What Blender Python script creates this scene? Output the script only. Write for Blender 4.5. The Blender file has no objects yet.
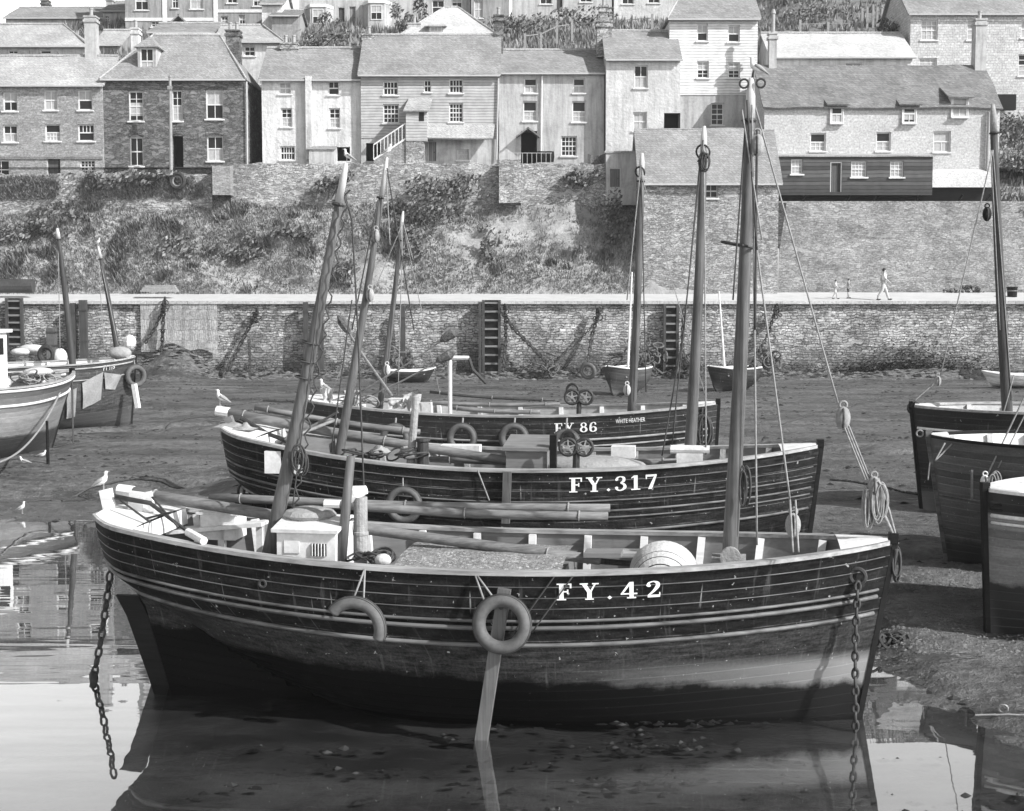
import bpy, bmesh, math, random
from math import sin, cos, pi, sqrt, atan2, radians, exp
from mathutils import Vector, Matrix, noise, Quaternion

random.seed(7)
SC = bpy.context.scene
COL = SC.collection

# ------------------------------------------------------------------ camera geometry
F, CX, CY = 1480.0, 512.0, 405.5
CAM = Vector((0.0, 0.0, 5.0))
TILT = math.atan((CY - 288.0) / F)

def ray(px, py):
    u = (px - CX) / F
    v = (CY - py) / F
    return Vector((u, cos(TILT) + v * sin(TILT), -sin(TILT) + v * cos(TILT)))

def at(px, py, Y):
    d = ray(px, py)
    return CAM + d * (Y / d.y)

def smooth(a, b, x):
    if a == b:
        return 0.0 if x < a else 1.0
    t = min(1.0, max(0.0, (x - a) / (b - a)))
    return t * t * (3 - 2 * t)

def lerp(a, b, t):
    return a + (b - a) * t

def fbm(x, y, z=0.0, o=4):
    s, a, f = 0.0, 1.0, 1.0
    for _ in range(o):
        s += a * noise.noise((x * f, y * f, z * f))
        a *= 0.5
        f *= 2.03
    return s

# ------------------------------------------------------------------ mesh builder
class MB:
    def __init__(self):
        self.v = []
        self.f = []
        self.uv = None

    def add(self, verts, faces):
        b = len(self.v)
        self.v.extend(Vector(p) for p in verts)
        self.f.extend(tuple(b + i for i in f) for f in faces)
        return self

    def box(self, lo, hi, M=None):
        x0, y0, z0 = lo
        x1, y1, z1 = hi
        vs = [Vector(p) for p in ((x0,y0,z0),(x1,y0,z0),(x1,y1,z0),(x0,y1,z0),(x0,y0,z1),(x1,y0,z1),(x1,y1,z1),(x0,y1,z1))]
        if M is not None:
            vs = [M @ p for p in vs]
        return self.add(vs, [(0,3,2,1),(4,5,6,7),(0,1,5,4),(1,2,6,5),(2,3,7,6),(3,0,4,7)])

    def cbox(self, c, s, M=None):
        return self.box([c[i] - s[i] / 2 for i in range(3)], [c[i] + s[i] / 2 for i in range(3)], M)

    def bar(self, p0, p1, w, h, up=(0, 0, 1)):
        p0, p1 = Vector(p0), Vector(p1)
        d = (p1 - p0).normalized()
        u = Vector(up)
        s = d.cross(u)
        if s.length < 1e-4:
            s = d.cross(Vector((0, 1, 0)))
        s.normalize()
        u = s.cross(d).normalized()
        vs = []
        for p in (p0, p1):
            for a, b in ((-1,-1),(1,-1),(1,1),(-1,1)):
                vs.append(p + s * (a * w / 2) + u * (b * h / 2))
        return self.add(vs, [(0,1,2,3),(7,6,5,4),(0,4,5,1),(1,5,6,2),(2,6,7,3),(3,7,4,0)])

    def tube(self, pts, r, n=6, cap=True, closed=False):
        pts = [Vector(p) for p in pts]
        m = len(pts)
        rr = r if isinstance(r, (list, tuple)) else [r] * m
        base = len(self.v)
        prev = None
        for i, p in enumerate(pts):
            if closed:
                d = pts[(i + 1) % m] - pts[i - 1]
            else:
                d = pts[min(i + 1, m - 1)] - pts[max(i - 1, 0)]
            if d.length < 1e-9:
                d = Vector((0, 0, 1))
            d.normalize()
            if prev is None:
                a = Vector((0, 0, 1)) if abs(d.z) < 0.9 else Vector((1, 0, 0))
                s = d.cross(a).normalized()
            else:
                s = prev - d * prev.dot(d)
                if s.length < 1e-6:
                    s = d.orthogonal()
                s.normalize()
            prev = s
            t = d.cross(s)
            for k in range(n):
                a = 2 * pi * k / n
                self.v.append(p + s * (cos(a) * rr[i]) + t * (sin(a) * rr[i]))
        rng = m if closed else m - 1
        for i in range(rng):
            j = (i + 1) % m
            for k in range(n):
                l = (k + 1) % n
                self.f.append((base + i*n + k, base + i*n + l, base + j*n + l, base + j*n + k))
        if cap and not closed:
            self.f.append(tuple(base + k for k in range(n))[::-1])
            self.f.append(tuple(base + (m - 1) * n + k for k in range(n)))
        return self

    def lathe(self, prof, c=(0, 0, 0), n=14, axis=(0, 0, 1)):
        c = Vector(c)
        ax = Vector(axis).normalized()
        s = ax.orthogonal().normalized()
        t = ax.cross(s)
        base = len(self.v)
        for r, z in prof:
            for k in range(n):
                a = 2 * pi * k / n
                self.v.append(c + ax * z + s * (r * cos(a)) + t * (r * sin(a)))
        for i in range(len(prof) - 1):
            for k in range(n):
                l = (k + 1) % n
                self.f.append((base + i*n + k, base + i*n + l, base + (i+1)*n + l, base + (i+1)*n + k))
        self.f.append(tuple(base + k for k in range(n))[::-1])
        self.f.append(tuple(base + (len(prof) - 1) * n + k for k in range(n)))
        return self

    def ball(self, c, r, n=10, m=7, M=None):
        r = r if isinstance(r, (list, tuple)) else (r, r, r)
        c = Vector(c)
        base = len(self.v)
        R = M.to_3x3() if M is not None else None
        for i in range(m + 1):
            th = pi * i / m
            for k in range(n):
                a = 2 * pi * k / n
                p = Vector((r[0] * sin(th) * cos(a), r[1] * sin(th) * sin(a), r[2] * cos(th)))
                if R is not None:
                    p = R @ p
                self.v.append(c + p)
        for i in range(m):
            for k in range(n):
                l = (k + 1) % n
                self.f.append((base + i*n + k, base + (i+1)*n + k, base + (i+1)*n + l, base + i*n + l))
        return self

    def torus(self, c, R, r, axis=(0, 1, 0), n=28, m=10, a0=0.0, a1=2 * pi, ref=None, ry=None, squash=1.0):
        c = Vector(c)
        ax = Vector(axis).normalized()
        if ref is None:
            s = ax.orthogonal().normalized()
        else:
            s = Vector(ref)
            s = (s - ax * s.dot(ax)).normalized()
        t = ax.cross(s)
        full = abs(a1 - a0) > 2 * pi - 1e-4
        ry = R if ry is None else ry
        pts = []
        N = n if full else n + 1
        base = len(self.v)
        for i in range(N):
            a = a0 + (a1 - a0) * i / n
            cc = c + s * (R * cos(a)) + t * (ry * sin(a))
            nr = (s * cos(a) + t * sin(a)).normalized()
            for k in range(m):
                b = 2 * pi * k / m
                self.v.append(cc + nr * (r * cos(b)) + ax * (r * squash * sin(b)))
        for i in range(n):
            j = (i + 1) % N
            for k in range(m):
                l = (k + 1) % m
                self.f.append((base + i*m + k, base + j*m + k, base + j*m + l, base + i*m + l))
        if not full:
            self.f.append(tuple(base + k for k in range(m)))
            self.f.append(tuple(base + n * m + k for k in range(m))[::-1])
        return self

    def grid(self, P):
        n, m = len(P), len(P[0])
        base = len(self.v)
        for row in P:
            self.v.extend(Vector(p) for p in row)
        for i in range(n - 1):
            for j in range(m - 1):
                self.f.append((base + i*m + j, base + (i+1)*m + j, base + (i+1)*m + j + 1, base + i*m + j + 1))
        return self

    def slab(self, p00, p10, p11, p01, th=0.1, nu=10, nv=4, amp=0.0, seed=0.0):
        """a thin board between four corners, top surface slightly uneven"""
        p00, p10, p11, p01 = map(Vector, (p00, p10, p11, p01))
        nrm = (p10 - p00).cross(p01 - p00)
        if nrm.length < 1e-6:
            nrm = (p10 - p00).cross(p11 - p00)
        nrm.normalize()
        top, bot = [], []
        for j in range(nv + 1):
            v = j / nv
            rt, rb = [], []
            for i in range(nu + 1):
                u = i / nu
                p = (p00 * (1-u) + p10 * u) * (1-v) + (p01 * (1-u) + p11 * u) * v
                k = amp * noise.noise((p.x * 0.55 + seed, p.y * 0.6, p.z * 0.6 + seed)) if amp else 0
                rt.append(p + nrm * k)
                rb.append(p + nrm * (k - th))
            top.append(rt)
            bot.append(rb)
        self.grid(top[::-1])
        self.grid(bot)
        self.grid([top[0], bot[0]]); self.grid([bot[-1], top[-1]])
        self.grid([[r[0] for r in bot], [r[0] for r in top]])
        self.grid([[r[-1] for r in top], [r[-1] for r in bot]])
        return self

    def mesh(self, name, off=None, smooth_=False, fix=True):
        me = bpy.data.meshes.new(name)
        o = off if off is not None else Vector((0, 0, 0))
        me.from_pydata([tuple(p - o) for p in self.v], [], self.f)
        if fix:
            bm = bmesh.new()
            bm.from_mesh(me)
            bmesh.ops.recalc_face_normals(bm, faces=bm.faces)
            bm.to_mesh(me)
            bm.free()
        if smooth_:
            me.polygons.foreach_set('use_smooth', [True] * len(me.polygons))
        me.update()
        return me

def root_of(o):
    while o.parent is not None:
        o = o.parent
    return o

def obj(name, mb, mat, parent=None, local=False, sm=False, fix=True):
    """link mb as ONE mesh object; world coordinates unless local"""
    off = None
    if parent is not None and not local:
        off = root_of(parent).location.copy()
    me = mb.mesh(name, off, sm, fix)
    o = bpy.data.objects.new(name, me)
    me.materials.append(mat)
    COL.objects.link(o)
    if parent is not None:
        o.parent = parent
    return o

def tag(o, label=None, cat=None, group=None, kind=None):
    if label: o['label'] = label
    if cat: o['category'] = cat
    if group: o['group'] = group
    if kind: o['kind'] = kind
    return o

def thing(name, label, cat, loc=(0, 0, 0), rz=0.0, group=None):
    o = bpy.data.objects.new(name, None)
    o.empty_display_size = 0.2
    COL.objects.link(o)
    o.location = loc
    o.rotation_euler = (0, 0, rz)
    return tag(o, label, cat, group)

def copy_tree(o, parent=None):
    c = o.copy()
    COL.objects.link(c)
    c.parent = parent
    for ch in list(o.children):
        copy_tree(ch, c)
    return c

# ------------------------------------------------------------------ materials (all neutral greys: a black and white picture)
def _nt(name):
    m = bpy.data.materials.new(name)
    m.use_nodes = True
    t = m.node_tree
    return m, t, t.nodes, t.links, t.nodes['Principled BSDF']

def _g(v):
    return (v, v, v, 1)

def _ramp(n, a, b, p0=0.3, p1=0.7):
    r = n.new('ShaderNodeValToRGB')
    r.color_ramp.elements[0].position = p0
    r.color_ramp.elements[1].position = p1
    r.color_ramp.elements[0].color = _g(a)
    r.color_ramp.elements[1].color = _g(b)
    return r

def _math(n, l, op, a, b=None):
    m = n.new('ShaderNodeMath')
    m.operation = op
    for i, x in enumerate((a, b)):
        if x is None: continue
        if isinstance(x, (int, float)): m.inputs[i].default_value = x
        else: l.new(x, m.inputs[i])
    return m.outputs[0]

def _noise(n, l, vec, scale, detail=4, rough=0.6):
    t = n.new('ShaderNodeTexNoise')
    t.inputs['Scale'].default_value = scale
    t.inputs['Detail'].default_value = detail
    t.inputs['Roughness'].default_value = rough
    if vec is not None:
        l.new(vec, t.inputs['Vector'])
    return t.outputs[0]

def _mix(n, l, fac, a, b, mode='MIX'):
    m = n.new('ShaderNodeMix')
    m.data_type = 'RGBA'
    m.blend_type = mode
    for key, x in (('Factor', fac), ('A', a), ('B', b)):
        s = [i for i in m.inputs if i.name == key and (i.type == ('VALUE' if key == 'Factor' else 'RGBA'))][0]
        if isinstance(x, (int, float)):
            s.default_value = x if key == 'Factor' else _g(x)
        else:
            l.new(x, s)
    return [o for o in m.outputs if o.type == 'RGBA'][0]

def _bump(n, l, h, strength, dist, prev=None):
    b = n.new('ShaderNodeBump')
    b.inputs['Strength'].default_value = strength
    b.inputs['Distance'].default_value = dist
    l.new(h, b.inputs['Height'])
    if prev is not None:
        l.new(prev, b.inputs['Normal'])
    return b.outputs[0]

def _spec(bs, v):
    bs.inputs['Specular IOR Level'].default_value = v

def plain(name, col, rough=0.85, var=0.25, scale=3.0, bump=0.15, dist=0.01, spec=0.25, fine=18.0, streak=0.0):
    m, t, n, l, bs = _nt(name)
    tc = n.new('ShaderNodeTexCoord').outputs['Object']
    a = _noise(n, l, tc, scale, 5)
    b = _noise(n, l, tc, fine, 3)
    s = _math(n, l, 'ADD', _math(n, l, 'MULTIPLY', a, 0.6), _math(n, l, 'MULTIPLY', b, 0.4))
    r = _ramp(n, col * (1 - var), col * (1 + var), 0.33, 0.67)
    l.new(s, r.inputs[0])
    colr = r.outputs[0]
    if streak:                     # rain runs and damp patches
        mps = n.new('ShaderNodeMapping'); mps.inputs['Scale'].default_value = (2.6, 2.6, 0.22); l.new(tc, mps.inputs[0])
        sk = _noise(n, l, mps.outputs[0], 1.5, 6, 0.7)
        rk = _ramp(n, 1 - streak, 1.06, 0.38, 0.56); l.new(sk, rk.inputs[0])
        colr = _mix(n, l, 1.0, colr, rk.outputs[0], 'MULTIPLY')
        pk = _noise(n, l, tc, 0.7, 7, 0.72)
        rp = _ramp(n, 1 - streak * .8, 1.05, 0.36, 0.5); l.new(pk, rp.inputs[0])
        colr = _mix(n, l, 1.0, colr, rp.outputs[0], 'MULTIPLY')
    l.new(colr, bs.inputs['Base Color'])
    bs.inputs['Roughness'].default_value = rough
    _spec(bs, spec)
    if bump:
        l.new(_bump(n, l, b, bump, dist), bs.inputs['Normal'])
    return m

def wallcoord(n, l, zs=1.0):
    tc = n.new('ShaderNodeTexCoord').outputs['Object']
    s = n.new('ShaderNodeSeparateXYZ')
    l.new(tc, s.inputs[0])
    u = _math(n, l, 'ADD', s.outputs[0], s.outputs[1])
    v = s.outputs[2] if zs == 1.0 else _math(n, l, 'MULTIPLY', s.outputs[2], zs)
    c = n.new('ShaderNodeCombineXYZ')
    l.new(u, c.inputs[0]); l.new(v, c.inputs[1])
    return tc, s, c.outputs[0]

def masonry(name, c1, c2, mortar, bw=0.34, bh=0.13, ms=0.012, distort=0.08, zs=1.0, bump=0.7, dist=0.03, patch=0.35, pale=0.0, dark=0.0, rough=0.9, rubble=0.0):
    m, t, n, l, bs = _nt(name)
    tc, sep, uv = wallcoord(n, l, zs)
    nz = n.new('ShaderNodeTexNoise')
    nz.inputs['Scale'].default_value = 2.2
    nz.inputs['Detail'].default_value = 3
    l.new(uv, nz.inputs['Vector'])
    dv = n.new('ShaderNodeVectorMath'); dv.operation = 'SUBTRACT'
    l.new(nz.outputs[1], dv.inputs[0]); dv.inputs[1].default_value = (0.5, 0.5, 0.5)
    sc = n.new('ShaderNodeVectorMath'); sc.operation = 'SCALE'
    l.new(dv.outputs[0], sc.inputs[0]); sc.inputs['Scale'].default_value = distort * 2
    ad = n.new('ShaderNodeVectorMath'); ad.operation = 'ADD'
    l.new(uv, ad.inputs[0]); l.new(sc.outputs[0], ad.inputs[1])
    br = n.new('ShaderNodeTexBrick')
    l.new(ad.outputs[0], br.inputs['Vector'])
    br.inputs['Color1'].default_value = _g(c1)
    br.inputs['Color2'].default_value = _g(c2)
    br.inputs['Mortar'].default_value = _g(mortar)
    br.inputs['Scale'].default_value = 1.0
    br.inputs['Mortar Size'].default_value = ms
    br.inputs['Mortar Smooth'].default_value = 0.4
    br.inputs['Bias'].default_value = 0.0
    br.inputs['Brick Width'].default_value = bw
    br.inputs['Row Height'].default_value = bh
    br.offset = 0.5
    br.squash = 0.7
    br.squash_frequency = 3
    col = br.outputs[0]
    big = _noise(n, l, tc, 0.45, 6, 0.65)
    r = _ramp(n, 1 - patch, 1 + patch, 0.3, 0.7)
    l.new(big, r.inputs[0])
    col = _mix(n, l, 1.0, col, r.outputs[0], 'MULTIPLY')
    fn = _noise(n, l, uv, 9.0, 3)
    r2 = _ramp(n, 0.72, 1.3, 0.3, 0.7)
    l.new(fn, r2.inputs[0])
    col = _mix(n, l, 1.0, col, r2.outputs[0], 'MULTIPLY')
    if rubble:                     # uneven coursed stones laid over the regular joints
        mpr = n.new('ShaderNodeMapping'); mpr.inputs['Scale'].default_value = (4.0, 12.0, 1)
        l.new(ad.outputs[0], mpr.inputs[0])
        vr = n.new('ShaderNodeTexVoronoi'); vr.inputs['Scale'].default_value = 1.0; vr.inputs['Randomness'].default_value = 1.0
        l.new(mpr.outputs[0], vr.inputs['Vector'])
        sr = n.new('ShaderNodeSeparateColor'); l.new(vr.outputs['Color'], sr.inputs[0])
        rr0 = _ramp(n, 1 - rubble, 1 + rubble, 0.1, 0.9); l.new(sr.outputs[1], rr0.inputs[0])
        col = _mix(n, l, 1.0, col, rr0.outputs[0], 'MULTIPLY')
        vd = n.new('ShaderNodeTexVoronoi'); vd.feature = 'DISTANCE_TO_EDGE'; vd.inputs['Scale'].default_value = 1.0
        l.new(mpr.outputs[0], vd.inputs['Vector'])
        rj = _ramp(n, max(0.45, 1 - 1.7 * rubble), 1.0, 0.02, 0.12); l.new(vd.outputs['Distance'], rj.inputs[0])
        col = _mix(n, l, 1.0, col, rj.outputs[0], 'MULTIPLY')
    if pale:                       # scattered pale stones and limewash
        v = n.new('ShaderNodeTexVoronoi')
        v.inputs['Scale'].default_value = 2.6
        mp = n.new('ShaderNodeMapping'); mp.inputs['Scale'].default_value = (1, 2.4, 1)
        l.new(ad.outputs[0], mp.inputs[0]); l.new(mp.outputs[0], v.inputs['Vector'])
        rr = _ramp(n, 0, 1, 0.88, 0.92)
        sp = n.new('ShaderNodeSeparateColor'); l.new(v.outputs['Color'], sp.inputs[0])
        l.new(sp.outputs[0], rr.inputs[0])
        col = _mix(n, l, _math(n, l, 'MULTIPLY', rr.outputs[0], 0.45), col, pale)
    if dark:                       # damp and weed low on the wall
        gz = _math(n, l, 'ADD', sep.outputs[2], _math(n, l, 'MULTIPLY', _noise(n, l, tc, 0.5, 5), 4.0))
        rr = _ramp(n, 1, 0, 0.0, 1.0)
        mr = n.new('ShaderNodeMapRange')
        mr.inputs['From Min'].default_value = 2.5; mr.inputs['From Max'].default_value = 4.0
        l.new(gz, mr.inputs[0]); l.new(mr.outputs[0], rr.inputs[0])
        col = _mix(n, l, _math(n, l, 'MULTIPLY', rr.outputs[0], 0.75), col, dark)
    l.new(col, bs.inputs['Base Color'])
    bs.inputs['Roughness'].default_value = rough
    _spec(bs, 0.15)
    h = _math(n, l, 'ADD', _math(n, l, 'MULTIPLY', br.outputs[1], -1.0), _math(n, l, 'MULTIPLY', fn, 0.6))
    l.new(_bump(n, l, h, bump, dist), bs.inputs['Normal'])
    return m

def boards(name, col, pitch=0.16, var=0.15, rough=0.75, bump=1.0, dist=0.03, vertical=False):
    """overlapping horizontal boards: saw-tooth bump, a thin dark joint"""
    m, t, n, l, bs = _nt(name)
    tc, sep, uv = wallcoord(n, l)
    zz = sep.outputs[2]
    if vertical:
        zz = _math(n, l, 'ADD', sep.outputs[0], sep.outputs[1])
    w = _math(n, l, 'MULTIPLY', zz, 1.0 / pitch)
    w = _math(n, l, 'ADD', w, _math(n, l, 'MULTIPLY', _noise(n, l, tc, 0.8, 2), 0.5))
    fr = _math(n, l, 'FRACT', w)
    fl = _math(n, l, 'FLOOR', w)
    wn = n.new('ShaderNodeTexWhiteNoise'); wn.noise_dimensions = '1D'
    l.new(fl, wn.inputs['W'])
    r = _ramp(n, col * (1 - var), col * (1 + var), 0, 1)
    l.new(wn.outputs[0], r.inputs[0])
    ns = _noise(n, l, tc, 2.0, 6)
    r2 = _ramp(n, 0.8, 1.15, 0.3, 0.7); l.new(ns, r2.inputs[0])
    c = _mix(n, l, 1.0, r.outputs[0], r2.outputs[0], 'MULTIPLY')
    rj = _ramp(n, 0.4, 1.0, 0.06, 0.26); l.new(fr, rj.inputs[0])
    c = _mix(n, l, 1.0, c, rj.outputs[0], 'MULTIPLY')
    l.new(c, bs.inputs['Base Color'])
    bs.inputs['Roughness'].default_value = rough
    _spec(bs, 0.2)
    l.new(_bump(n, l, _math(n, l, 'SUBTRACT', 1.0, fr), bump, dist), bs.inputs['Normal'])
    return m

def woodmat(name, col, var=0.35, rough=0.7, along=(0.6, 9, 9), spec=0.3):
    m, t, n, l, bs = _nt(name)
    tc = n.new('ShaderNodeTexCoord').outputs['Object']
    mp = n.new('ShaderNodeMapping'); mp.inputs['Scale'].default_value = along
    l.new(tc, mp.inputs[0])
    a = _noise(n, l, mp.outputs[0], 2.0, 6, 0.65)
    b = _noise(n, l, tc, 1.3, 4)
    s = _math(n, l, 'ADD', _math(n, l, 'MULTIPLY', a, 0.6), _math(n, l, 'MULTIPLY', b, 0.4))
    r = _ramp(n, col * (1 - var), col * (1 + var), 0.33, 0.67)
    l.new(s, r.inputs[0])
    l.new(r.outputs[0], bs.inputs['Base Color'])
    bs.inputs['Roughness'].default_value = rough
    _spec(bs, spec)
    l.new(_bump(n, l, a, 0.3, 0.01), bs.inputs['Normal'])
    return m

def hullmat(name, top, low, weed, zscum, scum, zweed, pitch=0.125, rough=0.45, pale_seam=0.35, spec=0.4, d_low=0.62, streak=0.3, kxs=0.0, kxw=0.0, sx=None, gr=1.0):
    """tarred planking: UV.x along the boat in metres, UV.y metres below the rail"""
    m, t, n, l, bs = _nt(name)
    uv = n.new('ShaderNodeUVMap'); uv.uv_map = 'girth'
    sp = n.new('ShaderNodeSeparateXYZ'); l.new(uv.outputs[0], sp.inputs[0])
    tc = n.new('ShaderNodeTexCoord').outputs['Object']
    so = n.new('ShaderNodeSeparateXYZ'); l.new(tc, so.inputs[0])
    w = _math(n, l, 'MULTIPLY', sp.outputs[1], 1.0 / pitch)
    fr = _math(n, l, 'FRACT', w)
    fl = _math(n, l, 'FLOOR', w)
    wn = n.new('ShaderNodeTexWhiteNoise'); wn.noise_dimensions = '1D'
    l.new(fl, wn.inputs['W'])
    mp = n.new('ShaderNodeMapping'); mp.inputs['Scale'].default_value = (1.2, 6, 1); l.new(uv.outputs[0], mp.inputs[0])
    grain = _noise(n, l, mp.outputs[0], 2.6, 9, 0.74)
    spk = _noise(n, l, uv.outputs[0], 30, 4, 0.7)
    mp2 = n.new('ShaderNodeMapping'); mp2.inputs['Scale'].default_value = (7, 0.7, 1); l.new(uv.outputs[0], mp2.inputs[0])
    drip = _noise(n, l, mp2.outputs[0], 1.6, 5, 0.65)
    # topsides / lower planking
    mr = n.new('ShaderNodeMapRange'); mr.inputs['From Min'].default_value = d_low - 0.02; mr.inputs['From Max'].default_value = d_low + 0.02
    l.new(sp.outputs[1], mr.inputs[0])
    c = _mix(n, l, mr.outputs[0], top, low)
    r = _ramp(n, 1 - .75 * gr, 1 + 1.1 * gr, 0.34, 0.68); l.new(grain, r.inputs[0])
    c = _mix(n, l, 1.0, c, r.outputs[0], 'MULTIPLY')
    r = _ramp(n, 1 - .5 * gr, 1 + .7 * gr, 0.3, 0.7); l.new(spk, r.inputs[0])
    c = _mix(n, l, 1.0, c, r.outputs[0], 'MULTIPLY')
    r = _ramp(n, 0.75, 1.3, 0, 1); l.new(wn.outputs[0], r.inputs[0])
    c = _mix(n, l, 1.0, c, r.outputs[0], 'MULTIPLY')
    # worn paint plus painted-in light catching the plank edges (topsides only), broken up by noise
    e = _ramp(n, 1, 0, 0.02, 0.13); l.new(fr, e.inputs[0])
    brk = _ramp(n, 0, 1, 0.46, 0.60); l.new(grain, brk.inputs[0])
    inv = _math(n, l, 'SUBTRACT', 1.0, mr.outputs[0])
    k = _math(n, l, 'MULTIPLY', _math(n, l, 'MULTIPLY', e.outputs[0], brk.outputs[0]), _math(n, l, 'MULTIPLY', inv, pale_seam))
    c = _mix(n, l, k, c, 0.30)
    # salt and rust runs, flecks
    rd = _ramp(n, 0, 1, 0.58, 0.74); l.new(drip, rd.inputs[0])
    c = _mix(n, l, _math(n, l, 'MULTIPLY', rd.outputs[0], streak), c, 0.16)
    mp3 = n.new('ShaderNodeMapping'); mp3.inputs['Scale'].default_value = (11, 0.45, 1); l.new(uv.outputs[0], mp3.inputs[0])
    lime = _noise(n, l, mp3.outputs[0], 1.7, 3, 0.5)
    rl_ = _ramp(n, 0, 1, 0.70, 0.74); l.new(lime, rl_.inputs[0])
    c = _mix(n, l, _math(n, l, 'MULTIPLY', rl_.outputs[0], _math(n, l, 'MULTIPLY', inv, streak * 1.6)), c, 0.4)
    fk = _noise(n, l, tc, 16, 2)
    rf = _ramp(n, 0, 1, 0.70, 0.74); l.new(fk, rf.inputs[0])
    c = _mix(n, l, _math(n, l, 'MULTIPLY', rf.outputs[0], 0.6), c, 0.45)
    # scum band and weed near the bottom
    zz_ = _math(n, l, 'ADD', so.outputs[2], _math(n, l, 'MULTIPLY', so.outputs[0], kxs))
    zw_ = _math(n, l, 'ADD', so.outputs[2], _math(n, l, 'MULTIPLY', so.outputs[0], kxw))
    edge = _math(n, l, 'ADD', zz_, _math(n, l, 'MULTIPLY', _math(n, l, 'SUBTRACT', grain, 0.5), 0.16))
    rs = n.new('ShaderNodeMapRange'); rs.inputs['From Min'].default_value = zscum + 0.08; rs.inputs['From Max'].default_value = zscum - 0.06
    l.new(edge, rs.inputs[0])
    ks = _math(n, l, 'MULTIPLY', rs.outputs[0], 0.9)
    if sx:
        rx = n.new('ShaderNodeMapRange'); rx.inputs['From Min'].default_value = sx[0]; rx.inputs['From Max'].default_value = sx[1]
        l.new(so.outputs[0], rx.inputs[0]); ks = _math(n, l, 'MULTIPLY', ks, rx.outputs[0])
    c = _mix(n, l, ks, c, scum)
    big = _noise(n, l, tc, 2.2, 7, 0.72)
    edge2 = _math(n, l, 'ADD', zw_, _math(n, l, 'MULTIPLY', _math(n, l, 'SUBTRACT', big, 0.5), 0.34))
    rw = n.new('ShaderNodeMapRange'); rw.inputs['From Min'].default_value = zweed + 0.06; rw.inputs['From Max'].default_value = zweed - 0.03
    l.new(edge2, rw.inputs[0])
    c = _mix(n, l, _math(n, l, 'MULTIPLY', rw.outputs[0], 0.94), c, weed)
    l.new(c, bs.inputs['Base Color'])
    rr = _ramp(n, rough - 0.12, rough + 0.2, 0.3, 0.7); l.new(grain, rr.inputs[0])
    l.new(rr.outputs[0], bs.inputs['Roughness'])
    _spec(bs, spec)
    seam = _ramp(n, 0, 1, 0.0, 0.1); l.new(fr, seam.inputs[0])
    h = _math(n, l, 'ADD', seam.outputs[0], _math(n, l, 'MULTIPLY', grain, 0.5))
    l.new(_bump(n, l, h, 0.6, 0.012), bs.inputs['Normal'])
    return m

M = {}
M['white'] = plain('white_paint', 0.6, 0.6, 0.2, 4, 0.15)
M['offwhite'] = plain('weathered_white_paint', 0.55, 0.7, 0.25, 3, 0.2)
M['rail'] = woodmat('weathered_rail_wood', 0.27, 0.6, 0.75, (0.8, 8, 8))
M['railwhite'] = woodmat('worn_white_rail', 0.66, 0.25, 0.7)
M['deck'] = woodmat('deck_boards', 0.2, 0.4, 0.8, (0.7, 12, 9))
M['bulwark'] = woodmat('bulwark_grey_paint', 0.16, 0.3, 0.7)
M['bulwark_pale'] = woodmat('bulwark_pale_paint', 0.33, 0.3, 0.7)
M['tar'] = woodmat('tarred_wood', 0.010, 0.6, 0.6, spec=0.12)
M['strake'] = woodmat('worn_strake', 0.10, 0.9, 0.5, (0.5, 5, 5))
M['strake2'] = woodmat('worn_pale_strake', 0.25, 0.7, 0.55, (0.5, 5, 5))
M['mast'] = woodmat('mast_wood', 0.088, 0.65, 0.65, (14, 14, 0.5))
M['mastdark'] = woodmat('dark_mast_wood', 0.045, 0.5, 0.6, (9, 9, 0.5))
M['mastwhite'] = woodmat('white_mast_head', 0.42, 0.2, 0.6, (9, 9, 0.5))
M['spar'] = woodmat('spar_wood', 0.155, 0.6, 0.7, (0.7, 12, 12))
M['rope'] = plain('hemp_rope', 0.22, 0.9, 0.3, 20, 0.3, 0.004)
M['ropedark'] = plain('tarred_rope', 0.05, 0.85, 0.3, 20, 0.3, 0.004)
M['iron'] = plain('rusty_iron', 0.03, 0.6, 0.5, 12, 0.5, 0.004, 0.4)
M['irongrey'] = plain('galvanised_iron', 0.22, 0.5, 0.3, 12, 0.3, 0.004, 0.5)
M['rubber'] = plain('worn_rubber', 0.085, 0.7, 0.3, 6, 0.3, 0.006, 0.35)
M['canvas'] = plain('grey_canvas', 0.27, 0.9, 0.25, 2.5, 0.6, 0.03, 0.1)
M['canvaspale'] = plain('pale_canvas', 0.45, 0.9, 0.2, 2.5, 0.6, 0.03, 0.1)
M['netting'] = plain('heaped_net', 0.12, 0.95, 0.6, 9, 1.0, 0.04, 0.1, 30)
M['letter'] = plain('white_lettering', 0.75, 0.6, 0.15, 9, 0.0)
M['glass'] = plain('window_glass', 0.015, 0.12, 0.1, 2, 0.0, 0.01, 0.16)
M['curtain'] = plain('net_curtain', 0.36, 0.9, 0.2, 6, 0.3, 0.02, 0.1)
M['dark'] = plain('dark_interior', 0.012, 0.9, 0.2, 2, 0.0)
M['frame'] = plain('window_paint', 0.58, 0.55, 0.1, 3, 0.0)
M['frame_grey'] = plain('window_paint_grey', 0.4, 0.6, 0.15, 3, 0.0)
M['doordark'] = boards('dark_door_boards', 0.06, 0.13, 0.2, vertical=True)
M['doorgrey'] = boards('grey_door_boards', 0.18, 0.13, 0.2, vertical=True)
M['slate'] = masonry('slate_roof', 0.20, 0.27, 0.14, 0.3, 0.22, 0.012, 0.02, 1.6, 0.5, 0.02, 0.2, 0.0)
M['slate_pale'] = masonry('pale_slate_roof', 0.30, 0.38, 0.2, 0.3, 0.22, 0.012, 0.02, 1.6, 0.5, 0.02, 0.22)
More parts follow.
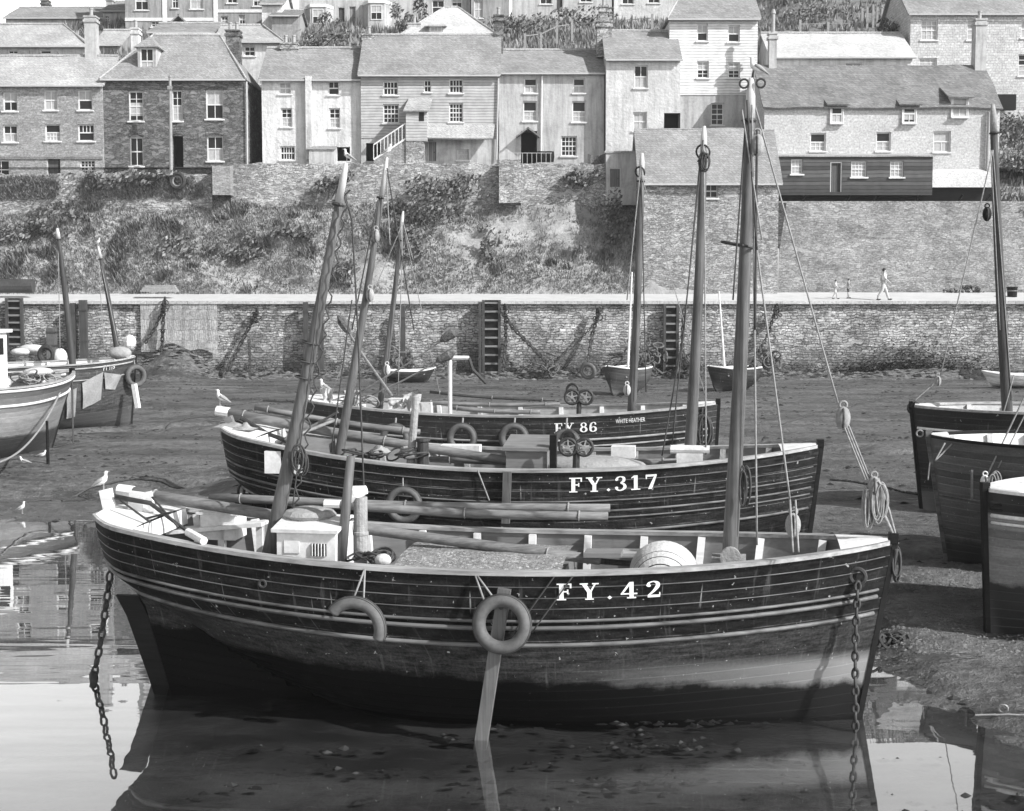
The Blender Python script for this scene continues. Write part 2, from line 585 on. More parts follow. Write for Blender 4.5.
M['slate_dark'] = masonry('dark_slate_roof', 0.14, 0.21, 0.09, 0.3, 0.22, 0.012, 0.02, 1.6, 0.5, 0.02, 0.22)
M['slate_white'] = masonry('limewashed_roof', 0.40, 0.48, 0.33, 0.3, 0.22, 0.01, 0.03, 1.6, 0.4, 0.02, 0.15)
M['slatehung'] = masonry('slate_hung_wall', 0.38, 0.52, 0.25, 0.3, 0.17, 0.012, 0.02, 1.0, 0.5, 0.02, 0.15)
M['stone'] = masonry('rubble_stone', 0.27, 0.37, 0.22, 0.36, 0.13, 0.008, 0.2, 1.0, 0.9, 0.04, 0.35, 0.5, rubble=.3)
M['stonepale'] = masonry('pale_stone', 0.25, 0.31, 0.22, 0.4, 0.15, 0.008, 0.16, 1.0, 0.6, 0.03, 0.2, rubble=.15)
M['stonedark'] = masonry('dark_house_stone', 0.10, 0.16, 0.14, 0.36, 0.13, 0.008, 0.1, 1.0, 0.8, 0.03, 0.25, 0.3, rubble=.28)
M['quay'] = masonry('quay_masonry', 0.25, 0.40, 0.10, 0.42, 0.14, 0.016, 0.14, 1.0, 1.0, 0.05, 0.55, 0.5, 0.06, rubble=.34)
M['retain'] = masonry('retaining_stone', 0.25, 0.29, 0.21, 0.34, 0.11, 0.008, 0.2, 1.0, 0.9, 0.04, 0.22, 0.4, rubble=.2)
M['netloft'] = masonry('net_loft_stone', 0.25, 0.34, 0.2, 0.34, 0.11, 0.008, 0.2, 1.0, 0.9, 0.04, 0.3, 0.5, rubble=.28)
M['plaster'] = plain('limewash', 0.52, 0.9, 0.14, 0.9, 0.9, 0.05, 0.1, 5, .2)
M['plaster2'] = plain('stained_limewash', 0.45, 0.9, 0.2, 0.9, 0.9, 0.05, 0.1, 5, .15)
M['render'] = plain('grey_render', 0.38, 0.9, 0.15, 0.8, 0.7, 0.03, 0.1, 6, .25)
M['render_dark'] = plain('dark_render', 0.26, 0.9, 0.15, 0.8, 0.6, 0.03, 0.1, 6, .25)
M['paintstone'] = masonry('limewashed_stone', 0.42, 0.45, 0.40, 0.42, 0.17, 0.01, 0.2, 1.0, 0.45, 0.03, 0.12, rubble=.05)
M['clap'] = boards('weatherboard_grey', 0.36, 0.17, 0.08)
M['clapwhite'] = boards('weatherboard_white', 0.58, 0.17, 0.05)
M['clapdark'] = boards('weatherboard_tarred', 0.065, 0.22, 0.4)
M['copper'] = plain('lead_flashing', 0.5, 0.6, 0.2, 5, 0.1)
M['pot'] = plain('clay_pot', 0.3, 0.8, 0.2, 5, 0.1)
M['skin'] = plain('skin', 0.35, 0.6, 0.1, 6, 0.0)
M['hair'] = plain('dark_hair', 0.02, 0.7, 0.2, 30, 0.2)
M['shirt'] = plain('pale_shirt', 0.7, 0.9, 0.1, 8, 0.2)
M['trousers'] = plain('light_trousers', 0.42, 0.9, 0.15, 8, 0.2)
M['trousersdark'] = plain('dark_trousers', 0.06, 0.9, 0.15, 8, 0.2)
M['feather'] = plain('white_feathers', 0.6, 0.8, 0.08, 20, 0.2, 0.004)
M['feathergrey'] = plain('grey_feathers', 0.26, 0.8, 0.12, 20, 0.2, 0.004)
M['beak'] = plain('beak', 0.3, 0.5, 0.1, 20, 0.0)
M['bark'] = plain('bark', 0.07, 0.95, 0.4, 8, 0.5)
M['path'] = plain('quay_path', 0.46, 0.9, 0.12, 1.2, 0.3, 0.01, 0.1, 9)
M['kerb'] = masonry('coping_stone', 0.32, 0.42, 0.22, 1.1, 0.4, 0.015, 0.03, 1.0, 0.4, 0.02, 0.2)

def foliage(name, col, var=0.6):
    m, t, n, l, bs = _nt(name)
    g = n.new('ShaderNodeNewGeometry')
    tc = n.new('ShaderNodeTexCoord').outputs['Object']
    a = _noise(n, l, tc, 1.2, 3)
    s = _math(n, l, 'ADD', _math(n, l, 'MULTIPLY', g.outputs['Random Per Island'], 0.6), _math(n, l, 'MULTIPLY', a, 0.5))
    r = _ramp(n, col * (1 - var), col * (1 + var), 0.15, 0.9)
    l.new(s, r.inputs[0])
    l.new(r.outputs[0], bs.inputs['Base Color'])
    bs.inputs['Roughness'].default_value = 0.8
    _spec(bs, 0.05)
    return m
M['leaf'] = foliage('shrub_leaves', 0.16, .65)
M['leafdark'] = foliage('dark_leaves', 0.12, .75)
M['grass'] = foliage('dry_grass', 0.22, 0.5)
M['weed'] = foliage('seaweed', 0.035, 0.5)
# ------------------------------------------------------------------ setting: mud, water, quay, bank, hill
def shore(x):
    """distance (y) of the edge of the pool"""
    s = 20.6
    s += 11.0 * smooth(-4.5, -8.0, x) if x < -4.5 else 0.0
    s -= 1.5 * smooth(3.0, 4.6, x)
    s -= 2.6 * smooth(5.0, 5.5, x)
    s += 0.9 * noise.noise((x * 0.35, 3.1, 0)) + 0.35 * noise.noise((x * 1.3, 7.7, 0)) + 0.25 * noise.noise((x * 3.1, 2.7, 0))
    return s

def mud_z(x, y):
    d = y - shore(x)
    z = 0.40 * smooth(0.0, 9.0, d) if d > 0 else -0.10 * smooth(0.0, -3.0, d) if d < 0 else 0.0
    if d < 0:
        z = -0.10 * smooth(0.0, 3.0, -d) - 0.25 * smooth(-3.0, -7.0, x) * smooth(0.5, 5.0, -d)
    if d > 0:
        z += 0.07 * smooth(4.2, 5.2, x) * smooth(0.2, 2.5, d) * (1 - smooth(8, 14, d))
    z += 0.045 * fbm(x * 0.5, y * 0.5, 1.7, 3) + 0.034 * fbm(x * 2.1, y * 1.5, 5.0, 4)
    if 0 < d < 9: z += 0.055 * (1 - d / 9) * fbm(x * 1.1, y * 1.0, 14.0, 3)
    z += 1.5 * exp(-((x + 18.2) / 1.5) ** 2) * smooth(76.2, 79.6, y)
    z += 0.07 * fbm(x * 0.16, y * 0.22, 9.0, 2) * smooth(24, 34, y)
    # runnels draining the mud
    for (k0, k1, yc, am, wd) in ((5.0, 16.0, 26.0, 1.2, .45), (4.6, 14.0, 22.6, .5, .3), (-16.0, -5.0, 35.5, 1.4, .5), (-30, 8, 49.0, 2.4, .6), (6, 24, 44.0, 2.0, .6)):
        if k0 < x < k1:
            yy = yc + am * sin(x * .42 + yc) + .5 * noise.noise((x * .5, yc, 2))
            if abs(y - yy) < 3 * wd:
                z -= .24 * exp(-((y - yy) / wd) ** 2) * smooth(k0, k0 + 2, x) * smooth(k1, k1 - 2, x)
    z -= 0.22 * smooth(66, 78, y)
    # slope of rubble at the foot of the quay
    z += 0.5 * smooth(78.0, 79.8, y) * (0.6 + 0.8 * max(0, noise.noise((x * 0.25, 0.3, 0))))
    if y < 6: z -= 0.3 * smooth(6, 0, y)
    return z

def mud_material():
    m, t, n, l, bs = _nt('harbour_mud')
    tc = n.new('ShaderNodeTexCoord').outputs['Object']
    sp = n.new('ShaderNodeSeparateXYZ'); l.new(tc, sp.inputs[0])
    mp = n.new('ShaderNodeMapping'); mp.inputs['Scale'].default_value = (0.6, 1.4, 1); l.new(tc, mp.inputs[0])
    a = _noise(n, l, mp.outputs[0], 0.45, 7, 0.68)
    b = _noise(n, l, tc, 5.0, 6, 0.7)
    c3 = _noise(n, l, tc, 22.0, 3, 0.6)
    s = _math(n, l, 'ADD', _math(n, l, 'MULTIPLY', a, 0.5), _math(n, l, 'MULTIPLY', b, 0.5))
    r = _ramp(n, 0.026, 0.165, 0.39, 0.62); l.new(s, r.inputs[0])
    # drying streaks
    mp2 = n.new('ShaderNodeMapping'); mp2.inputs['Scale'].default_value = (0.25, 1.6, 1); l.new(tc, mp2.inputs[0])
    st = _noise(n, l, mp2.outputs[0], 0.7, 5, 0.6)
    rs = _ramp(n, 0, 1, 0.55, 0.7); l.new(st, rs.inputs[0])
    c = _mix(n, l, _math(n, l, 'MULTIPLY', rs.outputs[0], 0.45), r.outputs[0], 0.22)
    # small pale shells and stones
    fk = _noise(n, l, tc, 9, 2)
    rf = _ramp(n, 0, 1, 0.70, 0.74); l.new(fk, rf.inputs[0])
    c = _mix(n, l, _math(n, l, 'MULTIPLY', rf.outputs[0], 0.5), c, 0.36)
    # wet low mud is darker and glossy
    wet = n.new('ShaderNodeMapRange')
    wet.inputs['From Min'].default_value = 0.20; wet.inputs['From Max'].default_value = -0.02
    l.new(_math(n, l, 'ADD', sp.outputs[2], _math(n, l, 'MULTIPLY', _math(n, l, 'SUBTRACT', b, 0.5), 0.2)), wet.inputs[0])
    c = _mix(n, l, _math(n, l, 'MULTIPLY', wet.outputs[0], 0.5), c, 0.06)
    # flat wet patches left by the tide
    mp4 = n.new('ShaderNodeMapping'); mp4.inputs['Scale'].default_value = (0.35, 0.8, 1); l.new(tc, mp4.inputs[0])
    pn = _noise(n, l, mp4.outputs[0], 0.75, 6, 0.66)
    pw = _ramp(n, 0, 1, 0.53, 0.58); l.new(pn, pw.inputs[0])
    c = _mix(n, l, _math(n, l, 'MULTIPLY', pw.outputs[0], 0.62), c, 0.03)
    # silt under the water lies smooth
    sub_ = n.new('ShaderNodeMapRange'); sub_.inputs['From Min'].default_value = 0.015; sub_.inputs['From Max'].default_value = -0.05
    l.new(sp.outputs[2], sub_.inputs[0])
    rsm = _ramp(n, 0.035, 0.11, 0.38, 0.62); l.new(a, rsm.inputs[0])
    c = _mix(n, l, _math(n, l, 'MULTIPLY', sub_.outputs[0], 0.9), c, rsm.outputs[0])
    l.new(c, bs.inputs['Base Color'])
    rr = n.new('ShaderNodeMapRange'); rr.inputs['To Min'].default_value = 0.66; rr.inputs['To Max'].default_value = 0.26
    l.new(wet.outputs[0], rr.inputs[0])
    l.new(_math(n, l, 'MULTIPLY', rr.outputs[0], _math(n, l, 'SUBTRACT', 1.0, _math(n, l, 'MULTIPLY', pw.outputs[0], 0.5))), bs.inputs['Roughness'])
    _spec(bs, 0.4)
    h = _math(n, l, 'ADD', _math(n, l, 'MULTIPLY', b, 1.0), _math(n, l, 'MULTIPLY', c3, 0.35))
    h = _math(n, l, 'MULTIPLY', h, _math(n, l, 'SUBTRACT', 1.0, _math(n, l, 'MULTIPLY', sub_.outputs[0], 0.93)))
    h = _math(n, l, 'MULTIPLY', h, _math(n, l, 'SUBTRACT', 1.0, _math(n, l, 'MULTIPLY', pw.outputs[0], 0.72)))
    l.new(_bump(n, l, h, 1.0, 0.11), bs.inputs['Normal'])
    return m
M['mud'] = mud_material()

def steps(a, b, n):
    return [a + (b - a) * i / n for i in range(n + 1)]

ys = steps(-60, 8, 17)[:-1] + steps(8, 32, 170)[:-1] + steps(32, 60, 90)[:-1] + steps(60, 81, 60)
xs = steps(-120, -26, 24)[:-1] + steps(-26, 26, 250)[:-1] + steps(26, 120, 24)
mb = MB()
mb.grid([[(x, y, mud_z(x, y)) for y in ys] for x in xs])
tag(obj('harbour_mud', mb, M['mud'], sm=True), kind='structure')

def water_material():
    m = bpy.data.materials.new('harbour_water'); m.use_nodes = True
    t = m.node_tree; n = t.nodes; l = t.links
    n.remove(n['Principled BSDF'])
    out = n['Material Output']
    tr = n.new('ShaderNodeBsdfTransparent'); tr.inputs[0].default_value = _g(0.8)
    gl = n.new('ShaderNodeBsdfGlossy'); gl.inputs['Roughness'].default_value = 0.012; gl.inputs['Color'].default_value = _g(0.95)
    fr = n.new('ShaderNodeLayerWeight'); fr.inputs['Blend'].default_value = 0.5
    tc = n.new('ShaderNodeTexCoord').outputs['Object']
    mp = n.new('ShaderNodeMapping'); mp.inputs['Scale'].default_value = (0.35, 1.5, 1); l.new(tc, mp.inputs[0])
    a = _noise(n, l, mp.outputs[0], 1.1, 2, 0.5)
    big = _noise(n, l, tc, 0.16, 2, 0.5)
    rb = _ramp(n, 0.25, 1, 0.4, 0.62); l.new(big, rb.inputs[0])
    h = _math(n, l, 'MULTIPLY', a, rb.outputs[0])
    nb = _bump(n, l, h, 0.13, 0.05)
    l.new(nb, gl.inputs['Normal'])
    mx = n.new('ShaderNodeMixShader')
    k = _math(n, l, 'MINIMUM', _math(n, l, 'ADD', _math(n, l, 'MULTIPLY', _math(n, l, 'POWER', fr.outputs[1], 2.3), 1.0), 0.03), 0.97)
    l.new(k, mx.inputs[0]); l.new(tr.outputs[0], mx.inputs[1]); l.new(gl.outputs[0], mx.inputs[2])
    l.new(mx.outputs[0], out.inputs[0])
    return m
M['water'] = water_material()
mb = MB()
mb.add([(-120, -60, 0), (120, -60, 0), (120, 60, 0), (-120, 60, 0)], [(0, 1, 2, 3)])
tag(obj('water', mb, M['water']), kind='structure')

# quay: wall face at Y_Q, path behind it
Y_Q, Z_Q = 79.6, at(512, 301.0, 79.6).z
Y_P, Z_P = 84.2, at(512, 293.5, 84.2).z
def wobble(x, z, a=0.1):
    return a * fbm(x * 0.6, z * 1.1, 2.0, 3)
mb = MB()
rows = []
for i in range(0, 301):
    x = -75 + i * 0.5
    rows.append([(x, Y_Q + 0.25 - 0.06 * (z + 0.8) / 5 + wobble(x, z, 0.07), z) for z in [-0.8 + k * (Z_Q + 0.65) / 14 for k in range(15)]] + [(x, Y_Q + 1.2, Z_Q - 0.15)])
mb.grid(rows)
qw = obj('quay_wall', mb, M['quay'])
tag(qw, 'long rubble stone quay wall dropping to the mud along the far side of the harbour', 'quay wall')
mb = MB()
pa_, pb_ = at(141, 352, Y_Q), at(217, 302, Y_Q)
mb.grid([[(x, Y_Q + .02 + .03 * noise.noise((x * 2.2, z * .5, 3)), z + (.35 * noise.noise((x * .8, 1, 1)) if z < pa_.z + .1 else 0)) for z in steps(pa_.z, pb_.z, 10)] for x in steps(pa_.x, pb_.x, 60)])
M['facing'] = masonry('upright_facing', 0.26, 0.38, 0.18, 0.12, 0.55, 0.010, 0.12, 1.0, 0.9, 0.04, 0.3, 0.45)
obj('facing', mb, M['facing'], qw)
mb = MB()
for i in range(0, 250):
    x0 = -75 + i * 0.6 * 1.0
    j = 0.02 * noise.noise((i * 1.7, 0, 0))
    mb.box((x0 + 0.006, Y_Q - 0.05 + j, Z_Q - 0.16), (x0 + 0.594, Y_Q + 0.75, Z_Q + j * 0.3))
cp = obj('coping', mb, M['kerb'], qw)
mb = MB()
mb.grid([[(x, y, lerp(Z_Q - 0.012, Z_P, (y - Y_Q - 0.5) / (Y_P - Y_Q)) + 0.02 * noise.noise((x * 0.4, y, 0))) for y in steps(Y_Q + 0.5, Y_P + 1.2, 8)] for x in steps(-75, 75, 150)])
tag(obj('quay_path', mb, M['path'], sm=True), kind='structure')

# the bank between the path and the houses, then the terrace and the hill above
Y_B = 88.9
def top_z(x):
    return at(230, 197, Y_B).z - 0.6 * smooth(-24, -32, x) + 0.3 * noise.noise((x * 0.2, 0, 0))
ZT = at(400, 163, 89.2).z
def bank_pt(x, v):
    zt = top_z(x)
    z = lerp(Z_P - 0.15, zt, v)
    prof = v ** 1.25 if v < 1 else 1
    y = lerp(Y_P + 0.1, Y_B, 0.35 * v + 0.65 * prof)
    env = sin(pi * min(1, max(0, v))) ** 0.7 if 0 < v < 1 else 0
    nrm = (fbm(x * 0.22, z * 0.3, 4.0, 4) * 0.9 + fbm(x * 0.9, z * 1.6, 8.0, 3) * 0.28) * env
    # ledges
    nrm += 0.18 * env * sin(z * 2.4 + 1.5 * noise.noise((x * 0.15, 1, 0)))
    return Vector((x, y - nrm, z + 0.2 * nrm))
def bank_material(name, lo, hi):
    m, t, n, l, bs = _nt(name)
    tc = n.new('ShaderNodeTexCoord').outputs['Object']
    mp = n.new('ShaderNodeMapping'); mp.inputs['Scale'].default_value = (0.5, 0.5, 1.3); l.new(tc, mp.inputs[0])
    a = _noise(n, l, mp.outputs[0], 0.6, 7, 0.7)
    b = _noise(n, l, tc, 4.0, 6, 0.7)
    s = _math(n, l, 'ADD', _math(n, l, 'MULTIPLY', a, 0.55), _math(n, l, 'MULTIPLY', b, 0.45))
    r = _ramp(n, lo, hi, 0.36, 0.62); l.new(s, r.inputs[0])
    l.new(r.outputs[0], bs.inputs['Base Color'])
    bs.inputs['Roughness'].default_value = 0.95; _spec(bs, 0.1)
    l.new(_bump(n, l, b, 1.0, 0.12), bs.inputs['Normal'])
    return m
M['bank'] = bank_material('bank_earth', .21, .36)
M['hill'] = bank_material('hill_turf', .11, .22)
mb = MB()
mb.grid([[bank_pt(x, v) for v in steps(0, 1, 40)] for x in steps(-75, 10.5, 420)])
tag(obj('bank', mb, M['bank'], sm=True), kind='structure')

def hill_z(x, y):
    P = ((89, ZT - .25), (97, ZT - .25), (102, 20.3), (112, 23.2), (120, 25.6), (127, 27.9), (140, 29.0), (230, 24.0))
    z = P[-1][1]
    for (a, u), (b, v) in zip(P, P[1:]):
        if y <= b:
            z = lerp(u, v, max(0, (y - a) / (b - a))); break
    z += 6.5 * smooth(14, 25, x) * smooth(103, 130, y) - 1.5 * smooth(-30, -46, x) * smooth(104, 124, y)
    return z + 0.3 * fbm(x * 0.15, y * 0.15, 3.0, 3) * smooth(98, 103, y)
def hill_z_old(x, y):
    base = ZT - 0.25
    top = lerp(at(512, -18, 127).z, at(20, 14, 127).z, smooth(-25, -42, x))
    k = smooth(97.5, 127, y) * 0.35 + 0.65 * min(1, max(0, (y - 98) / 29.0))
    z = lerp(base, top, k)
    if y > 127: z = top - 0.05 * (y - 127)
    z += 0.35 * fbm(x * 0.15, y * 0.15, 3.0, 3) * smooth(98, 103, y)
    return z
mb = MB()
mb.grid([[(x, y, hill_z(x, y)) for y in steps(89.3, 97, 5)[:-1] + steps(97, 128, 44)[:-1] + steps(128, 220, 8)] for x in steps(-130, 130, 200)])
tag(obj('hillside', mb, M['hill'], sm=True), kind='structure')
# right of the last cottage the slope comes down to the wall
def rslope(x, v):
    z = lerp(at(1010, 205, 86.5).z - 0.5, ZT + 2.8, v)
    y = lerp(86.4, 98.5, v)
    return Vector((x, y - 0.7 * fbm(x * 0.4, z * 0.5, 6, 4), z + 0.3 * fbm(x * 0.5, y * 0.5, 2, 3)))
mb = MB()
mb.grid([[rslope(x, v) for v in steps(0, 1, 26)] for x in steps(28.2, 75, 110)])
tag(obj('slope', mb, M['bank'], sm=True), kind='structure')

# ---- ground cover: grass and weeds as one object each
def blades(mb, p, nrm, h, w, k):
    for _ in range(k):
        a = random.uniform(0, 2 * pi)
        d = (Vector((0, -0.25, 0.75)) + Vector(nrm) * 0.5 + Vector((cos(a), sin(a), 0)) * random.uniform(0.1, 0.7)).normalized()
        s = Vector((cos(a + 1.57), sin(a + 1.57), 0.2)) * w * random.uniform(0.6, 1.3)
        q = p + Vector((random.uniform(-.15, .15), 0, random.uniform(-.1, .1)))
        hh = h * random.uniform(0.5, 1.2)
        b = len(mb.v)
        mb.v.extend((q - s, q + s, q + d * hh + s * 0.25))
        mb.f.append((b, b + 1, b + 2))
mb = MB(); md = MB()
for i in range(30000):
    x = random.uniform(-34, 7.4); v = random.random() ** 0.9
    dens = fbm(x * 0.25, v * 2.2, 11.0, 4) - 0.1 + 0.35 * smooth(-8, -24, x) + 0.12 * (v - 0.5)
    if dens < random.uniform(-0.75, 0.2): continue
    p = bank_pt(x, v)
    big = fbm(x * 0.5, v * 4, 21.0, 3) + 0.25 * smooth(-10, -26, x)
    if big > 0.46:
        blades(md, p, (0, -1, 0.3), random.uniform(0.25, 0.55), 0.07, 4)
    else:
        blades(mb, p, (0, -1, 0.3), random.uniform(0.12, 0.32), 0.035, 3)
for i in range(16000):
    x = random.uniform(-45, 45); y = random.uniform(98, 127.5)
    p = Vector((x, y, hill_z(x, y)))
    q = md if fbm(x * 0.3, y * 0.3, 2.0, 3) > 0.1 else mb
    blades(q, p, (0, 0, 1), random.uniform(0.25, 0.8), 0.09, 3)
for i in range(2600):                       # the old wall at the left is grown over
    x = random.uniform(-34, -18.3)
    z = lerp(at(100, 199, 88.3).z, at(100, 177, 88.3).z, random.random())
    if fbm(x * 0.4, z * 0.5, 51.0, 3) < -0.12: continue
    blades(mb if i % 3 else md, Vector((x, 88.22, z)), (0, -1, 0), random.uniform(.15, .35), .05, 3)
for i in range(1800):
    x = random.uniform(28.2, 38)
    v = random.random()
    q = md if fbm(x * 0.5, v * 5, 3.0, 3) > 0.0 else mb
    blades(q, rslope(x, v), (0, -1, 0.3), random.uniform(0.2, 0.6), 0.06, 4)
tag(obj('dry_grass', mb, M['grass'], fix=False), 'dry pale grass growing over the bank and the hillside', 'grass', kind='stuff')
tag(obj('undergrowth', md, M['leaf'], fix=False), 'darker brambles and weeds covering parts of the bank', 'undergrowth', kind='stuff')

# (see below)
# seaweed and stones strewn on the mud
M['shingle'] = plain('shingle', .12, .8, .5, 12, .2)
mb = MB(); ms = MB()
def clod(mb, p, r):
    b = len(mb.v)
    k = 6
    for i in range(k):
        a = 2 * pi * i / k + random.uniform(-.3, .3)
        rr = r * random.uniform(0.6, 1.2)
        mb.v.append(p + Vector((cos(a) * rr * 1.5, sin(a) * rr, -0.01)))
    mb.v.append(p + Vector((random.uniform(-.2, .2) * r, 0, r * random.uniform(.25, .6))))
    mb.f.extend((b + i, b + (i + 1) % k, b + k) for i in range(k))
for i in range(5200):
    y = random.uniform(16, 79); w = 14 + y * 0.25
    x = random.uniform(-w, w)
    if fbm(x * 0.3, y * 0.5, 31.0, 3) < 0.02: continue
    z = mud_z(x, y)
    if z < -0.06: continue
    for k in range(random.randint(1, 4)):
        clod(mb, Vector((x + random.gauss(0, .25), y + random.gauss(0, .15), z)), random.uniform(0.02, 0.09))
for i in range(200):
    x = random.gauss(2.2, 1.6) if i % 4 else random.uniform(-3, 5); y = random.uniform(13.5, 17.3)
    if fbm(x * 0.9, y * 1.6, 41.0, 3) < 0.0: continue
    for k in range(random.randint(2, 7)):
        clod(mb, Vector((x + random.gauss(0, .22), y + random.gauss(0, .06), random.uniform(-.05, .004))), random.uniform(0.015, 0.06))
for i in range(9000):
    if i < 7000:
        x = random.uniform(4.3, 9.5); y = random.uniform(19.2, 24.5)
    else:
        x = random.uniform(-24, 26); y = random.uniform(24, 79.5)
    z = mud_z(x, y)
    if z < 0.0: continue
    clod(ms, Vector((x, y, z)), random.choice((0.01, 0.012, 0.016, 0.022, 0.035)))
for i in range(1500):
    x = random.uniform(-30, 32); y = 79.6 - abs(random.gauss(0, 0.8))
    clod(ms, Vector((x, y, mud_z(x, y))), random.uniform(0.05, 0.2))
for i in range(2600):                       # weed hanging on the foot of the quay wall
    x = random.gauss(21.5, 2.4); z = abs(random.gauss(0, 1.0)) * max(0.25, 1 - abs(x - 22) / 6)
    if x > 26: continue
    blades(mb, Vector((x, Y_Q - .08, z + .25)), (0, -1, -1.2), .16, .05, 2)
for i in range(5000):
    x = random.uniform(-32, 27); z = abs(random.gauss(0, .45)) * (1 + noise.noise((x * .4, 0, 0)))
    blades(mb, Vector((x, Y_Q - .08, z + .25)), (0, -1, -1.2), .16, .05, 2)
for i in range(900):
    x = random.uniform(24, 27) if i % 3 else random.uniform(-30, 25); y = 79.4 - abs(random.gauss(0, 0.5))
    clod(mb, Vector((x, y, mud_z(x, y) + 0.02)), random.uniform(0.06, 0.2))
tag(obj('seaweed', mb, M['weed'], fix=False), 'dark seaweed strewn over the wet mud', 'seaweed', kind='stuff')
tag(obj('gravel', ms, M['shingle'], fix=False), 'pale stones scattered over the mud bank', 'gravel', kind='stuff')
# ------------------------------------------------------------------ houses
def win_parts(root, X0, X1, Z0, Z1, Y, cols=2, rows=2, open_=None, curtain=None, sill=True, grey=False, back=0.17, name='window'):
    w = min(0.07, (X1 - X0) * 0.12)
    fm = MB(); yf = Y + back - 0.05; yb = Y + back
    fr = M['frame_grey'] if grey else M['frame']
    fm.box((X0, yf, Z0), (X0 + w, yb, Z1)); fm.box((X1 - w, yf, Z0), (X1, yb, Z1))
    fm.box((X0 + w, yf, Z0), (X1 - w, yb, Z0 + w)); fm.box((X0 + w, yf, Z1 - w), (X1 - w, yb, Z1))
    zm = (Z0 + Z1) / 2
    b = 0.035
    fm.box((X0 + w, yf + .005, zm - b), (X1 - w, yb - .003, zm + b))
    def bars(za, zb, c, r):
        for i in range(1, c):
            x = lerp(X0 + w, X1 - w, i / c)
            fm.box((x - .02, yf + .02, za), (x + .02, yb - .004, zb))
        for j in range(1, r):
            z = lerp(za, zb, j / r)
            fm.box((X0 + w, yf + .022, z - .018), (X1 - w, yb - .006, z + .018))
    if open_ != 'low': bars(Z0 + w, zm - b, cols, max(1, rows // 2))
    if open_ != 'top': bars(zm + b, Z1 - w, cols, max(1, rows // 2))
    f = obj(name, fm, fr, root)
    p = MB()
    p.box((X0 + w * .5, yb + .004, Z0 + w * .5), (X1 - w * .5, yb + .012, Z1 - w * .5))
    obj('pane', p, M['glass'], f)
    if curtain:
        c = MB()
        za, zb = {'low': (Z0 + w, zm - b), 'high': (zm + b, Z1 - w), 'all': (Z0 + w, Z1 - w), 'mid': (lerp(Z0, Z1, .18), lerp(Z0, Z1, .62))}[curtain]
        n_ = 12
        c.grid([[(lerp(X0 + w, X1 - w, i / n_), yb - .006 + .003 * sin(i * 2.2), za), (lerp(X0 + w, X1 - w, i / n_), yb - .006 + .003 * sin(i * 2.2), zb)] for i in range(n_ + 1)])
        obj('curtain', c, M['curtain'], f)
    if sill:
        s = MB(); s.box((X0 - .08, Y - .09, Z0 - .09), (X1 + .08, Y + back, Z0 - .002))
        obj('sill', s, M['sill'] if 'sill' in M else M['offwhite'], f)
    return f

def door_parts(root, X0, X1, Z0, Z1, Y, mat='doordark', open_=False, back=0.14):
    d = MB()
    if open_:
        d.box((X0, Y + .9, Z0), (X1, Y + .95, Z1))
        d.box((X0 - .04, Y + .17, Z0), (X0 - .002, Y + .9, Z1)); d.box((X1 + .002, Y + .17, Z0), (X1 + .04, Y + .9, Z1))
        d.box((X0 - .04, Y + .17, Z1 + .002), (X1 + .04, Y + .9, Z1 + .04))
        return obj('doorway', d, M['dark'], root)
    d.box((X0 + .05, Y + back, Z0), (X1 - .05, Y + back + .05, Z1 - .05))
    o = obj('door', d, M[mat], root)
    f = MB()
    for a, b in (((X0, Z0), (X0 + .05, Z1)), ((X1 - .05, Z0), (X1, Z1)), ((X0 + .05, Z1 - .05), (X1 - .05, Z1))):
        f.box((a[0], Y + .02, a[1]), (b[0], Y + back + .04, b[1]))
    obj('door_frame', f, M['frame_grey'], o)
    h = MB(); h.ball((X1 - .16, Y + back - .03, lerp(Z0, Z1, .45)), .035)
    obj('handle', h, M['iron'], o)
    return o

def holed_wall(X0, X1, Z0, Z1, Y, holes, reveal=0.24, amp=0.0):
    mb = MB()
    xs_ = sorted({X0, X1, *[h[0] for h in holes], *[h[1] for h in holes]})
    zs_ = sorted({Z0, Z1, *[h[2] for h in holes], *[h[3] for h in holes]})
    xs_ = [x for x in xs_ if X0 <= x <= X1]; zs_ = [z for z in zs_ if Z0 <= z <= Z1]
    idx = {}
    def vid(x, z, y=Y):
        k = (round(x, 5), round(z, 5), round(y, 4))
        if k not in idx:
            idx[k] = len(mb.v); mb.v.append(Vector((x, y, z)))
        return idx[k]
    for i in range(len(xs_) - 1):
        for j in range(len(zs_) - 1):
            a, b, c, d = xs_[i], xs_[i+1], zs_[j], zs_[j+1]
            cx, cz = (a + b) / 2, (c + d) / 2
            if any(h[0] < cx < h[1] and h[2] < cz < h[3] for h in holes): continue
            mb.f.append((vid(a, c), vid(b, c), vid(b, d), vid(a, d)))
    for a, b, c, d in holes:
        for p, q in (((a, c), (b, c)), ((b, c), (b, d)), ((b, d), (a, d)), ((a, d), (a, c))):
            mb.f.append((vid(*p), vid(*q), vid(*q, Y + reveal), vid(*p, Y + reveal)))
    return mb

def chimney(root, x0, x1, y0, y1, Y, mat='render', pots=2, dy=0.7, cap=True):
    A = at(x0, y1, Y); B = at(x1, y0, Y)
    mb = MB(); mb.box((A.x, Y, A.z - 0.9), (B.x, Y + dy, B.z))
    if cap:
        mb.box((A.x - .07, Y - .07, B.z - .30), (B.x + .07, Y + dy + .07, B.z - .14))
        mb.box((A.x - .05, Y - .05, B.z + .002), (B.x + .05, Y + dy + .05, B.z + .09))
    c = obj('chimney', mb, M[mat], root)
    for i in range(pots):
        x = lerp(A.x, B.x, (i + .5) / pots)
        p = MB(); p.lathe([(.13, 0), (.11, .1), (.10, .42), (.13, .45), (.13, .52), (.08, .52), (.08, .3)], (x, Y + dy / 2, B.z + .08), 10)
        obj('chimney_pot', p, M['pot'], c)
    return c

